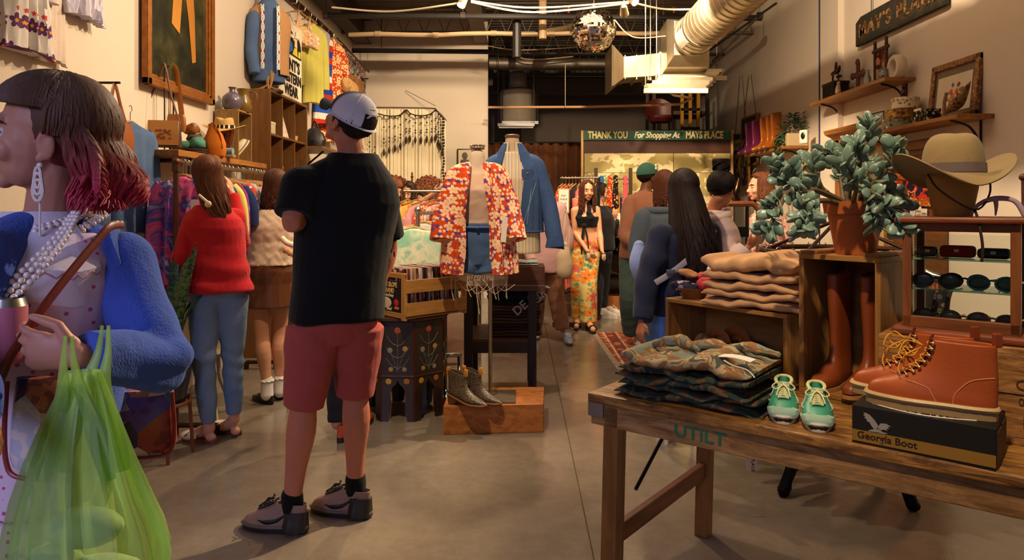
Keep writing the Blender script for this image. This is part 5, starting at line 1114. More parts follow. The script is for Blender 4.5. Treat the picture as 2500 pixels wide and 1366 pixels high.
# tan bag above it
def strap(t, pts, r, m, flat=.3, name='strap', sub=4, up=(1,0,0)):
    mb = MB().tube([V(p) for p in pts], r, 8, sub=sub, flat=flat, up=up); return mb.build(name, m, t)
c = LW(283,330,.2); t = thing('tan_tote', 'tan leather tote on a wall hook above the hanging denim jacket', 'bag', c)
mb = MB().eloft([((0,0,-.10),.05,.15),((0,0,.0),.055,.15),((0,0,.08),.03,.14)], 24, p=3); mb.build('bag_body', 'leather:a0561f', t)
strap(t, [(0,-.10,.07),(0,-.05,.2),(0,-.01,.30),(0,.05,.18),(0,.12,.05)], .016, 'leather:8a4a22')
mb = MB().tube([(-.16,-.01,.31),(.03,-.01,.31)], .008,6); mb.build('wall_hook', 'brush:3a322b', t)
# the plank shelf with its pipe brackets
sz = 1.80
t = thing('plank_shelf', 'rustic plank shelf on pipe brackets along the left wall', 'shelf', (LX, 4.66, sz)); L_ = 1.62
mb = MB().box((.16, L_/2,-.022),(.31, L_, .044)); mb.build('shelf_board', 'rusticy', t, smooth=0, bevel=.004)
RECIPES['rusticy'] = lambda: auto_mat('woody:b87a3a:5a3213')
for y in (.25,1.2):
    mb = MB().tube([(.27, y, -.06),(.27, y, -.062),(.27, y, -.5)], .014,8); mb.tube([(0, y, -.06),(.27, y, -.06)], .014,8); mb.ell((.27, y, -.06),.019); mb.build('pipe_bracket', 'brush:6d6259', t)
# the tooled leather handbag on its stand
c = PZ(396,352, sz+.0) if False else P(396,348,4.92); c.z = sz; t = thing('tooled_handbag', 'tooled tan leather handbag with a long strap standing on the plank shelf', 'bag', c, .18)
mb = MB().eloft([((0,0,.035),.128,.035),((0,0,.10),.125,.036),((0,0,.20),.118,.026),((0,0,.222),.112,.014)], 32, p=5); mb.build('bag_body', 'leather:5a3a1e:2a1a10', t)
mb = MB().sheet(lambda u, v: (-.118+.236*u, -.040-.004*sin(PI*v),.05+.172*v),10,8,.006); f = mb.build('front_flap', 'leather:c08a48:96602a', t)
mb = MB(); random.seed(2)
for i in range(26): x, z = rnd(-.07,.07), rnd(.08,.15); mb.tube([(x-.012,-.0475, z),(x, -.048, z+.010),(x+.012,-.0475, z-.002)], .0022,5)
mb.build('tooling', 'leather:8a4a1c', f)
strap(t, [(-.118,0,.20),(-.09,0,.34),(-.03,.01,.52),(0,.01,.62),(.02,.01,.60),(.06,0,.40),(.118,0,.20)], .007, 'leather:7a4620', .4, up=(0,1,0))
mb = MB()
for x in (-.07,.05): mb.tube([(x, 0,0),(x, 0,.04)], .006,6)
mb.tube([(-.0,.05,0),(0,.05,.60),(.03,.05,.62)], .005,6); mb.box((0,.03,.004),(.2,.09,.008)); mb.build('display_stand', 'paint:1c1816', t)
c = P(420,350,5.15); c.z = sz; t = thing('strap_bag', 'small tan leather bag hung by a broad strap behind the tooled handbag', 'bag', c, .15)
mb = MB().eloft([((.03,0,.17),.06,.02),((.03,0,.20),.068,.026),((.03,0,.27),.066,.022),((.03,0,.30),.055,.012)], 24, p=3); mb.build('bag_body', 'leather:a8672c', t)
strap(t, [(-.03,0,.22),(-.04,0,.40),(-.02,0,.62),(.0,0,.66),(.03,0,.62),(.05,0,.45),(.07,0,.28)], .019, 'leather:b06a26', .15, up=(0,1,0))
mb = MB().tube([(.0,.03,0),(0,.03,.67),(0,-.02,.67)], .006,6); mb.box((0,.02,.004),(.12,.1,.008)); mb.build('display_stand', 'paint:1c1816', t)
# the little heap of green and orange sandals and a basket
c = P(470,352,5.25); c.z = sz; t = thing('straw_basket', 'low dark woven basket filled with scarves on the plank shelf', 'basket', c, .2)
mb = MB().lathe([(.0,0),(.10,0),(.125,.05),(.12,.05),(.095,.006)], n=28); mb.build('basket_bowl', 'rope_dark', t)
RECIPES['rope_dark'] = lambda: auto_mat('stripez:2a2420:6a5a44:3a3028:60')
random.seed(5)
for i, (x, y, z, m, l) in enumerate([(-.04,-.03,.07, 'cloth:4d7a66', 'crumpled sea green scarf in the low basket, lower'),(.05,-.02,.09, 'cloth:4f8a76', 'crumpled sea green scarf in the low basket, right'),(0,.03,.14, 'tiedye:b87a3a:2a2420:d8b890:7a4a2a', 'patterned orange and black scarf heaped on the basket'),(-.02,.02,.20, 'leather:b5692a:3a2a1c', 'orange and black leather purse on top of the basket')]):
    mb = MB().ell((0,0,0),(.06,.05,.045), nu=20, nv=12); o_ = mb.build('scarf' if i < 3 else 'small_purse', m, None, fold=folds(.012,40, i)); o_.location = c+V((x, y, z)); tag(o_, l, 'scarf' if i < 3 else 'purse')
# orange suede bucket bag
c = P(523,372,5.32); c.z = sz; t = thing('bucket_bag', 'orange suede bucket bag slumped on the plank shelf', 'bag', c)
mb = MB().eloft([((0,0,0),.075,.05),((0,0,.03),.088,.062),((0,0,.10),.086,.06),((0,0,.17),.065,.04),((-.01,0,.225),.03,.02),((-.012,0,.245),.034,.022)], 36); mb.build('bag_body', 'cloth:c9701c:9a4d10', t, fold=folds(.008,26,2))
strap(t, [(-.03,0,.22),(-.015,-.01,.25),(.02,-.02,.23),(.06,-.03,.15),(.075,-.03,.06)], .008, 'leather:b0651c', .4, up=(0,1,0))
c = P(558,376,5.45); c.z = sz; t = thing('cuff_bracelets', 'turquoise and silver cuff on a low stand beside the orange bag', 'jewellery', c)
mb = MB().box((0,0,.012),(.09,.07,.024)); mb.build('display_block', 'wood:a89070', t, bevel=.003)
mb = MB().tube([(-.03,0,.05),(.035,0,.05)], .026,14); mb.build('cuff', 'paint:7a99a0:4f7a88', t)
# straw hat on an amber glass head
c = P(548,376,5.62); c.z = sz; t = thing('amber_bust', 'amber glass display head under a straw hat on the plank shelf', 'display head', c)
RECIPES['amber'] = lambda: amber()
def amber():
    t = NT('amber'); t.b.inputs['Transmission Weight'].default_value = .75; t.b.inputs['IOR'].default_value = 1.35; return t.done('8a4616', .05,0,.6)
mb = MB().lathe([(0,0),(.06,0),(.062,.012),(.04,.04),(.036,.09),(.055,.12),(.072,.17),(.078,.22),(.072,.27),(.045,.31),(0,.325)], n=28); mb.ell((.03,-.06,.17),(.012,.016,.03)); mb.build('head', 'amber', t)
def hat(name, label, loc, rz, brim, crown_r, crown_h, m, band, curl=.02, tilt=0, dent=.02, cat='hat', loose=0, prof=None):
    t = thing(name, label, cat, loc, rz); t.rotation_euler = (tilt, 0, rz); mb = MB(); R = []
    for r, z in prof or [(1.0,-.002),(.97,.05),(.95,.5),(.90,.85),(.78,.98),(.5,.96),(.2,.90),(.01,.88)]:
        ring = []
        for j in range(48):
            a = 2*PI*j/48; dz = -dent*math.exp(-(cos(a)*r/.35)**2)*(1 if z > .8 else 0)*(1-r*.3)
            pinch = 1-.10*max(0, sin(a))**2*abs(cos(a))*2*z
            ring.append(V((crown_r*r*.88*cos(a)*pinch, crown_r*r*1.08*sin(a)*pinch, crown_h*z+dz)))
        R.append(ring)
    mb.rings(R, cap=False); mb.build('crown', m, t, sub=1)
    mb = MB().sheet(lambda u, v: ((crown_r*.88+(brim-crown_r*.88)*u)*cos(2*PI*v),(crown_r*1.08+(brim*1.05-crown_r*1.08)*u)*sin(2*PI*v), curl*u**2*(abs(cos(2*PI*v))**1.5*2.2-.8)+loose*u*sin(4*PI*v+.6)*.5),8,72,.004); mb.build('brim', m, t)
    mb = MB().rings([[V((crown_r*.905*q*cos(2*PI*j/40), crown_r*1.10*q*sin(2*PI*j/40), z)) for j in range(40)] for z, q in ((.004,1.0),(.032,.985))], cap=False); mb.build('hat_band', band, t)
    return t
hat('straw_hat', 'straw western hat with a dark studded band on the amber glass head', c+V((0,0,.245)),.2,.16,.088,.095, 'straw', 'stripe:241a14:efe0c0:241a14:30', .022,.12)
def straw():
    t = NT('straw'); w1 = t.n('TexWave', {'Vector': t.coord((1,1,1), False), 'Scale': 45, 'Distortion': 1}, bands_direction='Z').outputs[1]; t.bump(w1,.3,.002); return t.done(t.mix(w1, 'cfa86c', 'a87f46'),.7,0,.3)
RECIPES['straw'] = straw
# upright crate with slippers
c = P(518,385,5.88); X0 = LX+.02
t = crate('upright_crate', 'weathered open crate standing on end on the plank shelf', 'crate', (X0+.2,5.88, sz), PI/2,(.30,.2,.44), 'wood:a8814c', th=.016)
for i, (y, z, l) in enumerate([(5.93,.0, 'pale cream slipper leaning in the upright crate, left one'),(6.0,.0, 'grey and cream slipper leaning in the upright crate, right one')]):
    t = thing('shoe', l, 'shoe', (X0+.12, y+.03, sz+.04),0); t.rotation_euler = (.9,0,-.6); shoe(t, (0,0,0),(0,1),.2, LOW, 'cloth:d8c8a4' if i == 0 else 'cloth:8a8278', 'paint:e0d4b8')
c = P(567,243,5.95); c.z = sz+.44
t = thing('stoneware_jug', 'grey lavender stoneware bottle vase on top of the upright crate', 'vase', c)
mb = MB().lathe([(0,0),(.055,0),(.078,.03),(.086,.07),(.078,.11),(.05,.14),(.026,.155),(.022,.175),(.034,.195),(.030,.195),(.018,.175)], n=32); mb.build('vase_body', 'gloss:6a6272:4f4450', t)
t = thing('brass_pitcher', 'olive glass pitcher with a round handle behind the stoneware vase', 'pitcher', c+V((.045,.13,0)))
mb = MB().lathe([(0,0),(.05,0),(.068,.03),(.07,.08),(.05,.13),(.045,.16),(.06,.20),(.054,.20),(.04,.16)], n=28); mb.build('pitcher_body', 'gloss:8a6a2c:5e4418', t)
mb = MB().tube([(.045,0,.18),(.10,0,.17),(.115,0,.12),(.07,0,.07)], .008,8, sub=5); mb.build('handle', 'gloss:8a6a2c:5e4418', t)
# the big cubby shelf
CB = dict(y0=6.52, y1=7.66, x=-2.34); t = thing('cubby_shelf', 'tall plywood cubby shelf of square pigeonholes against the left wall', 'shelf', (LX+.01, CB['y0'], 0))
dp = CB['x']-LX-.01; ln = CB['y1']-CB['y0']; H_ = 2.52
for nme, c_, s_ in [('side_panel', (dp/2,.012, H_/2),(dp, .024, H_)),('side_panel', (dp/2, ln-.012, H_/2),(dp, .024, H_)),('top_panel', (dp/2, ln/2, H_-.012),(dp, ln-.05,.024)),('back_panel', (.006, ln/2, H_/2),(.012, ln-.05, H_-.05))]:
    mb = MB().box(c_, s_); mb.build(nme, 'ply' if nme != 'top_panel' else 'ply', t, smooth=0, bevel=.002)
RECIPES['ply'] = lambda: auto_mat('wood:7d5228:5a3818')
for k in range(1,6): mb = MB().box((dp/2, ln/2, H_-.42*k),(dp-.02, ln-.05,.02)); mb.build('shelf_board', 'ply', t, smooth=0)
for k in range(1,3): mb = MB().box((dp/2, ln*k/3, H_/2),(dp-.03,.02, H_-.05)); mb.build('divider', 'ply', t, smooth=0)
def cub(i, r): return V((LX+dp*.62, CB['y0']+ln*(i+.5)/3, H_-.42*(r+1)+.011))
q = cub(0,0); t = thing('gift_box', 'small cream lidded box in the top left pigeonhole', 'box', q)
mb = MB().box((0,0,.05),(.12,.16,.1)); mb.build('box_body', 'paint:e0d2b0', t, bevel=.002); mb = MB().box((0,0,.11),(.125,.165,.025)); mb.build('lid', 'paint:eadcbc', t, bevel=.002)
t = thing('gilt_figurine', 'tiny gilt figurine standing behind the cream lidded box', 'figurine', q+V((-.06,-.05,.0))); mb = MB().limb([(0,0,.0),(0,0,.12),(.01,0,.18)], [.02,.018,.012], 8); mb.tube([(0,-.03,.15),(0,0,.13),(0,.03,.17)], .006,6); mb.build('figure', 'metal:b07a30', t)
q = cub(1,0); t = thing('embroidered_card', 'folded white card with pale stitched flowers in the top middle pigeonhole', 'card', q); mb = MB(); mb.add([(.06,-.12,0),(.06,.1,0),(.06,-.12,.24),(-.02,-.12,0),(-.02,.1,0),(-.02,-.12,.24)], [(0,1,2),(3,5,4),(0,3,4,1),(1,4,5,2),(2,5,3,0)]); mb.build('card_panel', 'vor:e6dcc8:b8b0a0:d8b8a8:c8c4b0', t, smooth=0)
q = cub(2,0); t = thing('cane_basket', 'tiny cane basket with a round handle in the top right pigeonhole', 'basket', q); mb = MB().lathe([(0,0),(.05,0),(.06,.06),(.05,.06)], n=20); mb.build('basket_bowl', 'straw', t); mb = MB().tube([(0,.055*cos(a),.06+.07*sin(a)) for a in [i*PI/10 for i in range(11)]], .006,6); mb.build('handle', 'straw', t)
for (i, r, dy, l) in [(0,1,0, 'small pink ceramic figurine in the second row left pigeonhole'),(1,1,.0, 'small orange figurine in the second row middle pigeonhole'),(2,1,.0, 'small tan figurine in the second row right pigeonhole')]:
    q = cub(i, r); t = thing('ceramic_figurine', l, 'figurine', q); mb = MB().limb([(0,0,.0),(0,0,.08),(.01,.01,.13)], [.04,.03,.02], 10); mb.ell((0,.03,.12),(.03,.012,.02)); mb.build('figure', 'gloss:%s' % ['c98a78', 'b86a34', 'b08a5a'][i], t)
# bust in a denim shirt and beaded vest on the cubby shelf
B = V((-2.40,6.75, H_))
p = Person('bust mannequin in a denim shirt and tan beaded vest on top of the cubby shelf', dict(head=(658,-40,6.7), neck=(656,8,6.75), shA=(622,42,6.62), elA=(615,115,6.58), wrA=(622,185,6.55), shB=(680,40,6.9), elB=(692,115,6.95), wrB=(688,190,6.9),
    pel=(656,185,6.75), knA=(620,190,6.7), anA=(620,191,6.7), knB=(650,190,6.8), anB=(650,191,6.8)),1.7, True, yaw=PI-.30+.75, look=(.5,-.85,0), base=B, name='bust_mannequin', cat='mannequin')
for a_, b_ in (('shA', 'shB'),('elA', 'elB'),('wrA', 'wrB')): p.J[a_], p.J[b_] = p.J[b_], p.J[a_]
SL = [(-.14,.14,.10,0),(0,.145,.10,0),(.3,.14,.10,0),(.7,.165,.11,0),(.82,.15,.10,0),(.93,.09,.075,0),(1.04,.06,.06,0)]
mb = MB(); p.secs(mb, -.1,1.02,-.004, SL); mb.cap(p.sp(1.0), p.sp(1.18),.055,.052); mb.build('torso', 'cloth:4a3a2c', p.root, remesh=.01, relax=2)
mb = MB().tube([(0,0,.01), p.sp(-.05)], .02,10); mb.lathe([(0,0),(.1,0),(.1,.02),(.02,.025)], n=24); mb.build('stand', 'wood:3a2414', p.root)
p.top('denim:3d5784:6d86ac', .012,-.1,1.92,.012, table=SL, name='denim_shirt', vox=.009, fold=folds(.006,12,4))
robe(p, 'cloth:bf9060:a07448', lambda t: .42+.1*max(0,.5-t),.0,.93,.046, None, SL, 'vest', rip=.002)
for sx in (-1,1):
    mb = MB().sheet(lambda u, v: p.sp(.05+.88*u)+p.Rz(1)@V((sx*(.055+.03*v+.0*u),.166+.012*sin(PI*u)-.006*v-.05*max(0, u-.85)*4,0)),16,3,.004); mb.build('bead_trim', 'beads', p.root)
def beadsm():
    t = NT('beads'); s = t.n('SeparateXYZ', {0: t.coord((1,1,1), False)}); z = t.math('PINGPONG', t.math('MULTIPLY', s.outputs[2], 11.0),.5); x = t.math('ABSOLUTE', t.math('SUBTRACT', t.math('FRACT', t.math('MULTIPLY', t.math('ADD', s.outputs[0], s.outputs[1]),28)),.5))
    return t.done(t.ramp(t.math('ADD', z, x), [(0, '3a2a3a'),(.2, 'c0603a'),(.35, 'eae0d0'),(.62, '5aa0b8'),(.8, 'eae0d0')], True),.5)
RECIPES['beads'] = beadsm
mb = MB(); a = p.sp(.98); mb.sheet(lambda u, v: a+p.Rz(1)@V((sin(-2.4+4.8*u)*(.062+.035*v),-cos(-2.4+4.8*u)*(-.055-.03*v)*(-1)*(-1),.045-.055*v)),20,5,.005); mb.build('shirt_collar', 'denim:3d5784:6d86ac', p.root)
t = thing('lasso', 'coiled tan rope lasso standing on the cubby shelf in front of the bust', 'rope', P(645,214,6.62)); t.location.z = H_+.003; t.location.x = -2.40
mb = MB()
for i in range(3): mb.tube([(.01*i+.02*sin(2*PI*j/20),.03+.015*i*cos(2*PI*j/20)+.02*cos(2*PI*j/20),.13+.12*cos(2*PI*j/20)) for j in range(20)], .006,6, close=True)
for dx in (-.16,-.1,.12): mb.tube([(dx, 0,.008),(dx*.5,0,.015),(0,0,.05)], .006,6, sub=3)
mb.build('rope_coil', 'cloth:b88a50', t)
# the FLINT'S sign
a, b = LW(688,76,.22), LW(742,97,.22); t = thing('shop_sign', "cream western wear sign with cowboys standing on the cubby shelf", 'sign', (LX+.20,7.33, H_)); yy0, yy1 = -.42,.30; hh = .82
mb = MB().box((0,(yy0+yy1)/2, hh/2),(.015, yy1-yy0, hh)); mb.build('sign_board', 'paint:e8dcc0', t, smooth=0, bevel=.01)
tc = lambda y, z: V((.011, y, z))
for s_, z, sz_ in (("FLINT'S", .37,.17),('WESTERN', .235,.145),('WEAR', .10,.15)): text('letters', s_, sz_, 'paint:1a1614', face_M(tc((yy0+yy1)/2, z),(0,1,0),(0,0,1)), t, .002,.005, sx=1.0 if s_ != 'WEAR' else 1.0)
def sp_(pts, m, nme='cowboy_print', d=.014): return ply([(x, z) for x, z in pts], .003, nme, m, t, V((d, 0,0)),(0,1,0),(0,0,1), smooth=0)
sp_([(-.30,.48),(.26,.48),(.24,.62),(.18,.70),(.05,.62),(-.02,.66),(-.26,.68)], 'paint:161210')
sp_([(-.30,.48),(-.30,.66),(-.22,.70),(-.14,.62),(-.10,.50)], 'paint:b8381c', d=.016); sp_([(-.26,.66),(-.24,.72),(-.12,.74),(-.10,.66),(-.16,.60)], 'paint:e6c49a', d=.018)
sp_([(-.32,.715),(-.26,.71),(-.25,.79),(-.15,.80),(-.12,.72),(-.02,.70),(-.12,.735),(-.24,.74)], 'paint:161210', d=.020); sp_([(-.12,.62),(-.05,.60),(-.04,.52),(-.14,.50)], 'paint:2f6aa8', d=.018)
sp_([(-.04,.49),(.02,.57),(.10,.58),(.12,.49)], 'paint:d8c43a', d=.018); sp_([(.14,.49),(.16,.56),(.22,.56),(.22,.49)], 'paint:d8c43a', d=.018); sp_([(.02,.58),(.04,.66),(.10,.66),(.11,.58)], 'paint:e8c8a4', d=.018)
sp_([(.01,.67),(.05,.70),(.07,.76),(.14,.74),(.14,.68),(.20,.66),(.10,.685)], 'paint:e8dcc0', d=.020)
# wooden peg rail and what hangs from it
a, b = LW(700,-12,.05), LW(806,82,.05); t = thing('peg_rail', 'dark wooden rail with hooks sloping along the upper left wall', 'rail', (LX, 0,0))
mb = MB().bar((.02,7.6,3.74),(.02,9.5,3.74),.04,.10)
mb.build('rail_board', 'wood:4a2415', t, smooth=0)
ys = [7.8,8.1,8.35,8.55,8.8,9.1,9.35]
for y in ys: mb = MB().tube([(.04, y, 3.70),(.09, y, 3.69),(.10, y, 3.73)], .006,6, sub=2); mb.build('hook', 'metal:cfc2a8', t)
railz = 3.7
for i, (y, nme, l, cat, kind, m, L_, W_, kw) in enumerate([
    (7.8, 'lace_bralette', 'cream lace bralette on a wooden hanger, leftmost on the peg rail', 'lingerie', 'bra', 'vor:cfa478:e8d0b0:b88a60:d8b890', .36,.3, dict(slv=0)),
    (8.1, 'lace_bralette', 'peach lace bralette on the peg rail, second from the left', 'lingerie', 'bra', 'vor:d8b088:efdcc0:c09468:dcc0a0', .34,.28, dict(slv=0)),
    (8.35, 'yellow_shirt', 'pale yellow long shirt hanging from the peg rail', 'shirt', 'shirt', 'cloth:c9c060:a8a048', .95,.34, dict(slv=.7)),
    (8.55, 'grey_camisole', 'grey satin top hanging from the peg rail beside the yellow shirt', 'top', 'vest', 'cloth:9a98a8:7a788c', .72,.3, dict()),
    (8.8, 'colour_block_dress', 'dress of blue, red and white blocks hanging from the peg rail', 'dress', 'dress', 'blocks', 1.15,.3, dict(slv=0)),
    (9.1, 'orange_floral_dress', 'orange dress with cream flowers hanging from the peg rail', 'dress', 'dress', 'orangef', 1.35,.42, dict(slv=.5)),
    (9.35, 'dark_floral_dress', 'dark dress with orange flowers hanging behind the orange floral dress', 'dress', 'dress', 'vor:d84a20:e0b080:3a2020:c83818', 1.2,.34, dict(slv=.2))]):
    garment(nme, l, cat, (LX+.12+.03*(i % 2), y, railz), PI/2-.5, kind, m, L_, W_, .06, **kw)
RECIPES['blocks'] = lambda: auto_mat('stripez:b8341c:23409a:b8341c:e0d8c8:2a4fb0:23409a:2.1')
MATS['orangef'] = flower_mat('orangef', 'cf4416', 'e8c890', 'b83010', 11, None, .36)
t = thing('black_bag', 'black soft leather bag beyond the cubby shelf', 'bag', P(768,358,7.9)); mb = MB().eloft([((0,0,0),.12,.08),((0,0,.07),.13,.09),((0,0,.15),.10,.06),((-.01,0,.21),.05,.03)], 28); mb.build('bag_body', 'leather:2c2828:100e0e', t, fold=folds(.012,22,6)); strap(t, [(-.04,0,.18),(0,0,.29),(.05,0,.17)], .01, 'leather:181414', .5, up=(0,1,0))
t = thing('wall_shelf', 'small plank shelf carrying the black bag beyond the cubby', 'shelf', (LX, 7.75, P(768,358,7.9).z-.03)); mb = MB().box((.2,.4,.012),(.4,.8,.03)); mb.build('shelf_board', 'woody:8a5a30', t, smooth=0); mb = MB().tube([(0,.4,-.25),(.3,.4,0)], .012,6); mb.build('bracket', 'brush:3a322b', t)
# hats and patterned scarf banner in the far left corner
for i, (px, py, Y, l) in enumerate([(840,212,9.3, 'tan cowboy hat hung on the far left wall, nearer one'),(855,205,9.8, 'brown cowboy hat hung on the far left wall, farther one')]):
    hh_ = hat('cowboy_hat', l, P(px, py, Y),.3,.19,.095,.13, 'cloth:d0a468:a87a44' if i == 0 else 'cloth:9a6a3c', 'leather:6a4424', .03,1.0)
    mb = MB().tube([(0,0,.02),(0,.5 if False else .0,-.02)], .004,5); hh_.rotation_euler = (1.0,.35,.5)
t = thing('patterned_banner', 'cloth banner printed with orange, blue and cream bands beside the cowboy hats', 'banner', (LX+.05,10.05,0))
mb = MB().sheet(lambda u, v: (.03+.35*v*.5,-.3+.8*v, 3.72-.25*v-1.05*u*(1-.12*v)),10,10,.01); mb.build('banner_cloth', 'bannerm', t)
RECIPES['bannerm'] = lambda: auto_mat('patch:d8c4a0:c8502c:2a5a9a:d8c4a0:2c6a5c:d89060:1c2a5a')
mb = MB().tube([(.0,-.35,3.76),(.25,.55,3.46)], .012,6); mb.build('banner_pole', 'wood:6a4424', t)
t = thing('iron_bracket', 'wrought iron scroll bracket with hanging chains in the far left corner', 'bracket', P(873,192,10.4))
mb = MB().tube([(-.22,0,0),(.16,0,0)], .01,6); mb.tube([(.05+.05*cos(a)*(1-a/9),0,-.06+.05*sin(a)*(1-a/9)) for a in [i*.5 for i in range(14)]], .007,6); mb.tube([(0,0,-.02),(-.05,0,-.3)], .008,6); mb.build('scroll', 'paint:1c1816', t)
for dx in (.12,.0):
    mb = MB()
    for i in range(9): mb.tube([(dx-.004*i+.009*cos(a),.009*cos(a)*(i % 2),-.02-.03*i+.018*sin(a)) for a in [j*PI/4 for j in range(8)]], .003,5, close=True)
    mb.build('chain', 'paint:1c1816', t)
# cream curtain with a bead garland on the partition wall
Yc = 10.55; a = P(868,262, Yc); b = P(1092,290, Yc)
t = thing('cream_curtain', 'cream fitting room curtain on a curved rail against the partition wall', 'curtain', (0, Yc, 0))
mb = MB().sheet(lambda u, v: (a.x-.25+(b.x-.02-a.x+.25)*u, .028*sin(u*190)*(.4+.6*v)+.03*sin(u*47), a.z-.03-(.17*max(0, u-.8)/.2 if u > .8 else 0)*(1-v)-2.75*v),220,6,.012); mb.build('curtain_cloth', 'cloth:efe4c8:dccba0', t)
mb = MB().tube([(a.x-.3,0, a.z),(b.x-.35,0, a.z-.01),(b.x-.15,-.05, a.z-.06),(b.x-.02,.05, a.z-.2)], .012,8, sub=5); mb.build('curtain_rail', 'brush:9a8c78', t)
mb = MB().tube([(P(985,0, Yc).x, .2, P(0,215, Yc).z),(P(1063,0, Yc).x, .0, P(0,258, Yc).z)], .004,5); mb.build('rail_wire', 'brush:6a6057', t)
t = thing('bead_garland', 'garland of dark beads with drop strands draped over the cream curtain', 'garland', (0, Yc-.09,0))
strands = [(905,285,375),(918,278,395),(940,283,365),(953,285,360),(967,285,355),(980,282,350),(994,270,335),(1003,278,332),(1016,283,335),(1030,284,335),(1044,283,333),(1056,278,333),(1066,270,328),(1072,278,342),(1077,283,350),(1082,288,365)]
mb = MB(); path = [P(px, py, Yc)-V((0, Yc, 0)) for px, py, _ in strands]; mb.tube(path, .010,6, sub=3)
mb.build('garland_cord', 'paint:2a1c14', t)
for px, y0, y1 in strands:
    mb = MB(); q0 = P(px, y0, Yc); q1 = P(px, y1, Yc); q0.y = q1.y = 0; mb.tube([q0, q1], .004,5)
    for k in range(4): mb.ell(q0.lerp(q1, [.05,.35,.7,.82][k]),.014, nu=8, nv=6)
    mb.limb([q1, q1-V((0,0,.05)), q1-V((0,0,.11))], [.008,.021,.004], 8); mb.build('bead_strand', 'paint:2e2016', t)
mb = MB()
for k in range(26): mb.ell((P(1084,0, Yc).x+.008*sin(k),0, P(0,292, Yc).z-.045*k),.018, nu=8, nv=6)
mb.build('bead_strand', 'paint:2e2016', t)
# framed portrait on the partition
t = thing('framed_print', 'small framed pencil portrait on the partition wall behind the kimono shoulder', 'picture', P(1135,385, BY-.03)); mb = MB().box((0,0,0),(.24,.03,.28)); mb.build('picture_frame', 'wood:3a2416', t, bevel=.004); mb = MB().box((0,-.017,0),(.20,.004,.24)); mb.build('print', 'paint:cfc0a0', t)
mb = MB().ell((0,-.02,.03),(.045,.004,.055)); mb.ell((0,-.02,-.06),(.07,.004,.04)); mb.build('drawn_head', 'paint:5a5048', t)
# ================================================================ left clothes rack
RXx, RZz = -2.14,1.695
t = thing('pipe_rack', 'dark pipe clothes rack standing along the left wall', 'clothes rack', (RXx, 4.33,0))
mb = MB().tube([(0,0, RZz),(0,1.75, RZz)], .0165,10); mb.build('rail', 'metal:b8a890', t)
for y in (0,1.75):
    mb = MB().tube([(0, y, .0),(0, y, RZz-.02)], .0165,10); mb.ell((0, y, RZz),(.026,.026,.026)); mb.tube([(0, y, RZz-.06),(0, y, RZz-.01)], .023,10); mb.tube([(0, y+(.05 if y == 0 else -.05), RZz),(0, y, RZz)], .023,10); mb.build('upright', 'brush:6a4632', t)
    mb = MB().tube([(-.25, y, .06),(.25, y, .06)], .0165,8); mb.tube([(-.25, y, .0),(-.25, y, .06)], .022,8); mb.tube([(.25, y, .0),(.25, y, .06)], .022,8); mb.build('foot_pipe', 'brush:4a3426', t)
random.seed(9)
gm = ['tiedye:c8286a:e86aa0:2a4fa8:e8d0e0', 'tiedye:c8286a:d83a6a:e890b8:3a8ad0', 'patch:2a2a6a:3a8ad0:c83a5a:2a2a6a', 'vor:1c1c24:c8c0b0:b83a30:3a5a9a', 'tiedye:c8a82a:e8d878:6a4fa0', 'cloth:8a2a5a', 'tiedye:b83a8a:6a3aa0:e8a0c0', 'cloth:2a3a6a', 'vor:d84a3a:e8e0d0:3aa06a:2a4a9a', 'stripe:d8d0c0:8a9ab0:22', 'cloth:e0b8c0', 'tiedye:e8e0d0:d86a5a:6a9ac8', 'denim:6a86a8', 'vor:20242c:e8e0d0:a8b098:20242c', 'cloth:d8c08a', 'vor:d8c8a0:5a9ab0:c8a84a:d8c8a0', 'cloth:d0b070', 'cloth:e0c890', 'vor:e8d8b0:3a6a9a:b84a3a:e0c070', 'cloth:c8a868', 'stripe:e0d0a8:a87a4a:18', 'cloth:3a3430', 'denim:4a668a', 'cloth:d8c49a']
gl = ['magenta tie-dye shirt nearest on the left pipe rack', 'pink tie-dye shirt second on the left pipe rack']
for i in range(24):
    y = 4.42+i*.069; m = gm[i % len(gm)]
    garment('rack_shirt', gl[i] if i < 2 else 'patterned shirt on a wooden hanger in the row on the left pipe rack', 'shirt', (RXx+rnd(-.01,.01), y, RZz+.012), rnd(-.12,.12)+(0 if i > 2 else .15), 'shirt' if i % 3 else 'tee', m, rnd(.66,.82), rnd(.40,.46) if i > 1 else .30,.045 if i > 1 else .07, group=None if i < 2 else 'shirts on the left pipe rack', rip=.008 if i > 1 else .02, tagp=(i == 0), slv=rnd(.25,.5))
# snake plant
B = PZ(398,880,0); t = thing('snake_plant', 'tall snake plant in a dark pot on a copper stand beside the blue cardigan', 'potted plant', (-2.02,3.95,0))
mb = MB().lathe([(0,.30),(.11,.30),(.145,.52),(.15,.54),(.135,.54),(.12,.50),(0,.50)], n=28); mb.build('pot', 'gloss:1d1c1e', t)
for k in range(4): a = k*PI/2+.6; mb = MB().tube([(.13*cos(a),.13*sin(a),.34),(.15*cos(a),.15*sin(a),0)], .011,6); mb.build('leg', 'wood:8a4a22', t)
mb = MB().tube([(.135*cos(a),.135*sin(a),.31) for a in [i*PI/10 for i in range(20)]], .010,6, close=True); mb.build('stand_ring', 'wood:8a4a22', t)
def leafm():
    t = NT('snakeleaf'); g = t.noise(22,3,(1,1,3), dist=1); return t.done(t.mix(t.ramp(g, [(.42, '000000'),(.56, 'ffffff')]), '16301c', '4a6a3a'),.35,0,.5)
RECIPES['snakeleaf'] = leafm
random.seed(14)
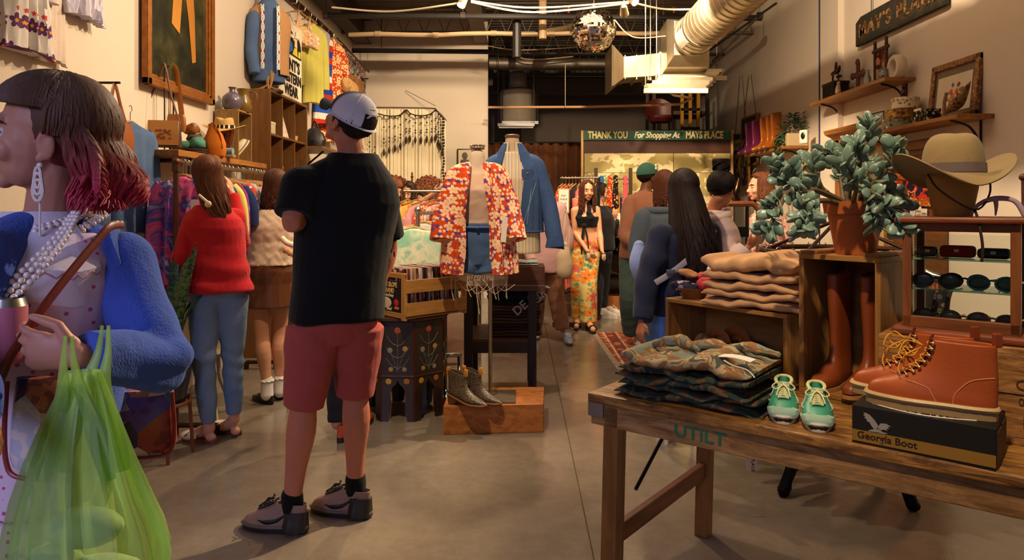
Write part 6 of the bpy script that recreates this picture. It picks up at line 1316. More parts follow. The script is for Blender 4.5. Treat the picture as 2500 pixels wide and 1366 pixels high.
for k in range(17):
    a = rnd(0,2*PI); L_ = rnd(.55,.95); ln_ = rnd(.05,.32); r0 = rnd(0,.07); tw = rnd(-1,1); w_ = rnd(.022,.036); d = V((cos(a), sin(a),0)); e = V((-sin(a+tw), cos(a+tw),0)); droop = rnd(0,.25) if k % 4 == 0 else 0
    mb = MB().sheet(lambda u, v: d*(r0+ln_*u**1.6+droop*u**3)+e*((v-.5)*2*w_*(.55+.9*u-1.42*u**3+.0)*(1 if u < 1 else .02))+V((0,0,.50+L_*u*(1-.1*u)-droop*u**3*1.4+.012*(2*v-1)**2)),14,4,.005); mb.build('leaf', 'snakeleaf', t)
# cream bentwood stool legs seen under the pipe rack
t = thing('bentwood_stool', 'cream bentwood stool mostly hidden behind the person with the patterned bag', 'stool', (-2.08,4.62,0))
mb = MB().lathe([(0,.44),(.15,.44),(.16,.46),(.15,.48),(0,.48)], n=24); mb.build('seat', 'wood:a8927a', t)
for k in range(3): a = k*2.1+5.4; mb = MB().tube([(.10*cos(a),.10*sin(a),.44),(.12*cos(a),.12*sin(a),.25),(.24*cos(a),.24*sin(a),.02)], .014,8, sub=4); mb.build('leg', 'paint:a8988a', t)
# ================================================================ the middle of the shop
# low wooden plinth
t = thing('wooden_plinth', 'low speckled plywood plinth on the floor under the kimono mannequin', 'plinth', (0,0,0))
a, b, c, d = PZ(1082,1061,0), PZ(1326,1051,0), PZ(1300,1000,0), PZ(1070,1008,0); h = .178
b = V((b.x, a.y+.05,0)); d = V((a.x-.0, a.y+.44,0)); c = V((b.x+.02, b.y+.42,0))
mb = MB().rings([[V((q.x, q.y, z)) for q in (a, b, c, d)] for z in (0, h)]); mb.build('plinth_body', 'osb', t, smooth=0, bevel=.004)
def osb():
    t = NT('osb'); vo = t.n('TexVoronoi', {'Vector': t.coord((1,1,2.2)), 'Scale': 22}); s = t.n('SeparateColor', {0: vo.outputs['Color']}).outputs[0]
    st = t.noise(13,5, rough=.7); col = t.mix(s, 'b07038', '8f5426'); col = t.mix(t.ramp(st, [(.58, '000000'),(.68, 'c0c0c0')]), col, '4a2510'); return t.done(col, .42,0,.4)
RECIPES['osb'] = osb
mb = MB().box((a.x+.26, a.y+.21, h+.004),(.38,.30,.008)); mb.build('steel_plate', 'brush:7a6a58', t, smooth=0)
# kimono mannequin
B = V((P(1197,0,4.60).x, 4.60, h+.008))
p = Person('headless torso mannequin in an orange floral kimono and frayed denim shorts on a steel pole', dict(head=(1165,300,4.6), neck=(1166,402,4.62), shA=(1118,428,4.62), elA=(1096,515,4.60), wrA=(1085,600,4.55), shB=(1214,428,4.62), elB=(1237,515,4.60), wrB=(1250,600,4.55),
    pel=(1170,610,4.62), hipA=(1146,630,4.62), knA=(1128,712,4.60), anA=(1120,760,4.6), hipB=(1194,630,4.62), knB=(1204,712,4.60), anB=(1210,760,4.6)),1.66, yaw=PI, look=(0,-1,0), base=B, name='torso_mannequin', cat='mannequin')
for a_ in ('sh', 'el', 'wr', 'hip', 'kn', 'an'): p.J[a_+'A'], p.J[a_+'B'] = p.J[a_+'B'], p.J[a_+'A']
mb = MB(); p.secs(mb, -.16,1.02,-.006); mb.cap(p.sp(.95), p.sp(1.10),.058,.05); 
for q in 'AB': mb.limb([p.J['hip'+q], p.J['hip'+q].lerp(p.J['kn'+q], .35)], [.082,.078], 14); mb.cap(p.J['sh'+q], p.sp(.92),.045,.06)
mb.build('torso', 'cloth:d9c4ac:c9b094', p.root, remesh=.008, relax=3)
mb = MB(); c = p.sp(1.10)+V((0,0,.045)); mb.lathe([(0,0),(.046,0),(.05,.01),(.045,.016),(0,.018)], c, 20); mb.build('neck_cap', 'metal:c8b89c', p.root)
mb = MB()
for k in range(6): a = k*PI/6; mb.tube([c+V((-.055*cos(a),-.055*sin(a),.024)), c+V((0,0,.032)), c+V((.055*cos(a),.055*sin(a),.024))], .006,6)
mb.build('cap_spokes', 'metal:d8ccb4', p.root)
mb = MB(); pz = p.sp(-.1); mb.tube([(0,0,0),(0,-.01, pz.z), ], .0125,12); mb.lathe([(0,0),(.05,0),(.05,.008),(.014,.014),(.0,.014)], n=20); mb.build('pole', 'metal:b8a890', p.root)
p.top('cloth:d6b49a:c8a48a', .004,.30, None, .0, name='camisole', fold=folds(.003,30,2), neck=.90, vox=.008)
p.pants('denim:34507c:6d88b0', .42,.014,.022, 'denim_shorts', vox=.007, top=.32)
mb = MB(); c = p.sp(.27); mb.tube([p.sp(.27)+p.Rz(0)@V((.152*cos(x),.118*sin(x),0)) for x in [i*PI/14 for i in range(28)]], .016,8, close=True, flat=.5, up=(0,0,1)); mb.ell(p.sp(.27)+p.Rz(0)@V((0,.135,0)),.01); mb.build('waistband', 'denim:3c5884:7d98c0', p.root)
random.seed(3); mb = MB()
for q in 'AB':
    hc = p.J['hip'+q].lerp(p.J['kn'+q], .42)
    for k in range(46):
        a = 2*PI*k/46; s0 = hc+V((.105*cos(a),.105*sin(a),-.01)); L_ = rnd(.01,.05) if k % 9 else rnd(.12,.26)
        mb.tube([s0, s0+V((rnd(-.01,.01),-.006,-L_*.5)), s0+V((rnd(-.02,.02),-.01,-L_))], .0018 if L_ < .1 else .0032,4, sub=2)
for k in range(5): x0 = P(1120+22*k, 690,4.5)-B; mb.tube([x0, x0+V((.06,-.01,-.05-.02*(k % 2))), x0+V((.13,0,-.01))], .002,4, sub=4)
mb.build('frayed_threads', 'cloth:d8c4a8', p.root)
MATS['kimono'] = flower_mat('kimono', 'd4470f', 'ecc9a4', 'd8a850', 13, '5a3a80', .40, 'e8b898')
KT = [(-.5,.155,.13,0),(-.1,.168,.13,0),(.1,.17,.13,0),(.3,.165,.125,0),(.7,.165,.125,0),(.82,.15,.10,0),(.93,.10,.08,0),(1.04,.062,.06,0)]
robe(p, 'kimono', lambda t: .30+.10*max(0, min(1, t))+.28*max(0,-t)+(.25*(t-.8)/.2 if t > .8 else 0),-.26,1.0,.026, {'A': 1.85, 'B': 1.85}, KT, 'kimono', .007,(.070,.085,.105),.010,.07)
mb = MB(); 
for sg in (-1,1): mb.tube([p.sp(t_)+p.Rz(1)@V((sg*(.068+.028*(1-t_)+.01*sin(t_*5)),(.162 if t_ < .8 else .162-.45*(t_-.8)),0)) for t_ in [1.02-.1*i for i in range(12)]], .02,8, flat=.4, up=(0,1,0))
mb.build('kimono_band', 'kimono', p.root)
q = P(1231,560,4.42)-B; mb = MB().box(q, (.034,.003,.16), MRot(.08,3, 'Y')); mb.build('price_tag', 'paint:eee2cc', p.root, smooth=0); mb = MB().tube([q+V((0,0,.08)), q+V((-.01,.02,.12))], .0015,4); mb.build('tag_string', 'cloth:d8c4a8', p.root)
# snakeskin ankle boots
def snakem():
    t = NT('snake'); vo = t.n('TexVoronoi', {'Vector': t.coord((1,1,1.6), False), 'Scale': 95}, feature='DISTANCE_TO_EDGE').outputs[0]; n_ = t.noise(9,3)
    t.bump(vo, .5,.003); return t.done(t.mix(t.ramp(vo, [(.02, '000000'),(.22, 'ffffff')]), '1e1814', t.mix(n_, '8a7458', '5a4a3a')),.35,0,.5)
RECIPES['snake'] = snakem
for (px, py, l) in ((1128,990, 'snakeskin ankle boot with a wooden heel, left of the pair on the plinth'),(1165,985, 'snakeskin ankle boot with a wooden heel, right of the pair on the plinth')):
    c = PZ(px-10, py-8, h+.01); t = thing('shoe', l, 'shoe', c); t['group'] = 'snakeskin boots'; d = (.88,-.47)
    shoe(t, (-.06,.02,0), d, .27, [(.04,0,1.05,.10),(.08,0,1.03,.145),(.13,0,.93,.15),(.19,0,.78,.14),(.27,0,.62,.125),(.38,0,.50,.115),(.52,-.01,.47,.125),(.62,-.02,.47,.13)], 'snake', 'wood:7a4a26', sole_h=.03, heel=.14, welt='leather:8a5a34', sole2='wood:8a5024')
    R_ = xyR(d)
    for y, n_ in ((.47, 'pull_tab'),(.0, 'pull_tab')): mb = MB().box(V((-.06,.02,0))+R_@(V((0, y, .66+.06))*.27),(.02,.022,.045), R_); mb.build(n_, 'leather:c98a3a', t, bevel=.002)
# black work table
tz = .85; Yt = 5.2
t = thing('black_table', 'black wooden table with a plank top behind the kimono mannequin', 'table', (0,0,0))
x0, x1, y0, y1 = P(1120,0,5.05).x, P(1330,0,5.05).x, 5.0,5.72
mb = MB().box(((x0+x1)/2,(y0+y1)/2, tz-.02),(x1-x0, y1-y0,.04)); mb.build('table_top', 'woodh:5a3a22:2a1a10', t, smooth=0, bevel=.004)
for x in (x0+.07, x1-.09):
    for y in (y0+.05, y1-.05): mb = MB().box((x, y, (tz-.04)/2),(.06,.06, tz-.04)); mb.build('leg', 'paint:221c18', t, smooth=0, bevel=.004)
for y in (y0+.05, y1-.05): bx(t, 'rail', 'paint:2a241e', ((x0+x1)/2, y, .40),(x1-x0-.2,.04,.08))
mb = MB().box(((x0+x1)/2,(y0+y1)/2,.45),(x1-x0-.12, y1-y0-.06,.02)); mb.build('lower_shelf', 'woodh:5a3418', t, smooth=0)
def folded(name, label, cat, loc, rz, w_, d_, th, m, group, seed, lumps=.006, lay=2, edge=14):
    """one folded garment: a slab of `lay` folds, rounded at the front fold"""
    t = thing(name, label, cat, loc, rz, group); random.seed(seed); mb = MB()
    for q in range(lay):
        z0 = th*q/lay; z1 = th*(q+1)/lay; zc = (z0+z1)/2; hh = (z1-z0)/2*1.03; dx = rnd(-.008,.008); Rg = []; nx = 36
        for i in range(nx+1):
            u = -1+2*i/nx; e = sqrt(max(.0,1-abs(u)**edge)); sag = lumps*(sin(u*4.3+seed)+.6*sin(u*9.1+seed*2.3)+.35*sin(u*19+q)); ring = []
            for j in range(20):
                a = 2*PI*j/20; yy = copysign(abs(cos(a))**.35, cos(a)); zz = copysign(abs(sin(a))**.7, sin(a))
                ring.append(V((dx+u*w_/2, yy*d_/2*(.97+.03*e)+lumps*.6*sin(u*7+q*2+seed), zc+hh*zz*max(.35, e)+sag*(.5+.5*q/max(1, lay-1) if lay > 1 else 1)*(1 if zz > 0 else .6))))
            Rg.append(ring)
        mb.rings(Rg)
    mb.build('folded_cloth', m, t, ang=1.3); return t
z = .462
for i, (m, l) in enumerate([('cloth:5a4430', 'folded brown trousers, bottom of the stack under the black table'),('cloth:3a2a1e', 'folded dark brown trousers second from the bottom under the black table'),('cloth:5e4c34', 'folded olive brown trousers in the middle of the stack under the black table'),('cloth:4a3828', 'folded trousers second from the top under the black table'),('cloth:6a5238', 'folded tan trousers near the top of the stack under the black table')]):
    folded('folded_trousers', l, 'trousers', ((x0+x1)/2+.10, y0+.32, z),.0,.38,.42,.045, m, None, i+2,.003); z += .047
t = folded('folded_sweatshirt', 'black folded sweatshirt with pale letters topping the stack under the black table', 'sweatshirt', ((x0+x1)/2+.09, y0+.31, z),.1,.40,.42,.085, 'cloth:15161a', None, 9,.006)
text('letters', 'DE GRA', .09, 'cloth:b8b0a0', face_M((.10,-.225,.045),(.75,0,.65),(-.5,0,.8)), t, .002,.002); text('letters', 'BRIGHT', .05, 'cloth:b8b0a0', face_M((.15,-.222,.03),(.75,0,.65),(-.5,0,.8)), t, .002,.002)
# wooden box and folded shirt on the table
t = crate('wooden_box', 'dark reclaimed wood box on the black table behind the kimono', 'box', (P(1240,0,5.1).x, 5.08, tz),0,(.27,.3,.13), 'wood:5a3820', '')
folded('folded_shirt', 'pale blue folded shirt on the dark wood box', 'shirt', (P(1282,0,5.2).x, 5.22, tz+.131),0,.20,.2,.035, 'cloth:a8b8b4', None, 4,.003)
# denim jacket mannequin
B = V((P(1262,0,5.42).x, 5.44, tz))
p = Person('mannequin in a blue denim jacket over a striped shirt on the black table', dict(head=(1255,300,5.44), neck=(1252,372,5.44), shA=(1204,408,5.42), elA=(1196,490,5.45), wrA=(1212,560,5.42), shB=(1306,408,5.44), elB=(1338,495,5.42), wrB=(1356,590,5.36),
    pel=(1262,590,5.44), knA=(1250,620,5.4), anA=(1250,621,5.4), knB=(1275,620,5.4), anB=(1275,621,5.4)),1.8, True, yaw=PI-.08, look=(0,-1,0), base=B, name='torso_mannequin', cat='mannequin')
for a_ in ('sh', 'el', 'wr'): p.J[a_+'A'], p.J[a_+'B'] = p.J[a_+'B'], p.J[a_+'A']
JT = [(-.2,.165,.12,0),(.1,.17,.125,0),(.5,.175,.125,0),(.70,.18,.13,0),(.82,.165,.11,0),(.93,.115,.09,0),(1.04,.075,.075,0)]
mb = MB(); p.secs(mb, -.1,1.02,-.006); mb.cap(p.sp(.95), p.sp(1.13),.062,.056); mb.build('torso', 'cloth:c9b292', p.root, remesh=.01, relax=2)
mb = MB(); c = p.sp(1.14)+V((0,0,.035)); mb.lathe([(0,-.02),(.056,-.02),(.058,0),(.05,.006),(0,0)], c, 24); mb.build('neck_cap', 'rustic:8a6a4a', p.root)
mb = MB().tube([(0,0,.01), p.sp(-.05)], .014,10); mb.lathe([(0,0),(.11,0),(.11,.008),(.02,.02),(0,.02)], n=26); mb.build('pole', 'metal:b8a890', p.root)
p.top('shirtstripe', .010,-.12, None, 0, name='striped_shirt', table=JT, vox=.008, fold=folds(.003,14,2))
RECIPES['shirtstripe'] = lambda: auto_mat('stripe:e0d2b4:e0d2b4:8a94b4:e0d2b4:c8a860:38')
robe(p, 'jacketden', lambda t: .42-.32*max(0, min(1,(.75-t)/.6)) if t > .1 else .22,.12,1.0,.030, {'A': 1.92, 'B': 1.92}, JT, 'denim_jacket', .008,(.080,.072,.062),.004)
RECIPES['jacketden'] = lambda: auto_mat('denim:2b4878:5a78a8')
def front(x, t_, d=.0): return p.sp(t_)+p.Rz(1)@V((x, sqrt(max(.0,1-(x/.215)**2))*.165+d, 0))
for sx in (-1,1):
    mb = MB().sheet(lambda u, v: front(sx*(.075+.085*v),.80-.0*u, .006)+V((0,0,-.055*u-.018*(1-abs(2*v-1))*u)),4,10,.006); f = mb.build('pocket_flap', 'jacketden', p.root); mb = MB().ell(front(sx*.118,.755,.012),.008); mb.build('button', 'metal:c8a060', f)
    mb = MB().tube([front(sx*(.19-.12*u),.72-.0*u-.58*u*.9+.0,.004) for u in [i/8 for i in range(9)]], .003,5); mb.tube([front(sx*(.155-.06*u),.72-.52*u, .004) for u in [i/8 for i in range(9)]], .003,5); mb.build('seam', 'denim:6a84ac', p.root)
mb = MB().tube([p.sp(.12)+p.Rz(0)@V((.20*cos(x),.155*sin(x),0)) for x in [PI/2+.2+i*(2*PI-.4)/30 for i in range(31)]], .024,8, flat=.35, up=(0,0,1)); mb.build('waistband', 'jacketden', p.root)
for m, r0, r1, h0, dz, nme, g in (('jacketden', .078,.135,.055,-.085, 'jacket_collar', .55),('shirtstripe', .068,.095,.065,-.08, 'shirt_collar', .35)):
    mb = MB().sheet(lambda u, v: p.sp(1.0)+p.Rz(1)@V((sin(PI+(2*PI-2*g)*(v-.5))*(r0+(r1-r0)*u), cos(PI+(2*PI-2*g)*(v-.5))*(r0+(r1-r0)*u*.9), h0*(1-u)+dz*u*(.35+.65*abs(2*v-1)**3)+.01)),8,36,.006); mb.build(nme, m, p.root)
mb = MB(); c = p.J['wrA'] if p.J['wrA'].x > p.J['wrB'].x else p.J['wrB']; mb.sheet(lambda u, v: c+V((.058*cos(v*5.4+.4)*(1+.3*u),.058*sin(v*5.4+.4),.03-.09*u+.03*v)),5,24,.006); mb.build('unbuttoned_cuff', 'jacketden', p.root)
# moorish side table
cx, cy, r8 = P(990,0,4.85).x, 4.86,.285
t = thing('octagonal_table', 'dark octagonal Moorish side table painted with flowers, under the record crate', 'table', (cx, cy, 0)); hh = .685
def oc(r, k, off=.36): a = -PI/2+off+k*PI/4; return V((r*cos(a), r*sin(a),0))
mb = MB().rings([[oc(rr, k)+V((0,0, z)) for k in range(8)] for rr, z in ((r8+.005, hh-.03),(r8+.035, hh-.02),(r8+.035, hh-.004),(r8+.02, hh))]); mb.build('table_top', 'woodh:4a2412:220e08', t, smooth=0)
def painted():
    t = NT('painted'); return t.done(t.mix(t.noise(12,5, rough=.7), '35251a', '1a120e'),.35,0,.5)
RECIPES['painted'] = painted
for k in range(8):
    a_, b_ = oc(r8, k), oc(r8, k+1); mid = (a_+b_)/2; ux = (b_-a_).normalized(); w_ = (b_-a_).length; nz_ = mid.normalized(); M_ = Matrix((ux, -nz_, V((0,0,1)))).transposed().to_4x4(); M_.translation = mid
    arch = [(-w_/2,0),(-w_/2+.045,0)]+[(-w_/2+.045+.008*sin(i*1.3)+(w_/2-.045)*(i/8)**1.2*.98,.02+.24*sin(PI/2*(i/8)**.75)+(.015 if i == 8 else 0)) for i in range(1,9)]
    arch += [(-x, z) for x, z in reversed(arch[:-1])]; poly = arch+[(w_/2, hh-.03),(-w_/2, hh-.03)]
    mb = MB().prism(poly, .018, M_); pn = mb.build('side_panel', 'painted', t, smooth=0)
    mb = MB().tube([a_, a_+V((0,0, hh-.03))], .011,8); mb.tube([M_@V((-w_/2,-.012,.30)), M_@V((w_/2,-.012,.30))], .006,6); mb.build('corner_post', 'wood:4a1c10', t)
    if nz_.y < .3:
        random.seed(k); 
        for j, (x, z, r, m) in enumerate([(-.0,.60,.022, 'paint:a84a2a'),(-.05,.47,.018, 'paint:8a8068'),(.05,.48,.018, 'paint:b08a4a'),(-.045,.345,.016, 'paint:a8843c'),(.045,.345,.016, 'paint:8a8068'),(-.06,.265,.02, 'paint:c08a2c'),(.06,.265,.02, 'paint:a8642c')]):
            mb = MB()
            for q in range(8): an = q*PI/4; mb.ell(M_@V((x+r*.65*cos(an),-.011, z+r*.65*sin(an))),(r*.38,.003, r*.38), M_.to_3x3(),8,5)
            mb.ell(M_@V((x, -.013, z)),(r*.35,.003, r*.35), M_.to_3x3(),8,5); mb.build('painted_flower', m, pn)
        mb = MB()
        for sx in (-1,0,1): mb.tube([M_@V((0,-.010,.33)), M_@V((sx*.03,-.010,.42)), M_@V((sx*.055,-.010,.50+.1*(sx == 0)))], .0025,5, sub=3)
        for sx in (-1,1):
            for zz in (.35,.42,.5): mb.tube([M_@V((0,-.010, zz)), M_@V((sx*.04,-.010, zz+.02)), M_@V((sx*.075,-.010, zz+.07))], .003,5, sub=3)
        mb.build('painted_stem', 'paint:5a6258', pn)
# record crate
q0 = P(935,745,4.62); t = thing('record_crate', 'pine slatted fruit crate full of records on the octagonal table', 'crate', (P(991,0,4.50).x-.18*cos(.8),4.50+.18*sin(.8), hh+.002),-.8)
W_, D_, H2 = .36,.50,.30
for x in (-W_/2+.0, W_/2): 
    for z in (.06,.21): mb = MB().box((x, D_/2, z),(.014, D_, .085)); mb.build('side_slat', 'woody:c8924a:8a5a28', t, smooth=0, bevel=.002)
for y in (.0, D_):
    for sx in (-W_/2+.02, W_/2-.02): mb = MB().box((sx, y, H2/2-.01),(.04,.022, H2)); mb.build('corner_post', 'wood:c8924a:8a5a28', t, smooth=0, bevel=.002)
    bx(t, 'end_rail', 'woodh:c8924a:8a5a28', (0, y, H2-.02),(W_, .02,.035),.002); bx(t, 'end_rail', 'woodh:c8924a:8a5a28', (0, y, .02),(W_, .02,.035),.002)
mb = MB().box((0, D_/2,.006),(W_, D_, .01)); mb.build('crate_bottom', 'woody:b07a3a', t, smooth=0)
mb = MB().box((0,-.004,.14),(W_-.09,.012,.20)); lb = mb.build('end_label', 'paint:1d1512', t, smooth=0)
for s_, z, sz_, m in (('BLUE SLOPE', .215,.045, 'paint:d8b068'),('BRAND', .175,.045, 'paint:d8b068'),('Extra Fancy', .145,.028, 'paint:d8c8a0'),('"Yakima"', .055,.026, 'paint:d8c8a0')): text('label_letters', s_, sz_, m, face_M((.0,-.0115, z),(1,0,0),(0,0,1)), lb, .001,.001, sx=.8)
for x, z, rx, rz_, m in ((-.03,.095,.06,.035, 'paint:d8c8a0'),(-.03,.095,.055,.03, 'paint:3a5a7a'),(-.04,.095,.025,.015, 'paint:b83a24'),(.085,.10,.026,.024, 'paint:b8301c'),(.09,.065,.03,.01, 'paint:d86a2a')): mb = MB().ell((x, -.0105-.0005*rx*10, z),(rx, .002, rz_)); mb.build('label_picture', m, lb)
root_cr = t; random.seed(21); rec_cols = ['e0d4c0', 'c8b8a4', '2a2a30', '8a3a2a', 'd8d0c4', '3a4a5a', 'c89a6a', 'b8a890', 'd89078', '1d1a1c', '6a7a6a', 'e8e0d0', 'a8584a', '4a3a5a']
Mc = Matrix.Translation(root_cr.location)@MRot(-.8,4, 'Z')
for i in range(44):
    y = .025+i*.0102; c = Mc@V((rnd(-.004,.004), y, .014)); r_ = thing('record_sleeve', 'vinyl record in its sleeve filed in the pine crate', 'record', c, -.8, 'records in the pine crate'); r_.rotation_euler = (rnd(-.03,.10),0,-.8)
    if i == 0: r_['label'] = 'frontmost record sleeve in the pine crate'; del r_['group']
    mb = MB().box((0,0,.155),(.31,.0042,.31)); mb.build('sleeve', 'paint:'+rec_cols[i % len(rec_cols)] if i % 5 else 'patch:d8c8b0:8a3a2a:2a3a4a:d8b068', r_, smooth=0)
# steel pipe stub with a flange beside the plinth
pipe([P(1080,868,4.95), P(1118,866,4.95), P(1122,872,4.95), P(1122,905,4.9)], .017, 'metal:a8a29a', 'grey pipe elbow with a flange showing between octagonal table and plinth', 'pipe', 'pipe_elbow', 12,4)
pipe([P(1075,960,4.9), P(1086,955,4.9), P(1090,975,4.85), P(1088,1010,4.85)], .022, 'metal:7a828c', 'grey steel pipe bend on the floor just left of the plinth', 'pipe', 'pipe_elbow', 12,4)
# ---------------- round rack with the mint tie-dye shirt
Yr = 6.0; c = P(1020,0, Yr); t = thing('round_rack', 'chromed pole clothes rack behind the record crate', 'clothes rack', (c.x, Yr, 0))
rz = P(0,512, Yr).z
mb = MB().tube([(0,0,0),(0,0, rz)], .019,12); mb.ell((0,0, rz),.03); mb.build('pole', 'metal:c8c0b4', t)
mb = MB().tube([(0,0, rz-.03),(.28,.45, rz-.03)], .013,8); mb.tube([(0,0, rz-.03),(.02,.9, rz-.03)], .013,8); mb.build('rail', 'metal:c8c0b4', t)
for k in range(4): a = k*PI/2+.4; mb = MB().tube([(0,0,.05),(.35*cos(a),.35*sin(a),.03)], .014,8); mb.build('foot', 'metal:8a847a', t)
random.seed(33)
garment('tie_dye_shirt', 'mint green and white tie-dye t-shirt facing us on the chromed rack', 't-shirt', (c.x-.02, Yr-.06, rz-.06),.05, 'tee', 'tiedye:7cc0a0:a8d8b8:e8e4c8:8accb0', .62,.52,.06, slv=.16, rip=.008, hanger='wood:c8985a')
for i in range(14):
    f = i/13; x = c.x+.04+.30*f; y = Yr+.06+.42*f
    garment('rack_shirt', 'light shirt on a wooden hanger in the row on the chromed rack', 'shirt', (x, y, rz-.018),.0+rnd(-.1,.1)+.5, 'shirt', ['cloth:dcd8c8', 'tiedye:d8d0c0:e8b090:e0e0d0', 'cloth:c8d0c8', 'stripe:e0dcd0:a8b0b8:24', 'cloth:e8e0d4'][i % 5], rnd(.6,.72),.44,.035, 'shirts on the chromed rack', hanger='wood:c8985a', rip=.006, slv=.3)
# tall orange patterned dresses on a higher rail behind
Yh = 6.9
t = thing('garment_rail', 'grey straight rail of colourful dresses behind the chromed rack', 'clothes rack', (P(985,0, Yh).x, Yh, 0)); L_ = P(1096,0, Yh).x-P(985,0, Yh).x; rz2 = P(0,466, Yh).z
mb = MB().tube([(0,0, rz2),(L_+.3,.1, rz2)], .013,8); mb.build('rail', 'metal:b8b0a4', t)
for x in (0, L_+.3): mb = MB().tube([(x, .1*(x > 0),0),(x, .1*(x > 0), rz2)], .015,8); mb.build('upright', 'metal:8a847a', t)
x_ = P(985,0, Yh).x; random.seed(8)
dm = ['patch:c8441c:e0a030:a83018:d8c070', 'tiedye:d86a2a:e0c060:c83a1a', 'cloth:e0a0a0', 'vor:d8503a:e8d0a0:8a2a1a:e0b080', 'tiedye:e08a6a:e8d0c0:d85a4a', 'cloth:c83a3a']
dl = ['orange leaf patterned dress on the grey rail, leftmost', 'orange and yellow dress second on the grey rail', 'plain pink dress third on the grey rail', 'red dress with small motifs fourth on the grey rail', 'coral dress fifth on the grey rail', 'plain red dress sixth on the grey rail']
for i in range(6): garment('rail_dress', dl[i], 'dress', (x_+.04+i*.085, Yh+.02*i, rz2+.0),.9, 'dress', dm[i], 1.0+.05*(i % 3),.44,.06, rip=.012)
# carved wooden screen
t = thing('carved_screen', 'carved wooden folding screen with scalloped tops before the cream curtain', 'screen', (P(1045,0,9.4).x, 9.4,0))
top_z = P(0,425,9.4).z
for k, x in enumerate((-.46,0,.46)):
    M_ = Matrix.Translation((x, .06*(k % 2),0)); sc = [(-.215,0),(.215,0),(.215, top_z-.14)]+[(.215-.43*i/14, top_z-.14+.13*abs(sin(PI*i/14))**.7+.012*cos(i*PI)) for i in range(1,14)]+[(-.215, top_z-.14)]
    mb = MB().prism(sc, .025, M_); pn = mb.build('screen_panel', 'fret', t, smooth=0)
    mb = MB().tube([(x-.225,.06*(k % 2),0),(x-.225,.06*(k % 2), top_z-.05)], .014,8); mb.lathe([(.012,0),(.022,.02),(.008,.045),(.016,.06),(0,.09)], (x-.225,.06*(k % 2), top_z-.05),10); mb.build('finial', 'wood:6a3418', t)
def fret():
    t = NT('fret'); vo = t.n('TexVoronoi', {'Vector': t.coord((1,.2,1), False), 'Scale': 30}, feature='DISTANCE_TO_EDGE').outputs[0]; t.bump(t.math('LESS_THAN', vo, .12),.8,.01); return t.done(t.mix(t.math('LESS_THAN', vo, .12), '3a1a0c', '8a4a24'),.5)
RECIPES['fret'] = fret
# ---------------- racks right of the denim jacket
def rack_row(label, loc, d, n, L, z, mats, gname, glabel, kind='shirt', seed=1, W=.42, ln=(.6,.8), posts=True, hanger='wood:b98a52', hz=.012):
    x, y = loc; dx, dy = V((d[0], d[1], 0)).normalized().xy; t = thing('clothes_rail', label, 'clothes rack', (x, y, 0)); random.seed(seed)
    mb = MB().tube([(0,0, z),(dx*L, dy*L, z)], .013,8); mb.build('rail', 'metal:b8b0a4', t)
    if posts:
        for f in (0,1): mb = MB().tube([(dx*L*f, dy*L*f, 0),(dx*L*f, dy*L*f, z)], .015,8); mb.tube([(dx*L*f-dy*.22, dy*L*f+dx*.22,.03),(dx*L*f+dy*.22, dy*L*f-dx*.22,.03)], .015,8); mb.build('upright', 'brush:3a342e', t)
    yaw = math.atan2(dy, dx)-PI/2
    for i in range(n): f = (i+.6)/(n+.4)*L; garment(gname, glabel, gname.split('_')[-1], (x+dx*f, y+dy*f, z+hz), yaw+rnd(-.12,.12), kind, mats[i % len(mats)], rnd(*ln), W, min(.05, L/n*.75), glabel, hanger=hanger, rip=.007)
    return t
q = P(1372,0,8.6)
rack_row('short rail of bright garments left of the person in the halter top', (q.x, 8.9),(1,-.35),11,.50, P(0,433,8.7).z, ['vor:c83a2a:e8d0a0:2a2a3a:d88a3a', 'cloth:d8505a', 'vor:2a2028:d86a3a:e0c090:8a3a5a', 'cloth:e86a5a', 'cloth:1e1c20', 'tiedye:d8504a:e8a08a'], 'bright_dress', 'bright dress hanging on the short rail left of the person in the halter top', 'dress', 3, ln=(.95,1.35))
t = thing('poster_stand', 'cream framed notice on a slim metal stand left of the halter top', 'notice', P(1376,490,8.3)); mb = MB().box((0,0,0),(.14,.02,.30)); mb.build('frame', 'wood:b88a50', t, bevel=.004); mb = MB().box((0,-.012,0),(.115,.004,.27)); mb.build('paper', 'paint:e0d8c8', t)
for s_, z in (('MAY', .06),('PLACE', .02),('SALE', -.03)): text('letters', s_, .03, 'paint:5a4a3a', face_M((0,-.0155, z),(1,0,0),(0,0,1)), t, .001)
mb = MB().tube([(0,0,-.15),(0,0,-t.location.z+.02)], .01,8); mb.box((0,0,-t.location.z+.01),(.26,.2,.02)); mb.tube([(-.07,0,.15),(-.04,0,.30),(.07,0,.15)], .004,5); mb.build('stand', 'brush:3a342e', t)
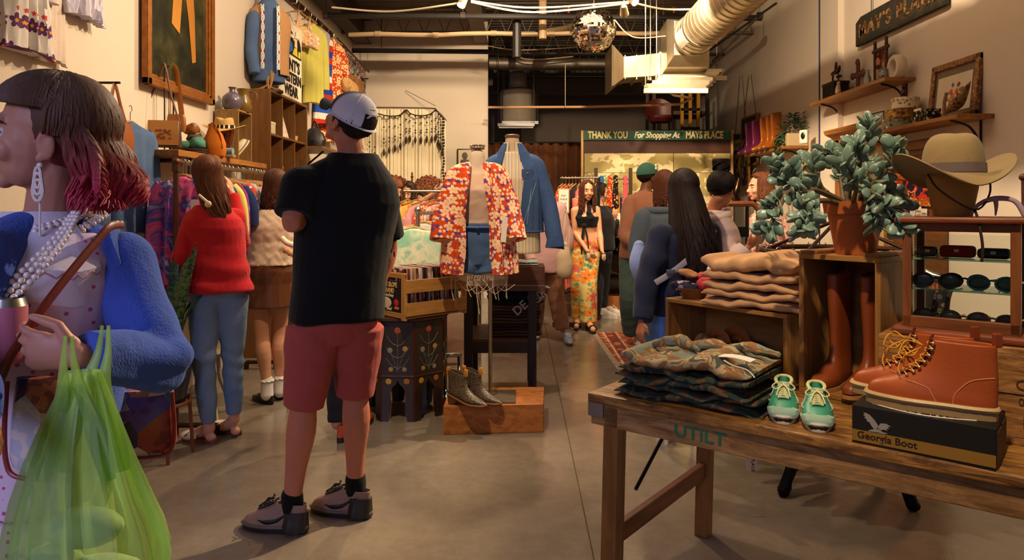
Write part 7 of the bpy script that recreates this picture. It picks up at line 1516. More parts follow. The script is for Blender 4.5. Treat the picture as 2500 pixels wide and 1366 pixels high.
# ---------------- the till backdrop with its green THANK YOU board
Ys = 9.7; a, b = P(1423,0, Ys).x, P(1783,0, Ys).x; zt_, zb_ = P(0,319, Ys).z, .0
t = thing('counter_backdrop', 'tall plank backdrop with peeling cream paint behind the counter', 'backdrop', ((a+b)/2, Ys, 0)); w_ = b-a
def peel():
    t = NT('peel'); n_ = t.noise(2.2,9,(1,1,1.3),.62,.3); g = t.noise(30,4); f = t.ramp(n_, [(.505, '000000'),(.515, 'ffffff')]); y = t.mix(g, 'a8985a', '968650'); t.bump(f, .4,.01); return t.done(t.mix(f, y, 'dcc898'),.7)
RECIPES['peel'] = peel
z1, z2, z3 = P(0,343, Ys).z, P(0,374, Ys).z, P(0,421, Ys).z
for nme, c_, s_, m in [('upper_board', (0,0,(z1+z2)/2),(w_, .05, z1-z2), 'woodh:4a2614:2a120a'),('painted_panel', (-w_*.19,0,(z2+z3)/2),(w_*.60,.04, z2-z3), 'peel'),('painted_panel', (w_*.305,0,(z2+z3)/2),(w_*.38,.04, z2-z3), 'peel'),
                       ('painted_panel', (-w_*.19,.0, z3/2),(w_*.60,.04, z3-.01), 'peel'),('painted_panel', (w_*.305,.0, z3/2),(w_*.38,.04, z3-.01), 'peel'),('side_post', (-w_/2-.012,0, zt_/2),(.03,.09, zt_), 'wood:c89a58'),('side_post', (w_/2+.012,0, zt_/2),(.03,.09, zt_), 'wood:c89a58'),('side_return', (w_/2+.02,.3, zt_/2),(.02,.6, zt_), 'wood:a87a48')]:
    mb = MB().box(c_, s_); mb.build(nme, m, t, smooth=0)
t = thing('green_sign', 'long dark green signboard with cream lettering along the backdrop top', 'sign', ((a+b)/2, Ys-.04,(zt_+z1)/2)); mb = MB().box((0,0,0),(w_, .03, zt_-z1-.004)); mb.build('sign_board', 'paint:2c5440:244636', t, smooth=0)
X_ = lambda px: P(px, 0, Ys-.06).x-(a+b)/2
text('letters', 'THANK YOU', .135, 'paint:e8d496', face_M((X_(1484),-.018,0),(1,0,0),(0,0,1)), t, .003,.004, sx=.70); text('letters', 'MAYS PLACE', .135, 'paint:e8d496', face_M((X_(1720),-.018,0),(1,0,0),(0,0,1)), t, .003,.004, sx=.68)
text('letters', 'For Shopping At', .118, 'paint:f0e4c0', face_M((X_(1603),-.018,0),(1,0,0),(0,0,1)), t, .003,.003, sx=.80, shear=.28)
# scarf rail in front of it
Yq = 9.35
t = thing('scarf_rail', 'wooden frame with a rail of scarves in front of the peeling backdrop', 'scarf rail', (P(1455,0, Yq).x, Yq, 0)); xr = P(1543,0, Yq).x-P(1455,0, Yq).x; zq = P(0,436, Yq).z
for x in (0, xr-.02): mb = MB().box((x, 0, P(0,410, Yq).z/2),(.045,.045, P(0,410, Yq).z)); mb.build('post', 'wood:4a2e1c', t, smooth=0)
mb = MB().tube([(0,0, zq),(xr, 0, zq)], .012,8); mb.tube([(0,.02, zq-.26),(xr, .02, zq-.26)], .012,8); mb.build('rail', 'brush:8a7a64', t)
for i, (px, m, L_, l) in enumerate([(1468, 'cloth:3a5a9a', .28, 'blue silk scarf looped on the scarf rail, leftmost'),(1476, 'vor:7a9a6a:e8d8c0:3a3a2a:c8b890', .22, 'green patterned scarf second on the scarf rail'),(1488, 'vor:c8401c:e8b070:8a2010:e8d8a8', .36, 'orange dotted scarf third on the scarf rail'),(1502, 'vor:1c1618:b83a2a:d8a860:1c1618', .36, 'black floral scarf fourth on the scarf rail'),(1526, 'cloth:e05a64', .40, 'coral pink scarf on the scarf rail, rightmost')]):
    t = thing('hanging_scarf', l, 'scarf', (P(px, 0, Yq).x, Yq, zq)); mb = MB().limb([(0,-.02,.015),(0,-.03,-.05),(.0,-.03,-L_*.5),(0,-.02,-L_)], [.03,.028,.035,.05], 14); mb.build('scarf_cloth', m, t, fold=folds(.006,40, i, .3)); mb = MB().ell((0,-.035,-.06),(.04,.03,.03)); mb.build('scarf_knot', m, t)
random.seed(6)
for i in range(16): garment('hanging_tie', 'narrow patterned tie in the lower row on the scarf rail', 'tie', (P(1461,0, Yq).x+i*.027, Yq-.03, zq-.25),0, 'flat', ['vor:2a3a6a:d8c8a0:8a2a2a:2a3a6a', 'cloth:8a2a2a', 'stripez:2a3a5a:c8b080:30', 'vor:c8b890:3a3a3a:8a2a2a:5a7aa0', 'cloth:c8902c', 'cloth:2a2a3a'][i % 6], rnd(.42,.55),.05,.014, 'ties on the scarf rail', hanger=None, rip=.002, hookh=0)
t = thing('counter_notice', 'white notice card standing on the glass counter', 'notice', P(1503,535,9.1)); mb = MB().box((0,0,0),(.12,.01,.16)); mb.build('card', 'paint:e6dccb', t, smooth=0)
for k in range(4): mb = MB().box((0,-.006,.05-.025*k),(.08,.002,.004)); mb.build('printed_line', 'paint:8a8078', t, smooth=0)
# glass jewellery counter
Yg = 9.05; a, b = P(1447,0, Yg).x, P(1640,0, Yg).x
t = thing('glass_counter', 'long glass display counter with a wooden plinth beside the halter top', 'display counter', ((a+b)/2, Yg, 0)); w_ = b-a; zt_ = P(0,578, Yg).z
mb = MB().box((0,.25,.125),(w_, .5,.25)); mb.build('plinth', 'woodh:a8642c:6a3a18', t, smooth=0, bevel=.004)
def glassm():
    t = NT('glass'); t.b.inputs['Transmission Weight'].default_value = 1; t.b.inputs['IOR'].default_value = 1.08; return t.done('e8f0ec', .02,0,.5)
RECIPES['glass'] = glassm
for x in (-w_/2+.012, w_/2-.012):
    for y in (.012,.488): mb = MB().box((x, y, (zt_+.25)/2),(.024,.024, zt_-.25)); mb.build('frame_post', 'wood:b88a50', t, smooth=0)
mb = MB().box((0,.012,(zt_+.25)/2),(w_-.05,.006, zt_-.27)); mb.build('glass_pane', 'glass', t, smooth=0)
mb = MB().box((0,.25, zt_),(w_, .5,.02)); mb.build('counter_top', 'wood:8a5a30', t, smooth=0)
for z in (.52,.78): mb = MB().box((0,.27, z),(w_-.05,.4,.008)); mb.build('glass_shelf', 'glass', t, smooth=0)
mb = MB().box((0,.49,(zt_+.25)/2),(w_-.04,.01, zt_-.27)); mb.build('back_panel', 'paint:6a5238', t, smooth=0)
def inbox(px, z, dy=.25): q = P(px, 0, Yg+dy); return V((q.x, Yg+dy, z))
t = thing('duffel_bag', 'grey leather duffel bag in the bottom of the glass counter', 'bag', inbox(1492,.252)); mb = MB().limb([(-.16,0,.11),(-.1,0,.13),(.1,0,.13),(.18,0,.11)], [.07,.11,.11,.07], 18); mb.build('bag_body', 'leather:5a4c48:2c2422', t, fold=folds(.01,18,2)); strap(t, [(-.1,-.09,.16),(-.04,-.1,.28),(.08,-.1,.27),(.12,-.09,.14)], .012, 'leather:6a5c58', .4, up=(0,1,0))
t = thing('cream_sandal_bag', 'cream and tan round handbag in the bottom right of the glass counter', 'bag', inbox(1530,.252)); mb = MB().ell((0,0,.13),(.09,.05,.13)); mb.build('bag_body', 'leather:c8a878:8a6a40', t); strap(t, [(-.06,0,.2),(0,0,.36),(.06,0,.2)], .01, 'leather:d8b888', .5, up=(0,1,0))
t = thing('necklace_bust', 'black velvet necklace bust with a gold pendant in the glass counter', 'jewellery display', inbox(1505,.784)); mb = MB().sheet(lambda u, v: ((v-.5)*.2*(1-.4*u),-.03+.05*u+.02*(2*v-1)**2,.24*u),8,8,.012); mb.build('bust', 'cloth:141012', t); mb = MB().tube([(-.045,-.02,.22),(-.03,-.045,.12),(0,-.05,.08),(.03,-.045,.12),(.045,-.02,.22)], .004,6, sub=4); mb.ell((0,-.052,.06),(.014,.006,.018)); mb.build('necklace', 'metal:c89a40', t)
t = thing('bangle_stand', 'stack of white and black bangles on a stand in the glass counter', 'jewellery display', inbox(1523,.524))
for k in range(5): mb = MB().tube([(-.06+.03*k, .04*cos(x),.06+.05*sin(x)) for x in [i*PI/8 for i in range(16)]], .008,6, close=True); mb.build('bangle', 'gloss:%s' % ('d8ccb8' if k % 2 else '1c1a1a'), t)
mb = MB().tube([(-.09,0,.1),(.09,0,.1)], .012,8); mb.box((0,0,.005),(.2,.08,.01)); mb.build('stand', 'paint:1c1a1a', t)
t = thing('ring_tray', 'black tray of white stones on top of the glass counter', 'jewellery display', inbox(1505, zt_+.012,.15)); mb = MB().box((0,0,.01),(.2,.14,.02)); mb.build('tray', 'paint:161414', t, bevel=.003); mb = MB(); random.seed(4)
for k in range(30): mb.ell((rnd(-.085,.085), rnd(-.06,.06),.028),.009, nu=8, nv=6)
mb.build('stones', 'gloss:d8d4c4', t); bpy.data.objects['stones']['kind'] = 'stuff'
for i, (px, z, s_) in enumerate([(1475,.524,.05),(1488,.524,.04),(1540,.524,.05),(1468,.784,.05),(1530,.784,.04),(1550,.784,.05)]): t = thing('trinket_box', 'small trinket box %s in the glass counter' % ['at the left of the lower shelf', 'second from the left on the lower shelf', 'at the right of the lower shelf', 'at the left of the upper shelf', 'right of the necklace bust on the upper shelf', 'at the far right of the upper shelf'][i], 'box', inbox(px, z)); mb = MB().box((0,0, s_*.4),(s_*1.6, s_, s_*.8)); mb.build('box_body', 'wood:8a6a4a', t, bevel=.004); mb = MB().box((0,0, s_*.9),(s_*1.65, s_*1.05, s_*.2)); mb.build('lid', 'metal:b89a60', t, bevel=.004)
# rug
q = [PZ(1456,812,0), PZ(1520,900,0), PZ(1720,900,0), PZ(1640,812,0)]
def rugm():
    t = NT('rug'); vo = t.n('TexVoronoi', {'Vector': t.coord((1,1,0), False), 'Scale': 11}, voronoi_dimensions='2D'); s = t.n('SeparateColor', {0: vo.outputs['Color']}).outputs[0]; f = t.math('LESS_THAN', vo.outputs['Distance'], .4)
    x = t.n('SeparateXYZ', {0: t.coord((1,1,1), False)}).outputs[0]; base = t.ramp(x, [(0, '8a4630'),(.06, 'b89a78'),(.085, '7a3a2a'),(.20, 'c0a080'),(.225, 'a0553c')], True)
    return t.done(t.mix(t.math('MULTIPLY', f, .6), base, t.ramp(s, [(0, '6a2a22'),(.4, 'b88a68'),(.7, '4a4a5a')], True)),.95,0,.1)
RECIPES['rug'] = rugm
t = thing('rug', 'worn red patterned rug with cream fringe on the floor right of centre', 'rug', (q[0].x, q[0].y, 0)); mb = MB().rings([[v_-q[0]+V((0,0, z)) for v_ in q[::-1]] for z in (.001,.008)]); mb.build('rug_pile', 'rug', t, smooth=0)
mb = MB(); e0, e1 = V(), q[1]-q[0]
for k in range(60): s0 = e0.lerp(e1, k/59)+V((0,0,.006)); mb.tube([s0, s0+V((-.03,0,-.003)), s0+V((-.05,.01*sin(k),-.004))], .002,4)
o = mb.build('fringe', 'cloth:c8b090', t); o['kind'] = 'stuff'
# ================================================================ the right wall
def rw(px, z, dx): Y = (RX-dx)*F/(px-CX); return V((RX-dx, Y, z))
def wshelf(l, y0, y1, z, d, m='woody:b07434:6a3c14'):
    t = thing('wall_shelf', l, 'shelf', (RX, y0, z)); bx(t, 'shelf_board', m, (-d/2,(y1-y0)/2,-.016),(d, y1-y0,.032),.003)
    for y in (.14, y1-y0-.2): tb(t, 'bracket', 'paint:15120f', [(-d+.04, y, -.035),(-.10, y, -.075),(-.03, y, -.17),(-.01, y, -.30)], .009, sub=4); tb(t, 'bracket_bar', 'paint:15120f', [(-.008, y, -.03),(-.008, y, -.32)], .008)
    return t
ZU, ZL = 2.53,2.085
wshelf('upper of the two plank shelves with black scroll brackets on the right wall', 5.98,7.54, ZU, .27); wshelf('lower plank shelf with black scroll brackets on the right wall, above the khaki hat', 4.99,6.6, ZL, .27)
def R3(name, l, cat, px, z, dx=.14, rz=-PI/2): q = rw(px, z, dx); return thing(name, l, cat, q, rz)   # local -y faces the room
t = R3('tin_trunk', 'small dark metal box at the far end of the upper shelf', 'box', 2040, ZU); bx(t, 'box_body', 'brush:3a3230', (0,0,.07),(.26,.16,.14),.004); bx(t, 'lid', 'brush:4a403a', (0,0,.15),(.27,.17,.03),.004)
t = R3('horse_rider_figurine', 'bronze rider figurine standing on the small dark metal box', 'figurine', 2040, ZU+.167)
mb = MB().limb([(-.07,0,.10),(.0,0,.105),(.06,0,.11),(.09,0,.15)], [.018,.024,.022,.012], 10); mb.limb([(0,0,.12),(.01,0,.17),(.015,0,.20)], [.014,.016,.012], 8)
for x in (-.07,-.05,.05,.065): mb.tube([(x, 0,.09),(x*1.1,0,.0)], .006,6)
mb.build('figure', 'metal:5a4636', t); bx(t, 'saddle', 'paint:241a14', (.075,0,.05),(.06,.04,.02),.004)
t = R3('cat_figurine', 'small cream cat figurine in front of the dark metal box', 'figurine', 2046, ZU, .23); mb = MB().limb([(0,0,.03),(0,0,.07),(.01,0,.10)], [.028,.024,.016], 10); mb.ell((.012,0,.115),.018); mb.tube([(-.02,0,.01),(-.06,0,.03)], .007,6); mb.build('figure', 'gloss:b8a078', t)
t = R3('ornate_cross', 'ornate dark red wooden cross standing on the upper shelf', 'cross', 2095, ZU, .06)
for n_, c_, s_ in (('upright', (0,0,.15),(.055,.02,.30)),('crossbar', (0,0,.19),(.20,.02,.055))): bx(t, n_, 'leather:6a2f24:2e130e', c_, s_, .006)
for x, z in ((0,.31),(-.105,.19),(.105,.19),(0,.19)): el(t, 'boss', 'leather:7a3a2c:2e130e', (x, -.005, z),(.036,.016,.036))
t = R3('glass_bottle', 'clear glass bottle beside the ornate cross', 'bottle', 2118, ZU); lt(t, 'bottle_glass', 'glassy', [(0,0),(.032,0),(.034,.09),(.014,.13),(.014,.16),(.018,.165)]); RECIPES['glassy'] = lambda: glassy()
def glassy():
    t = NT('glassy'); t.b.inputs['Transmission Weight'].default_value = .85; t.b.inputs['IOR'].default_value = 1.3; return t.done('c8d8d0', .05,0,.6)
t = R3('oxford_frame', 'dark brown picture frame with pointed finials on the upper shelf', 'picture frame', 2150, ZU, .09)
for x in (-.10,.10): bx(t, 'frame_post', 'wood:4a2a16', (x, 0,.19),(.03,.02,.38),.003); el(t, 'finial', 'wood:4a2a16', (x, 0,.40),(.018,.014,.028))
for z in (.05,.33): bx(t, 'frame_bar', 'woodh:4a2a16', (0,0, z),(.28,.022,.03),.003)
bx(t, 'picture', 'patch:8a4a34:4a1c14:b07a5a', (0,.004,.19),(.18,.008,.27))
t = R3('glass_dome', 'small glass dome over dried flowers on the upper shelf', 'ornament', 2157, ZU, .20); lt(t, 'dome', 'glassy', [(.05,0),(.05,.06),(.042,.09),(.022,.108),(0,.112)]); el(t, 'dried_flowers', 'vor:c8a090:e8d8c0:8a5a6a:c8b070', (0,0,.05),(.03,.03,.035), fold=folds(.01,60,2)); lt(t, 'dome_base', 'wood:6a4424', [(0,0),(.054,0),(.054,.008),(0,.008)])
t = R3('ring_vase', 'cream ceramic ring shaped vase at the near end of the upper shelf', 'vase', 2190, ZU, .13); tb(t, 'ring', 'gloss:d8c8ac', [(.075*cos(a),0,.095+.085*sin(a)) for a in [i*PI/14 for i in range(28)]], .032,12, close=True, flat=1.5, up=(0,1,0)); el(t, 'opening', 'paint:1a1612', (0,0,.205),(.03,.022,.01))
# the things on the lower shelf
t = R3('goods_left_sign', 'white and grey sign with block lettering propped on the lower shelf', 'sign', 2143, ZL, .14); bx(t, 'sign_plate', 'paint:4a4642', (0,0,.10),(.24,.012,.19),.003); bx(t, 'sign_border', 'paint:e0d8c8', (0,.003,.10),(.255,.008,.205),.003)
for s_, z, q in (('NOT RESPONSIBLE', .165,.030),('FOR', .138,.018),('GOODS LEFT', .10,.045),('OVER 30 DAYS', .052,.034)): text('letters', s_, q, 'paint:e8e0d0', face_M((0,-.0075, z),(1,0,0),(0,0,1)), t, .001,.001, sx=.85)
def tin(l, px, z, r, h, m, dx=.14, n=30, name='round_tin'):
    t = R3(name, l, 'tin box', px, z, dx); lt(t, 'tin_body', m, [(0,0),(r, 0),(r, h*.7),(0, h*.7)], k=n); lt(t, 'lid', m, [(0, h*.7),(r*1.03, h*.7),(r*1.03, h),(0, h)], k=n); return t
tin('oblong floral box at the bottom of the stack of tins on the lower shelf', 2192, ZL, .13,.085, 'vor:8a8a70:e0d8c0:4a5a4a:c89a5a'); tin('eight sided gold patterned tin in the middle of the stack', 2198, ZL+.087,.12,.07, 'vor:b88a3a:5a4a2a:e0c080:7a5a2a', n=8); tin('round cream tin with brown flowers on top of the stack', 2210, ZL+.159,.105,.09, 'vor:e0d2b4:9a7a4a:d8c8a8:c8a070')
t = R3('buddha_figurine', 'tiny seated buddha figurine on the round cream tin', 'figurine', 2206, ZL+.25); mb = MB().ell((0,0,.015),(.045,.03,.016)); mb.ell((0,0,.05),(.026,.02,.035)); mb.ell((0,0,.098),.017); mb.ell((0,0,.116),.008); mb.build('figure', 'metal:4a3430', t)
t = R3('blank_card', 'white card leaning on the shelf between the tins and a dark floral box', 'card', 2240, ZL, .2); bx(t, 'card', 'paint:e6dcc8', (0,0,.06),(.10,.006,.12))
t = R3('floral_box', 'black box painted with pale flowers on the lower shelf', 'box', 2263, ZL, .2); bx(t, 'box_body', 'vor:1a1614:b8a888:6a5a3a:8a8a6a', (0,0,.035),(.20,.10,.07),.003); bx(t, 'lid', 'vor:1a1614:b8a888:6a5a3a:8a8a6a', (0,0,.08),(.205,.105,.02),.003)
t = R3('pheasant_ornament', 'woven brass pheasant ornament in front of the gilt frame', 'ornament', 2335, ZL, .16); mb = MB().limb([(-.13,0,.05),(-.07,0,.07),(0,0,.095),(.06,0,.13),(.13,0,.20),(.16,0,.23)], [.010,.03,.045,.036,.016,.004], 16); mb.build('figure', 'straw_dark', t); tb(t, 'feather', 'leather:c8a878:5a3a24', [(-.12,-.02,.02),(-.10,-.03,.12),(-.07,-.03,.19)], .012, flat=.3); RECIPES['straw_dark'] = lambda: auto_mat('vor:7a5a30:4a3418:9a7a48:5a4020')
t = R3('embroidery_frame', 'carved gilt frame with an embroidery of flowers leaning on the lower shelf', 'picture frame', 2322, ZL, .05); t.rotation_euler = (-.10,0,-PI/2); fw, fh = .60,.47
for c_, s_ in (((0,0,.025),(fw, .04,.05)),((0,0, fh-.025),(fw, .04,.05)),((-fw/2+.025,0, fh/2),(.05,.04, fh)),((fw/2-.025,0, fh/2),(.05,.04, fh))): bx(t, 'carved_moulding', 'gilt2', c_, s_, .008)
RECIPES['gilt2'] = lambda: gilt2()
def gilt2():
    t = NT('gilt2'); v = t.n('TexVoronoi', {'Vector': t.coord(), 'Scale': 42}).outputs[0]; t.bump(v, 1,.01); return t.done(t.mix(v, 'b88450', '5a3018'),.5,.2)
bx(t, 'mount', 'cloth:7a6a58', (0,.006, fh/2),(fw-.09,.008, fh-.09)); pn = bx(t, 'embroidered_cloth', 'cloth:e0d0b0', (0,.0, fh/2-.02),(fw-.17,.006, fh-.18)); random.seed(12)
for i in range(26): a = rnd(0,6.3); r = rnd(0,.10); el(pn, 'stitched_flower', ['cloth:d8602c', 'cloth:e0a030', 'cloth:c83a3a', 'cloth:6a7aa8', 'cloth:7a8a50'][i % 5], (r*cos(a)*1.3,-.006,.20+r*sin(a)),(.014,.003,.016))
# hanging MAY'S PLACE board
q0, q1 = rw(2093,3.0,.05), rw(2312,3.0,.05); yc = (q0.y+q1.y)/2; W2 = (q0.y-q1.y)/2
t = thing('hanging_sign', "long weathered dark board lettered MAY'S PLACE hung from a chain high on the right wall", 'sign', (RX-.05, yc, 3.13),-PI/2)
mb = MB().prism([(-W2,-.13),(W2,-.13),(W2,.10),(W2-.1,.145),(-W2+.1,.145),(-W2,.10)], .035); mb.build('sign_board', 'patch:2c2c22:34281a:262a26:3a3024', t, smooth=0, bevel=.004)
text('letters', "MAY'S PLACE", .19, 'patch:5a3616:7a5a34:3a2412:8a6438', face_M((0,-.02,.0),(1,0,0),(0,0,1)), t, .004,.004, sx=1.05, space=1.15)
for x in (-W2*.62, W2*.62): tb(t, 'chain', 'paint:2a2420', [(x, 0,.14),(x, 0, CZ-3.13)], .005,5)
# wardrobe mirror with a crown, carved board with postcards
q0, q1 = rw(2035,2.15,.1), rw(2168,2.15,.1); yc = (q0.y+q1.y)/2; W2 = (q0.y-q1.y)/2
t = thing('crowned_cupboard', 'honey wood cupboard door frame with a projecting crown on the right wall', 'cupboard', (RX, yc, 0),-PI/2)
for x in (-W2+.05, W2-.05): bx(t, 'stile', 'wood:a8682c:6a3814', (x, -.05,1.07),(.09,.08,2.10),.003)
bx(t, 'head_rail', 'woodh:a8682c:6a3814', (0,-.05,2.05),(W2*2,.08,.12),.003); MB().rings([[V((sx*(W2+e), y, z)) for sx, y in ((-1,0),(-1,-.09-e),(1,-.09-e),(1,0))] for z, e in ((2.11,.0),(2.13,.02),(2.17,.07),(2.20,.08),(2.215,.08))]).build('crown', 'woodh:b07030:6a3814', t, smooth=0)
bx(t, 'door_panel', 'paint:c8ac7c', (0,-.03,1.05),(W2*2-.18,.02,1.9)); random.seed(8)
mb = MB(); [mb.ell((rnd(-.1,.1),-.042, rnd(1.5,1.85)),(.03,.003,.035)) for _ in range(9)]; mb.build('painted_roses', 'paint:b84a34', t)
q0, q1 = rw(2176,2,.06), rw(2300,2,.06); yc = (q0.y+q1.y)/2; W2 = (q0.y-q1.y)/2
t = thing('carved_board', 'carved brown headboard pinned with prints and postcards behind the khaki hat', 'board', (RX-.012, yc, 0),-PI/2)
bx(t, 'board_panel', 'woodh:7a4a22:4a2810', (0,-.02,1.0),(W2*2,.04,1.96),.004); bx(t, 'top_moulding', 'woodh:8a5628:4a2810', (0,-.035,1.93),(W2*2+.03,.07,.07),.006); MB().limb([(-.12,-.05,1.83),(0,-.06,1.80),(.12,-.05,1.83)], [.012,.04,.012], 12).build('carved_shell', 'wood:8a5628:4a2810', t)
tb(t, 'bunting', 'vor:c86a2a:2a2420:c83a2a:d8a030', [(-W2,-.05,1.70),(0,-.05,1.66),(W2,-.05,1.70)], .022, flat=.2, sub=4, up=(0,1,0)); bx(t, 'printed_scarf', 'patch:c8401c:2a1a18:e0a060:b8301c:1c1a30', (0,-.048,1.55),(W2*1.7,.01,.18)); bx(t, 'dried_leaves', 'vor:8a4a1c:d87a2a:b85a1c:d89a3a', (0,-.052,1.45),(W2*1.6,.02,.06))
for x, z, w_, h_, m, rr in ((-.12,1.36,.10,.15, 'paint:1a1418', 0),(-.02,1.35,.08,.14, 'paint:c8b8b0', .05),(.07,1.36,.08,.13, 'paint:e0d4c0', -.05),(.03,1.43,.07,.06, 'paint:d8c8b8', .4),(.15,1.34,.08,.12, 'paint:dccfc0', .02)):
    p_ = bx(t, 'postcard', m, (x, -.058, z),(w_, .003, h_),0, MRot(rr, 3, 'Y'))
    if x < -.1:
        for s_, zz in (("mays", .04),('night', 0),('market', -.045)): text('letters', s_, .042, 'paint:d84a7a', face_M((x, -.061, z+zz),(1,0,0),(0,0,1)), p_, .001,.001, sx=.8)
    elif x > .05: text('letters', 'OPEN\nLATE', .03, 'paint:3a3430', face_M((x, -.061, z),(1,0,0),(0,0,1)), p_, .0005)
tb(t, 'red_ribbon', 'cloth:c8341c', [(-W2-.04,-.04,1.60),(-W2-.05,-.04,1.3)], .025, flat=.2)
# boots shelf
wshelf('plank shelf of tall coloured boots and a trailing plant on the far right wall', 8.2,9.62,2.13,.30)
TALL = BOOT[:6]+[(.42,-.005,.50,.11),(.6,0,.48,.105),(.9,-.02,.50,.12),(1.3,-.03,.54,.14),(1.65,-.03,.54,.145)]
def tallboot(l, loc, d, L, m, s_='leather:5a3420', lv=TALL, heel=.10, g=None): t = thing('tall_boot', l, 'shoe', loc, 0, g); shoe(t, (0,0,0), d, L, lv, m, s_, heel=heel, sole_h=.05); return t
for px, m, l, dx in ((1841, 'gloss:7a2454:4a1434', 'purple knee boot at the far end of the boot shelf', .13),(1858, 'gloss:8a2c5c:541838', 'purple knee boot second along the boot shelf', .13),(1879, 'gloss:c8701c:8a4410', 'orange knee boot third along the boot shelf', .13),(1894, 'gloss:c8701c:8a4410', 'orange knee boot fourth along the boot shelf', .12),(1906, 'gloss:b8641c:8a4410', 'tan knee boot half hidden behind the trailing plant', .13)):
    q = rw(px, 2.131, dx); tallboot(l, q, (-1,-.25),.27, m)
q = rw(1938,2.131,.13); t = thing('potted_trailing_plant', 'leafy trailing plant in a square cream pot on the boot shelf', 'potted plant', q)
bx(t, 'pot', 'paint:c8b088', (0,0,.075),(.24,.24,.15),.006); bx(t, 'soil', 'paint:3a2a1e', (0,0,.15),(.22,.22,.01)); random.seed(5)
def leaf(mb, c, d, L, w, up=(0,0,1), th=.3):
    x, y, z = frame(d, up); mb.ell(V(c)+z*L/2,(w/2, L*.5*th*.35, L/2), Matrix((x, y, z)).transposed(),7,5)
mb = MB(); ms = MB()
for i in range(230):
    a = rnd(0,6.3); b = rnd(.0,1.5); r = rnd(.06,.20); c = (r*cos(a)*cos(b), r*sin(a)*cos(b),.20+r*sin(b)*1.1); leaf(mb, c, (cos(a), sin(a), rnd(-.6,.6)), rnd(.035,.065), rnd(.022,.04))
for k, (x0_, y0_) in enumerate(((-.12,.12),(-.13,.05),(-.12,-.05))):
    pts = [V((x0_*.6, y0_, .18)), V((x0_*1.1, y0_, .16)), V((x0_*1.35, y0_+.03,-.05)), V((x0_*1.4, y0_+.05*k, -.30-.12*k))]; P2, _ = smooth_path(pts, 1,7); ms.tube(P2,.004,5)
    for p_ in P2[3:]:
        for _ in range(2): leaf(mb, p_, (rnd(-1,1), rnd(-1,1),-.6), rnd(.05,.08), rnd(.035,.05))
mb.build('foliage', 'leafg', t, ang=1.2); ms.build('stems', 'paint:4a5a34', t)
RECIPES['leafg'] = lambda: auto_mat('gloss:3f5f44:24402c')
q = rw(1963,2.131,.16); t = thing('camera_device', 'small white device with a black oval face at the near end of the boot shelf', 'device', q, -.9); bx(t, 'case', 'paint:e6ded0', (0,0,.08),(.10,.05,.16),.015); el(t, 'lens', 'gloss:0e0e10', (0,-.026,.09),(.026,.006,.04))
for px0, px1, py0, py1, m, l, dx, tx in ((1812,1850,292,405, 'paint:2c2a28', 'chalkboard in a thin wooden frame hung on chains behind the purple boots', .04,1),(1790,1829,352,458, 'patch:6a5a44:3a342c:8a7448', 'tall framed print of a pale figure below the chalkboard', .10,0)):
    a, b = rw(px0,0, dx), rw(px1,0, dx); yc = (a.y+b.y)/2; w_ = a.y-b.y; z1 = CH-(py0-HY)*a.y/F; z0 = CH-(py1-HY)*a.y/F; t = thing('framed_picture', l, 'picture', (RX-dx, yc, (z0+z1)/2),-PI/2); h_ = z1-z0
    bx(t, 'picture', m, (0,0,0),(w_-.03,.012, h_-.03)); [bx(t, 'frame_bar', 'wood:a8702c', c_, s_) for c_, s_ in (((0,-.004, h_/2),(w_, .03,.03)),((0,-.004,-h_/2),(w_, .03,.03)),((-w_/2,-.004,0),(.03,.03, h_)),((w_/2,-.004,0),(.03,.03, h_)))]
    if tx: text('letters', 'PL', .22, 'paint:b89a5a', face_M((0,-.009,-.02),(1,0,0),(0,0,1)), t, .001)
    else: MB().limb([(.02,-.008,.12),(-.02,-.008,.0),(.03,-.008,-.18)], [.015,.03,.01], 8).build('printed_figure', 'paint:b8a060', t)
    zc_ = CH-(195-HY)*a.y/F-(z0+z1)/2
    for x in (-w_*.4, w_*.4): tb(t, 'chain', 'links', [(x, 0, h_/2),(x*.2,0, zc_)], .005,5)
RECIPES['links'] = lambda: auto_mat('stripez:3a342c:6a6258:30')
# hook arm with empty hangers, plant ledge below it
q = rw(2003,0,.03); z = CH-(385-HY)*q.y/F; t = thing('hanging_rail', 'dark rod sticking out of the wall carrying empty wooden hangers', 'clothes rail', (q.x, q.y, z)); xa = P(1940,0, q.y).x-q.x
tb(t, 'rod', 'brush:4a3426', [(0,0,0),(xa, 0,0)], .017)
for k, m in enumerate(('wood:c8985a', 'wood:c8985a', 'wood:c8985a', 'paint:1c1a18')):
    h_ = thing('empty_hanger', 'black empty hanger on the wall arm' if k == 3 else 'empty wooden hanger on the wall arm', 'hanger', (q.x+xa+.05+.035*k, q.y, z),.35+.06*k, None if k == 3 else 'empty wooden hangers on the wall arm')
    tb(h_, 'hanger', m, [(-.21,0,-.20),(-.10,0,-.14),(0,0,-.08),(.10,0,-.14),(.21,0,-.20)], .011, sub=3); tb(h_, 'bar', m, [(-.2,0,-.21),(.2,0,-.21)], .006); tb(h_, 'hook', 'metal:cfc8bc', [(0,0,-.08),(0,0,-.02),(.02,0,.0),(.012,0,.022),(-.01,0,.022)], .003, sub=3)
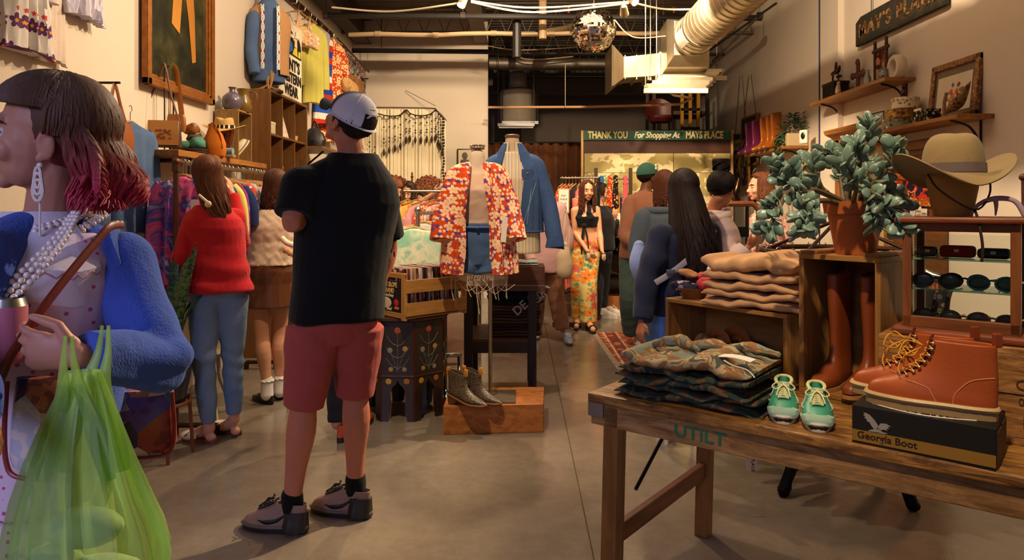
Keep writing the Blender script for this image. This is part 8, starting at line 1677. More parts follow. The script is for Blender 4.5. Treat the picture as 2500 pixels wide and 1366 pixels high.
# glass topped counter and little wooden showcase in front of the far right shopper
Yk = 5.25; a, b = P(1850,0, Yk).x, P(2180,0, Yk).x; z = CH-(640-HY)*Yk/F
t = thing('sales_counter', 'long brown counter behind the round rack and jade plant', 'counter', ((a+b)/2, Yk, 0)); bx(t, 'counter_top', 'woodh:7a4a24', (0,.3, z-.02),(b-a, .6,.04),.004); bx(t, 'counter_body', 'paint:b89a80', (0,.32,(z-.05)/2),(b-a-.06,.52, z-.05)); bx(t, 'shelf_strip', 'woodh:7a4a24', (0,.03, z*.6),(b-a-.02,.08,.03))
for px, py, m, l, w_ in ((1925,625, 'cloth:d8c4a0', 'folded cream cloth on the long counter, left', .16),(2150,628, 'cloth:3a6a5a', 'stack of green cloths on the long counter, right', .2),(2020,626, 'cloth:c8a888', 'tan cloth pouch on the long counter, middle', .14)): folded('folded_cloth', l, 'cloth', (P(px, 0, Yk+.25).x, Yk+.25, z),.2, w_, .18,.05, m, None, px)
Yw = 4.95; a, b = P(1764,0, Yw).x, P(1852,0, Yw).x; z0 = CH-(640-HY)*Yw/F; z1 = CH-(497-HY)*Yw/F
t = thing('small_showcase', 'small curved wooden showcase with glass beside the pink hoodie', 'display case', ((a+b)/2, Yw, z0)); w_ = b-a; h_ = z1-z0
MB().tube([(-w_/2,0,0),(-w_/2,0, h_-.05),(-w_/2+.04,0, h_),(w_/2-.04,0, h_),(w_/2,0, h_-.05),(w_/2,0,0)], .02,8).build('front_frame', 'wood:7a4220', t); MB().tube([(-w_/2,.25,0),(-w_/2,.25, h_),(w_/2,.25, h_),(w_/2,.25,0)], .016,8).build('back_frame', 'wood:5a2e16', t)
bx(t, 'base', 'wood:6a3a1c', (0,.13,-.01),(w_+.05,.32,.04),.004); bx(t, 'top', 'wood:7a4220', (0,.13, h_),(w_, .28,.02)); bx(t, 'glass_pane', 'glass', (0,0, h_/2),(w_-.03,.004, h_-.03)); bx(t, 'glass_shelf', 'glass', (0,.12, h_*.42),(w_-.03,.2,.006))
st = bx(None, 'counter_plinth', 'woodh:6a4424', ((a+b)/2+.2, Yw+.15,(z0-.03)/2),(w_+.6,.42, z0-.03),.006); tag(st, 'dark wooden plinth under the small showcase', 'plinth')
t = thing('cream_purse', 'cream purse with a black box on the shelf of the small showcase', 'bag', ((a+b)/2-.06, Yw+.10, z0+h_*.42+.004)); el(t, 'purse_body', 'leather:c8b898:8a7a60', (0,0,.04),(.06,.04,.04)); strap(t, [(-.04,0,.06),(0,0,.13),(.04,0,.06)], .006, 'gloss:1a1816', .6, up=(0,1,0)); bx(t, 'black_box', 'paint:141214', (.10,0,.035),(.08,.06,.07),.003)
t = thing('bronze_rabbit', 'bronze rabbit figurine standing on the small showcase', 'figurine', ((a+b)/2+.0, Yw+.1, z1+.012)); MB().limb([(0,0,.03),(0,0,.08),(.01,0,.12),(.02,0,.17)], [.035,.034,.02,.006], 12).build('figure', 'metal:5a4434:2a1c14', t)
t = thing('posy_card', 'white card with a pink flower on the small showcase', 'card', ((a+b)/2-.12, Yw+.1, z1+.012)); bx(t, 'card', 'paint:e8dccc', (0,0,.06),(.12,.006,.12)); el(t, 'printed_flower', 'paint:d8506a', (0,-.005,.07),(.025,.003,.025))
# ---------------- round rack behind the table
cx_, cy_, rr_, zr_ = 1.64,3.60,.37,1.19
t = thing('iron_base_rack', 'round clothes rack on a black ornate iron base behind the jade plant', 'clothes rack', (cx_, cy_, 0))
tb(t, 'ring_rail', 'brush:6a4a34', [(rr_*cos(a), rr_*sin(a), zr_) for a in [i*PI/24 for i in range(48)]], .014,8, close=True); tb(t, 'pole', 'brush:3a302a', [(0,0,.25),(0,0, zr_+.16)], .018,10)
for k in range(4): a = k*PI/2+.75; tb(t, 'spoke', 'brush:4a3a30', [(rr_*cos(a), rr_*sin(a), zr_),(0,0, zr_+.16)], .009)
for k in range(4): a = k*PI/2+.5; MB().limb([(.0,0,.34),(.10*cos(a),.10*sin(a),.26),(.22*cos(a),.22*sin(a),.20),(.34*cos(a),.34*sin(a),.13),(.40*cos(a),.40*sin(a),.03)], [.05,.04,.045,.028,.03], 12).build('iron_leg', 'brush:171514', t, fold=folds(.006,60, k))
random.seed(17)
for i in range(26):
    a = 2*PI*i/26+.1; garment('cropped_blouse', 'dark cropped top on a wire hanger around the round rack', 'top', (cx_+rr_*cos(a), cy_+rr_*sin(a), zr_+.012), a, 'vest', ['cloth:2a2c34', 'cloth:3a3430', 'vor:2a2a30:8a7a6a:4a2a2a:5a5a4a', 'cloth:4a4038'][i % 4], .42,.30,.035, 'cropped tops around the round rack', hanger='metal:d8d0c4', rip=.004, slv=0)
t = thing('paper_tag', 'cream swing tag lettered PLACE hanging below the table edge', 'tag', P(1836,1090,3.2),.1); bx(t, 'tag_card', 'paint:d8c4a4', (0,0,-.05),(.05,.002,.12)); text('letters', "MAY'S PLACE", .022, 'paint:4a3a2a', face_M((.004,-.002,-.05),(0,0,-1),(1,0,0)), t, .0005); tb(t, 'tag_string', 'cloth:d8c4a8', [(0,0,.01),(.02,.1,.30)], .0012,4)
# ================================================================ the rustic table in the foreground
TZ = .78; F0 = PZ(1434,957, TZ); F0.z = 0; TA = -.66; U = V((cos(TA), sin(TA),0)); W = V((-sin(TA), cos(TA),0))
def tp(u, w_, z=TZ): return F0+U*u+W*w_+V((0,0, z))
t = thing('rustic_table', 'worn wooden folding table in the right foreground', 'table', F0, TA); TL, TD = 2.0,.90
bx(t, 'table_top', 'plank', (TL/2, TD/2, TZ-.017),(TL, TD, .034),.006)
RECIPES['plank'] = lambda: auto_mat('rustic:b9823f:4c2e13')
for y in (.03, TD-.05): bx(t, 'apron', 'apronm', (TL/2, y, TZ-.072),(TL-.01,.03,.075),.003)
bx(t, 'end_apron', 'plank', (.03, TD/2, TZ-.072),(.03, TD-.1,.075),.003); bx(t, 'metal_corner', 'brush:8a8480', (.028,.012, TZ-.055),(.06,.012,.05),.002)
RECIPES['apronm'] = lambda: auto_mat('rustic:ac8252:6a4826')
for x, y in ((.085,.045),(.085, TD-.07),(TL-.1,.045),(TL-.1, TD-.07)): MB().rings([[V((x+sx*.03-(.02 if z == 0 and x < 1 else 0), y+sy*.03, z)) for sx, sy in ((-1,-1),(1,-1),(1,1),(-1,1))] for z in (0, TZ-.036)]).build('leg', 'wood:93602a:55320f', t, smooth=0, bevel=.006)
bx(t, 'stretcher', 'woody:8a4a24:4a2410', (.075, TD/2,.29),(.028, TD-.16,.065),.003); tb(t, 'brace', 'brush:1e1814', [(.12, TD*.62, TZ-.08),(.10,.16,.42)], .007)
text('stencil', 'UTILT', .056, 'paint:2a6a4a', face_M((.40,.0135, TZ-.072),(1,0,0),(0,0,1)), t, .0006,.001, sx=1.15)
# stack of camouflage trousers
def camo(n, cs):
    def f():
        t = NT(n); a = t.noise(12,2, dist=.9); t.bump(t.math('ADD', t.noise(24,4), t.math('MULTIPLY', t.noise(200,2),.2)),.4,.01); return t.done(t.ramp(a, [(0, cs[0]),(.40, cs[1]),(.48, cs[2]),(.56, cs[3])], True),.88,0,.2)
    return f
RECIPES['camo_dark'] = camo('camo_dark', ('1e2420', '3c4636', '6a4a30', '2c3a34')); RECIPES['camo_light'] = camo('camo_light', ('4e5448', 'a4906a', '86603a', '76806e'))
c = tp(.335,.19); z = TZ+.001
for i, (th, m, l) in enumerate([(.026, 'camo_dark', 'folded camouflage trousers at the bottom of the stack on the rustic table'),(.026, 'camo_dark', 'folded camouflage trousers second from the bottom of the stack'),(.026, 'camo_dark', 'folded camouflage trousers in the middle of the stack'),(.028, 'camo_dark', 'folded camouflage trousers second from the top of the stack'),(.042, 'camo_light', 'paler camouflage trousers on top of the stack with a white tag')]):
    t = folded('camouflage_trousers', l, 'trousers', (c.x+rnd(-.012,.012), c.y+rnd(-.01,.01), z), TA+rnd(-.04,.04)+(.03 if i == 4 else 0),.50-.015*i, .31, th, m, None, i*3+1,.009 if i < 4 else .013,1,6); z += th
MB().sheet(lambda u, v: (.07+.13*u, -.10+.05*v-.0*u, .052+.008*sin(u*3)),5,3,.002).build('swing_tag', 'paint:e8dccc', t); tb(t, 'tag_string', 'cloth:e0d4c0', [(.12,-.11,.05),(.16,-.14,.045),(.20,-.13,.035),(.23,-.15,.02)], .0022,6, sub=4)
random.seed(5)
for k in range(3): x = -.1+.12*k; MB().limb([(x-.08,.02+.03*k, .048),(x, .03+.02*k, .062),(x+.09,.0+.03*k, .050)], [.012,.02,.01], 12).build('rumpled_fold', 'camo_light', t, fold=folds(.008,40, k))
# open crate lying on its side, belts in a small box inside
LC = V((.61,2.93, TZ)); la = -.94; lu = V((cos(la), sin(la),0)); lw_ = V((-sin(la), cos(la),0)); CW = 'wood:a8763a:64401a'
crate('open_crate', 'wide wooden crate lying open on the table with khaki trousers on top', 'crate', LC, la, (.57,.26,.255), CW, th=.016)
q = LC+lu*.10+lw_*.005+V((0,0,.017)); crate('belt_box', 'small shallow wooden box of belts inside the wide crate', 'box', q, la, (.32,.20,.055), CW, 'z', .010)
for i, (x, y, r, m, l, s_) in enumerate([(.10,.08,.055, 'leather:8a5024', 'coiled light brown leather belt standing in the belt box', .016),(.17,.10,.062, 'leather:7a4418', 'large coiled tan belt behind the others in the belt box', .018),(.05,.05,.04, 'vor:5a4a3a:b8a888:3a2a20:8a7a5a', 'coiled patterned belt at the left of the belt box', .018),(.24,.07,.035, 'leather:5a1414', 'coiled dark red belt at the right of the belt box', .016),(.27,.12,.04, 'leather:1c1616', 'coiled black belt at the far right of the belt box', .014)]):
    o = thing('coiled_belt', l, 'belt', q+lu*x+lw_*y+V((0,0,.012+r)), la); tb(o, 'belt_strap', m, [((r-.0012*j)*cos(j*.35),.002*j/4,(r-.0012*j)*sin(j*.35)) for j in range(36)], s_, 8, flat=.12, up=(0,1,0)); bx(o, 'buckle', 'metal:b8a078', (r+.003,0,0),(.004,.03,.03),.001)
# khaki trousers and bandanas on top
c = LC+lu*.385+lw_*.13; z = LC.z+.256
for i, (th, l) in enumerate([(.034, 'folded khaki trousers at the bottom of the stack on the wide crate'),(.032, 'folded khaki trousers second from the bottom on the wide crate'),(.034, 'folded khaki trousers in the middle of the stack on the wide crate'),(.036, 'folded khaki trousers second from the top on the wide crate'),(.060, 'plump folded khaki trousers topping the stack, a white tag on them')]):
    t = folded('khaki_trousers', l, 'trousers', (c.x, c.y, z), la+.22+rnd(-.05,.05),.40-.01*i, .31, th, 'cloth:c09468:a07850' if i < 4 else 'cloth:c89a6c:a87e56', None, 20+i*3,.007 if i < 4 else .012,1,8); z += th
MB().sheet(lambda u, v: (.0+.07*u, -.06+.05*v, .066+.003*sin(u*3)),4,3,.002).build('paper_tag', 'paint:e8dcc4', t)
c = LC+lu*.075+lw_*.09+V((0,0,.256)); t = thing('wooden_tray', 'shallow tan wooden tray of bandanas at the left of the khaki stack', 'tray', c, la); MB().lathe([(0,0),(.045,0),(.075,.045),(.07,.045),(.042,.006),(0,.006)], n=24).build('tray_bowl', 'wood:8a5628', t)
for i, (x, y, z, r, m, l) in enumerate([(-.01,-.03,.045,(.075,.035,.028), 'vor:2a2438:8a7a8a:2a2438:a89aa0', 'navy paisley bandana rolled in the wooden tray'),(.04,.03,.085,(.05,.035,.022), 'vor:6a1820:b84a4a:4a1018:8a2a30', 'dark red bandana at the back of the tray'),(.07,-.01,.065,(.04,.035,.03), 'cloth:c83a48', 'bright red knotted bandana in the tray'),(-.03,.0,.10,(.07,.028,.016), 'cloth:b88250:8a5a34', 'folded tan bandana on top of the tray'),(.06,.05,.12,(.065,.022,.016), 'vor:b0a4b8:8a7a98:c8bcd0:a094a8', 'rolled lavender bandana on top of the others')]):
    o = el(None, 'bandana', m, (0,0,0), r, fold=folds(.008,50, i)); o.location = c+lu*x+lw_*y+V((0,0, z)); o.rotation_euler = (0,.1, la+.5-.3*i); tag(o, l, 'bandana')
# crate standing on end with tall boots, jade plant on top
ta = -.90; tu = V((cos(ta), sin(ta),0)); tw = V((-sin(ta), cos(ta),0)); TC = V((.962,2.405, TZ)); TH = .478
crate('standing_crate', 'narrow wooden crate standing on end with tall brown boots inside', 'crate', TC, ta, (.275,.30, TH), CW, th=.018)
q = TC+tu*.035+V((0,0, TH+.006)); o = bx(None, 'wood_slat', 'woodh:9a6430', (0,0,0),(.06,.29,.012),.002); o.location = q+tw*.145; o.rotation_euler.z = ta; tag(o, 'left loose slat on the narrow crate beside the flower pot', 'slat')
o = bx(None, 'wood_slat', 'woodh:9a6430', (0,0,0),(.05,.29,.012),.002); o.location = TC+tu*.245+V((0,0, TH+.006))+tw*.145; o.rotation_euler.z = ta; tag(o, 'right loose slat on the narrow crate beside the flower pot', 'slat')
for k, (a, l, d) in enumerate(((.075, 'tall brown leather boot in the narrow crate, left one', (-.15,-1)),(.195, 'tall brown leather boot in the narrow crate, right one', (-.05,-1)))):
    q = TC+tu*a+tw*.20+V((0,0,.019)); tallboot(l, q, tuple(-x for x in (tw.x*1.0+.1*k, tw.y)),.235, 'leather:8a4018:6a2c10', 'leather:b8804a', [(z_, y0, y1, hw*1.05) for z_, y0, y1, hw in TALL], .06)
Pc = TC+tu*.14+tw*.115+V((0,0, TH+.001)); t = thing('jade_plant', 'large jade plant in a terracotta pot on top of the narrow crate', 'potted plant', Pc)
MB().lathe([(0,0),(.063,0),(.088,.135),(.098,.135),(.104,.178),(.096,.178),(.086,.135),(0,.13)], n=40).build('pot', 'terra', t, ang=.5); lt(t, 'soil', 'paint:2c2018', [(0,.15),(.09,.15),(.09,.155),(0,.155)])
RECIPES['terra'] = lambda: auto_mat('paint:b4602c:8a4420')
mb = MB(); ms = MB(); random.seed(77); o_ = Pc
def Lp(px, py, Y): return P(px, py, Y)-o_
br = [[(2070,500,2.37),(2010,468,2.33),(1955,455,2.30),(1905,430,2.28)], [(2070,500,2.37),(1985,462,2.25),(1920,470,2.2),(1878,505,2.18)], [(2010,468,2.33),(1990,420,2.3),(1985,390,2.3)], [(2060,500,2.37),(2050,430,2.42),(2020,370,2.4)],
      [(2070,500,2.37),(2080,420,2.36),(2110,370,2.32),(2125,300,2.3)], [(2085,500,2.35),(2130,450,2.28),(2175,400,2.22),(2185,355,2.2)], [(2085,500,2.35),(2150,480,2.2),(2185,520,2.12),(2205,555,2.1)], [(2085,500,2.35),(2130,500,2.2),(2140,545,2.14)],
      [(2060,500,2.37),(2000,490,2.2),(1965,530,2.12),(1960,560,2.1)], [(1920,470,2.2),(1890,530,2.15),(1870,560,2.14)], [(2060,500,2.37),(2070,440,2.5),(2060,360,2.55)], [(2080,500,2.37),(2100,440,2.5),(2140,400,2.55)], [(2020,470,2.33),(1975,440,2.42),(1945,470,2.45)], [(2080,500,2.3),(2090,450,2.2),(2060,400,2.15)], [(2100,480,2.3),(2120,460,2.18),(2160,500,2.1)], [(1985,462,2.25),(1960,490,2.16),(1985,540,2.1)], [(2080,460,2.36),(2100,400,2.28),(2090,350,2.25)], [(2085,490,2.3),(2160,460,2.3),(2200,500,2.3)], [(1905,430,2.28),(1895,400,2.28)], [(1955,455,2.3),(1930,410,2.26)]]
for b_ in br:
    P2, r2 = smooth_path([Lp(*x) for x in b_], [.011,.0085,.0065,.004][-len(b_):] if len(b_) <= 4 else .006,5); ms.tube(P2, r2,7); n_ = len(P2)
    for i in range(int(n_*.38), n_):
        d = (P2[min(i+1, n_-1)]-P2[i-1]).normalized(); x, y, _ = frame(d); a0 = rnd(0,6.3)
        for k in range(3 if i > n_-5 else 2): a = a0+k*2.1; dd = (x*cos(a)+y*sin(a)+d*.7+V((0,0,.1))).normalized(); leaf(mb, P2[i]+dd*.004, dd, rnd(.036,.058), rnd(.028,.042),(rnd(-1,1), rnd(-1,1), rnd(-.3,1)),.6)
    leaf(mb, P2[-1], (0,0,1),.03,.02, th=.7)
mb.build('leaves', 'jade', t, ang=1.5); ms.build('branches', 'paint:6a5a3c:4a4028', t)
def jade():
    t = NT('jade'); return t.done(t.mix(t.noise(14,3), '869c8a', '54705e'),.34,0,.55)
RECIPES['jade'] = jade
# big crate with the little showcase
ba = -.70; bu = V((cos(ba), sin(ba),0)); bw = V((-sin(ba), cos(ba),0)); BC = V((1.075,2.09, TZ)); BH = .258
t = crate('plank_crate', 'large pale plank crate upside down at the right end of the table', 'crate', BC, ba, (.62,.36, BH), 'rustic:b88448:5a3418', '', .018)
bx(t, 'front_gap', 'paint:2a180c', (.31,-.0005, BH*.52),(.62,.001,.004))
for s_, x, z, q in (('CL', .36,.16,.04),('04400', .38,.115,.03),('MIC', .39,.06,.045)): text('stencil', s_, q, 'paint:4a3018', face_M((x, -.0015, z),(1,0,0),(0,0,1)), t, .0004)
SCP = BC+bu*.055+bw*.045+V((0,0, BH+.001)); SW, SD, SH = .29,.22,.335; DW = 'wood:8a4e22:4a2410'
t = thing('glass_showcase', 'small wooden glass showcase of sunglasses on the large crate', 'display case', SCP, ba)
bx(t, 'base', 'woodh:8a4420:4a2410', (SW/2, SD/2,.012),(SW+.05, SD+.05,.024),.008); bx(t, 'base_rail', 'woodh:8a4e22:4a2410', (SW/2,.01,.04),(SW, .02,.034),.003)
for x in (.012, SW-.012):
    for y in (.012, SD-.012): bx(t, 'post', DW, (x, y, SH/2+.01),(.024,.024, SH-.03),.002)
bx(t, 'top', 'woodh:8a4420:4a2410', (SW/2, SD/2, SH+.006),(SW+.04, SD+.04,.018),.006); bx(t, 'top_rail', 'woodh:8a4e22:4a2410', (SW/2,.01, SH-.014),(SW, .018,.028),.002)
for c_, s_ in (((SW/2,.008, SH/2),(SW-.04,.003, SH-.07)),((.008, SD/2, SH/2),(.003, SD-.04, SH-.07)),((SW-.008, SD/2, SH/2),(.003, SD-.04, SH-.07))): bx(t, 'glass_pane', 'glass', c_, s_)
for z in (.135,.225): bx(t, 'glass_shelf', 'shelfglass', (SW/2, SD/2, z),(SW-.04, SD-.04,.005))
RECIPES['shelfglass'] = lambda: shelfglass()
def shelfglass():
    t = NT('shelfglass'); t.b.inputs['Transmission Weight'].default_value = .8; t.b.inputs['IOR'].default_value = 1.1; return t.done('8ab8b0', .03,0,.5)
def sunnies(l, x, y, z, m, lens, rz=0, g=None):
    o = thing('sunglasses', l, 'sunglasses', SCP+bu*x+bw*y+V((0,0, z)), ba+rz, g)
    for sx in (-1,1):
        tb(o, 'rim', m, [(sx*.034+.026*cos(a),.004*cos(a),.022+.020*sin(a)) for a in [i*PI/8 for i in range(16)]], .0032,6, close=True); el(o, 'lens', lens, (sx*.034,0,.022),(.024,.003,.018)); tb(o, 'temple', m, [(sx*.06,0,.028),(sx*.064,.06,.026),(sx*.05,.12,.012)], .003,6, sub=3)
    tb(o, 'bridge', m, [(-.01,0,.028),(0,-.004,.031),(.01,0,.028)], .003,6)
for l, x, y, z, m, le, rz in (('black sunglasses at the left of the middle shelf of the showcase', .08,.05,.138, 'gloss:111014', 'gloss:1a1c26', .1),('dark blue sunglasses in the middle of the middle shelf of the showcase', .15,.08,.138, 'gloss:14141c', 'gloss:141826', -.2),('teal framed sunglasses at the right of the middle shelf of the showcase', .22,.05,.138, 'gloss:1f5a66', 'gloss:123038', -.1),
                          ('tortoise sunglasses at the left on the showcase floor', .08,.06,.03, 'gloss:3a2418', 'gloss:2a2420', 0),('wire framed glasses in the middle of the showcase floor', .15,.05,.03, 'metal:c8a878', 'gloss:4a4640', .1),('clear framed glasses at the right on the showcase floor', .22,.06,.03, 'metal:b8b0a8', 'gloss:3a3a40', -.1)): sunnies(l, x, y, z, m, le, rz)
for l, x, m, s_ in (('red velvet glasses case on the top shelf of the showcase', .13, 'cloth:8a1c1c', (.09,.05,.035)),('black glasses case on the top shelf of the showcase', .22, 'leather:1c1a1c', (.08,.05,.03)),('small brown case at the left of the top shelf of the showcase', .055, 'leather:4a2c1c', (.05,.05,.03))):
    o = thing('glasses_case', l, 'case', SCP+bu*x+bw*.09+V((0,0,.229)), ba); bx(o, 'case_body', m, (0,0, s_[2]/2), s_, .010); bx(o, 'clasp', 'metal:c8a868', (0,-s_[1]/2, s_[2]*.6),(.012,.003,.008))
# hat on the linen head form
HC = SCP+bu*.115+bw*.10+V((0,0, SH+.016)); t = thing('head_form', 'tapered linen head form under the khaki hat on the glass showcase', 'display head', HC)
MB().lathe([(0,0),(.052,0),(.053,.02),(.055,.021),(.064,.07),(.074,.13),(.075,.17),(.055,.21),(0,.225)], n=32).build('form_body', 'cloth:b08a4c:8a6834', t)
t = hat('khaki_hat', 'broad khaki canvas sun hat with a chin cord on the linen head form', HC+V((0,0,.125)), ba+.5,.158,.094,.128, 'khaki', 'cloth:6a5a58', .040,0,.008, loose=.02, prof=[(1.0,-.002),(.99,.12),(.97,.35),(.92,.6),(.80,.82),(.6,.95),(.3,1.0),(.01,1.01)]); RECIPES['khaki'] = lambda: auto_mat('cloth:907a54:6e5a38')
tb(t, 'chin_cord', 'leather:2a160c', [V((-.085,-.05,.0)), V((-.06,-.075,-.05)), V((.02,-.10,-.105)), V((.075,-.06,-.06)), V((.09,-.02,.0))], .0028,6, sub=6); tb(t, 'cord_tail', 'leather:2a160c', [(.02,-.10,-.105),(.018,-.125,-.13),(.02,-.15,-.20),(.018,-.15,-.25)], .004,6, sub=4)
t = thing('antler', 'pale mauve antler lying on the glass showcase beside the head form', 'antler', SCP+bu*.225+bw*.07+V((0,0, SH+.016)), ba+.2); tb(t, 'beam', 'cloth:a890a0:8a7488', [(-.06,0,.004),(-.04,0,.035),(0,0,.052),(.045,0,.045),(.07,0,.005)], [.004,.006,.008,.007,.009], 10, sub=5); tb(t, 'tine', 'cloth:a890a0:8a7488', [(.0,0,.05),(.002,0,.03),(.0,-.002,.003)], [.007,.005,.002], 8, sub=3)
t = thing('clothes_clips', 'bundle of wooden trouser clips at the right end of the glass showcase', 'clips', SCP+bu*.33+bw*.02+V((0,0, SH-.02)), ba)
for k in range(4): bx(t, 'clip_bar', 'woodh:c8a060', (.0,.02*k, .075+.007*k),(.07,.012,.014),.003); tb(t, 'clip_spring', 'metal:b8a890', [(-.02,.02*k, .07),(-.018,.02*k, .0)], .004,6)
t = thing('wooden_knob_pole', 'dark knob of a pole showing at the right edge of the frame', 'pole', P(2502,432,2.6)); el(t, 'knob', 'wood:5a3030', (0,0,0),(.02,.02,.015)); tb(t, 'pole', 'wood:5a3030', [(0,0,0),(.02,0,-P(2502,432,2.6).z)], .012)
# shoe box and tan work boots
GB = PZ(2080,1078, TZ); ga = -.70; gu = V((cos(ga), sin(ga),0)); gw = V((-sin(ga), cos(ga),0)); GL, GD, GH = .325,.20,.102
t = thing('shoe_box', 'black shoe box with an eagle and gold stripe under the tan work boots', 'box', GB, ga); bx(t, 'box_base', 'cardb', (GL/2, GD/2, GH/2),(GL, GD, GH),.0015); bx(t, 'gold_stripe', 'paint:8a6424', (GL/2,-.0008,.022),(GL, .001,.030)); bx(t, 'end_flap', 'paint:3a2a20', (GL+.002, GD/2, GH*.45),(.003, GD*.9, GH*.85))
RECIPES['cardb'] = lambda: auto_mat('paint:16120f:0c0a0a')
text('letters', 'Georgia Boot', .026, 'paint:2a1a0c', face_M((.085,-.0016,.024),(1,0,0),(0,0,1)), t, .0004,.0005)
text('letters', 'SINCE 1937', .020, 'paint:b8a890', face_M((.16,.025, GH+.0006),(1,0,0),(0,1,0)), t, .0004, space=1.5); tb(t, 'printed_arc', 'paint:c8bcae', [(.04+.24*i/12,.045-.035*sin(PI*i/12), GH+.0005) for i in range(13)], .002,4)
def eagle(pts, m='paint:8f8882', d=-.0014): return ply([(x*.75, z*.75) for x, z in pts], .0008, 'eagle_print', m, t, V((.062, d, .062)),(1,0,0),(0,0,1), smooth=0)
eagle([(-.045,.030),(-.038,.024),(-.045,.022),(-.036,.017),(-.042,.013),(-.031,.009),(-.034,.003),(-.024,.001),(-.018,-.010),(-.008,-.022),(.0,-.018),(.004,-.005),(-.008,.012),(-.022,.026),(-.036,.032)]); eagle([(.002,-.012),(.012,.004),(.03,.006),(.045,-.002),(.034,-.004),(.04,-.010),(.030,-.011),(.034,-.018),(.022,-.016),(.012,-.020)]); eagle([(-.008,-.020),(.006,-.018),(.02,-.026),(.036,-.027),(.022,-.032),(.004,-.030),(-.03,-.032),(-.022,-.026)])
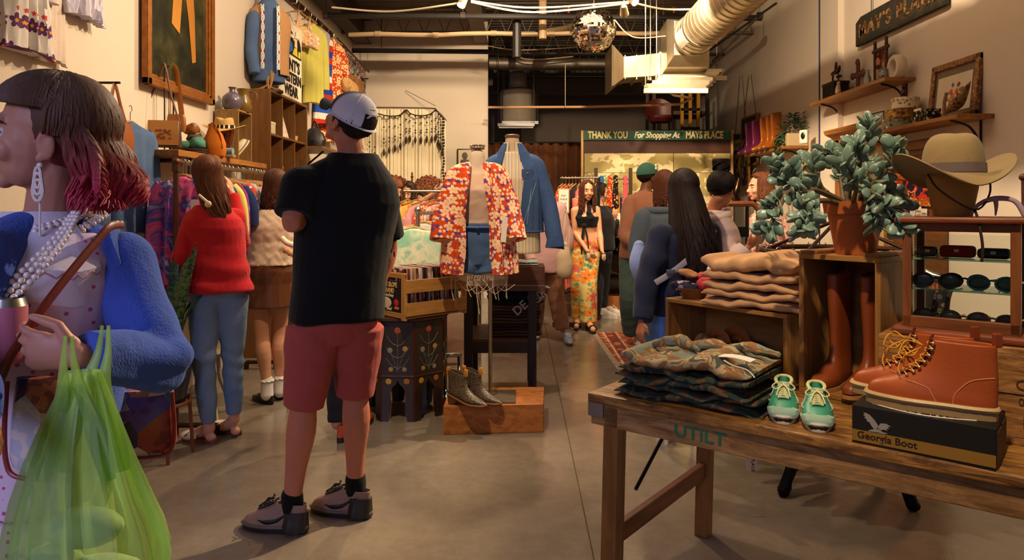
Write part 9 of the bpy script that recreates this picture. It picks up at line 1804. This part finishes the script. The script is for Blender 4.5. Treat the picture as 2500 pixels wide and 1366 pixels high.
for k, (x, y, l) in enumerate(((.32,.075, 'tan leather lace-up work boot nearest us on the shoe box'),(.262,.165, 'tan leather lace-up work boot behind its pair on the shoe box'))):
    q = GB+gu*x+gw*y+V((0,0, GH+.001)); o = thing('work_boot', l, 'shoe', q); d = (-gu.x*.99-(.05 if k else 0),-gu.y*.99)
    L = .30; LV = [(.07,0,1.0,.155),(.12,-.01,1.0,.168),(.17,-.01,.985,.166),(.215,-.01,.93,.155),(.25,-.01,.82,.148),(.30,-.012,.70,.138),(.36,-.012,.60,.130),(.44,-.005,.53,.125),(.54,.0,.49,.125),(.63,-.005,.475,.13)]
    shoe(o, (0,0,0), d, L, LV, 'leather:a8501f:8f4018', 'leather:a0845a:7a6240', sole_h=.08, welt='leather:d8b880', tongue='leather:7a3412'); R_ = xyR(d)
    def Wb(p): return R_@(V(p)*L)
    mb = MB(); ml = MB(); le = [(.70,.31),(.645,.345),(.60,.39),(.56,.44),(.525,.50),(.505,.56),(.495,.61)]
    for i, (y, z) in enumerate(le):
        for sx in (-1,1): el(o, 'eyelet', 'metal:d8c8a8', Wb((sx*(.095 if i < 3 else .085), y-.045, z-.01)),.0048)
        if i < 6: y2, z2 = le[i+1]; ml.tube([Wb((-.095, y-.045, z-.005)), Wb((0, y+.005, z+.035)), Wb((.095, y2-.045, z2-.005))], .0019,6, sub=3); ml.tube([Wb((.095, y-.045, z-.005)), Wb((0, y+.008, z+.03)), Wb((-.095, y2-.045, z2-.005))], .0019,6, sub=3)
    for sx in (-1,1): ml.tube([Wb((0,.55,.56)), Wb((sx*.08,.66,.60)), Wb((sx*.14,.70,.50)), Wb((sx*.06,.62,.47)), Wb((0,.58,.52))], .0019,6, sub=5); ml.tube([Wb((0,.56,.54)), Wb((sx*.05,.68,.46)), Wb((sx*.10,.72,.36)), Wb((sx*.13,.70,.30))], .0019,6, sub=5)
    ml.build('laces', 'cloth:d8962c', o)
    def side(y, z, sx): 
        hw = np.interp(z, [l_[0] for l_ in LV], [l_[3] for l_ in LV]); q_ = foot_ring(np.interp(z, [l_[0] for l_ in LV], [l_[1] for l_ in LV]), np.interp(z, [l_[0] for l_ in LV], [l_[2] for l_ in LV]), hw, z, 80); b_ = min((a_ for a_ in q_ if a_.x*sx > 0), key=lambda a_: abs(a_.y-y)); return Wb((b_.x*1.01, b_.y, z))
    mb = MB()
    for sx in (-1,1): mb.tube([side(y, z, sx) for y, z in ((.30,.10),(.29,.18),(.25,.26),(.18,.32),(.08,.35),(.01,.36))], .0013,5, sub=4); mb.tube([side(y, z, sx) for y, z in ((.66,.26),(.58,.25),(.50,.22),(.44,.16),(.42,.10))], .0013,5, sub=4)
    mb.build('stitching', 'cloth:d88a4a', o)
    bx(o, 'pull_tab', 'leather:8a3a18', Wb((0,.0,.67)),(.022,.012,.035),.003)
q = GB+gu*.10+gw*.16+V((0,0, GH+.10)); o = bx(None, 'boot_tag', 'paint:2a1810', (0,0,0),(.06,.002,.035),0, MRot(.6,3, 'Y')); o.location = q; tag(o, 'dark brown card tag hanging behind the toe of the work boots', 'tag')
# mint green sneakers
SN = [(z_*.92, a_, b_, w_*1.14) for z_, a_, b_, w_ in [(.06,0,1.0,.155),(.12,-.01,.99,.168),(.17,-.005,.93,.16),(.215,0,.82,.148),(.255,0,.70,.135),(.29,.005,.60,.122),(.33,.0,.52,.115),(.37,-.005,.48,.11)]]
for px, py, l in ((1912,1032, 'mint green running shoe with cream laces, left of the pair'),(1998,1052, 'mint green running shoe with cream laces, right of the pair, near the shoe box')):
    toe = PZ(px, py, TZ); d = V((-.36,-.93,0)).normalized(); q = toe-d*.235; q.z = TZ+.001; o = thing('running_shoe', l, 'shoe', q)
    shoe(o, (0,0,0),(d.x, d.y),.25, SN, 'mint', 'leather:d8cdb4', sole_h=.075, lace='cloth:dcd8a0', tongue='cloth:a8b890', swoosh='leather:e8e4d8', welt='leather:e0d6be', laces_n=6, toecap='suede', collar=1)
    R_ = xyR(d); MB().tube([R_@(V(x)*.25) for x in [(q_.x, q_.y, .343) for q_ in foot_ring(-.005,.48,.125,0,24)]], .0055,8, close=True).build('collar', 'cloth:c8cc90', o); el(o, 'toe_bumper', 'leather:1c1814', R_@(V((0,.965,.06))*.25),(.027,.012,.016), R_)
RECIPES['mint'] = lambda: auto_mat('leather:3f9a78:2f7f62'); RECIPES['suede'] = lambda: auto_mat('cloth:8fa896:74907e')
# materials whose recipe stands below their first use
for k_, ph in list(LATER.items()):
    m_ = RECIPES[k_]() if k_ in RECIPES else MATS.get(k_)
    if m_ is None: print('NO RECIPE', k_); continue
    for me in bpy.data.meshes:
        for i, q in enumerate(me.materials):
            if q == ph: me.materials[i] = m_
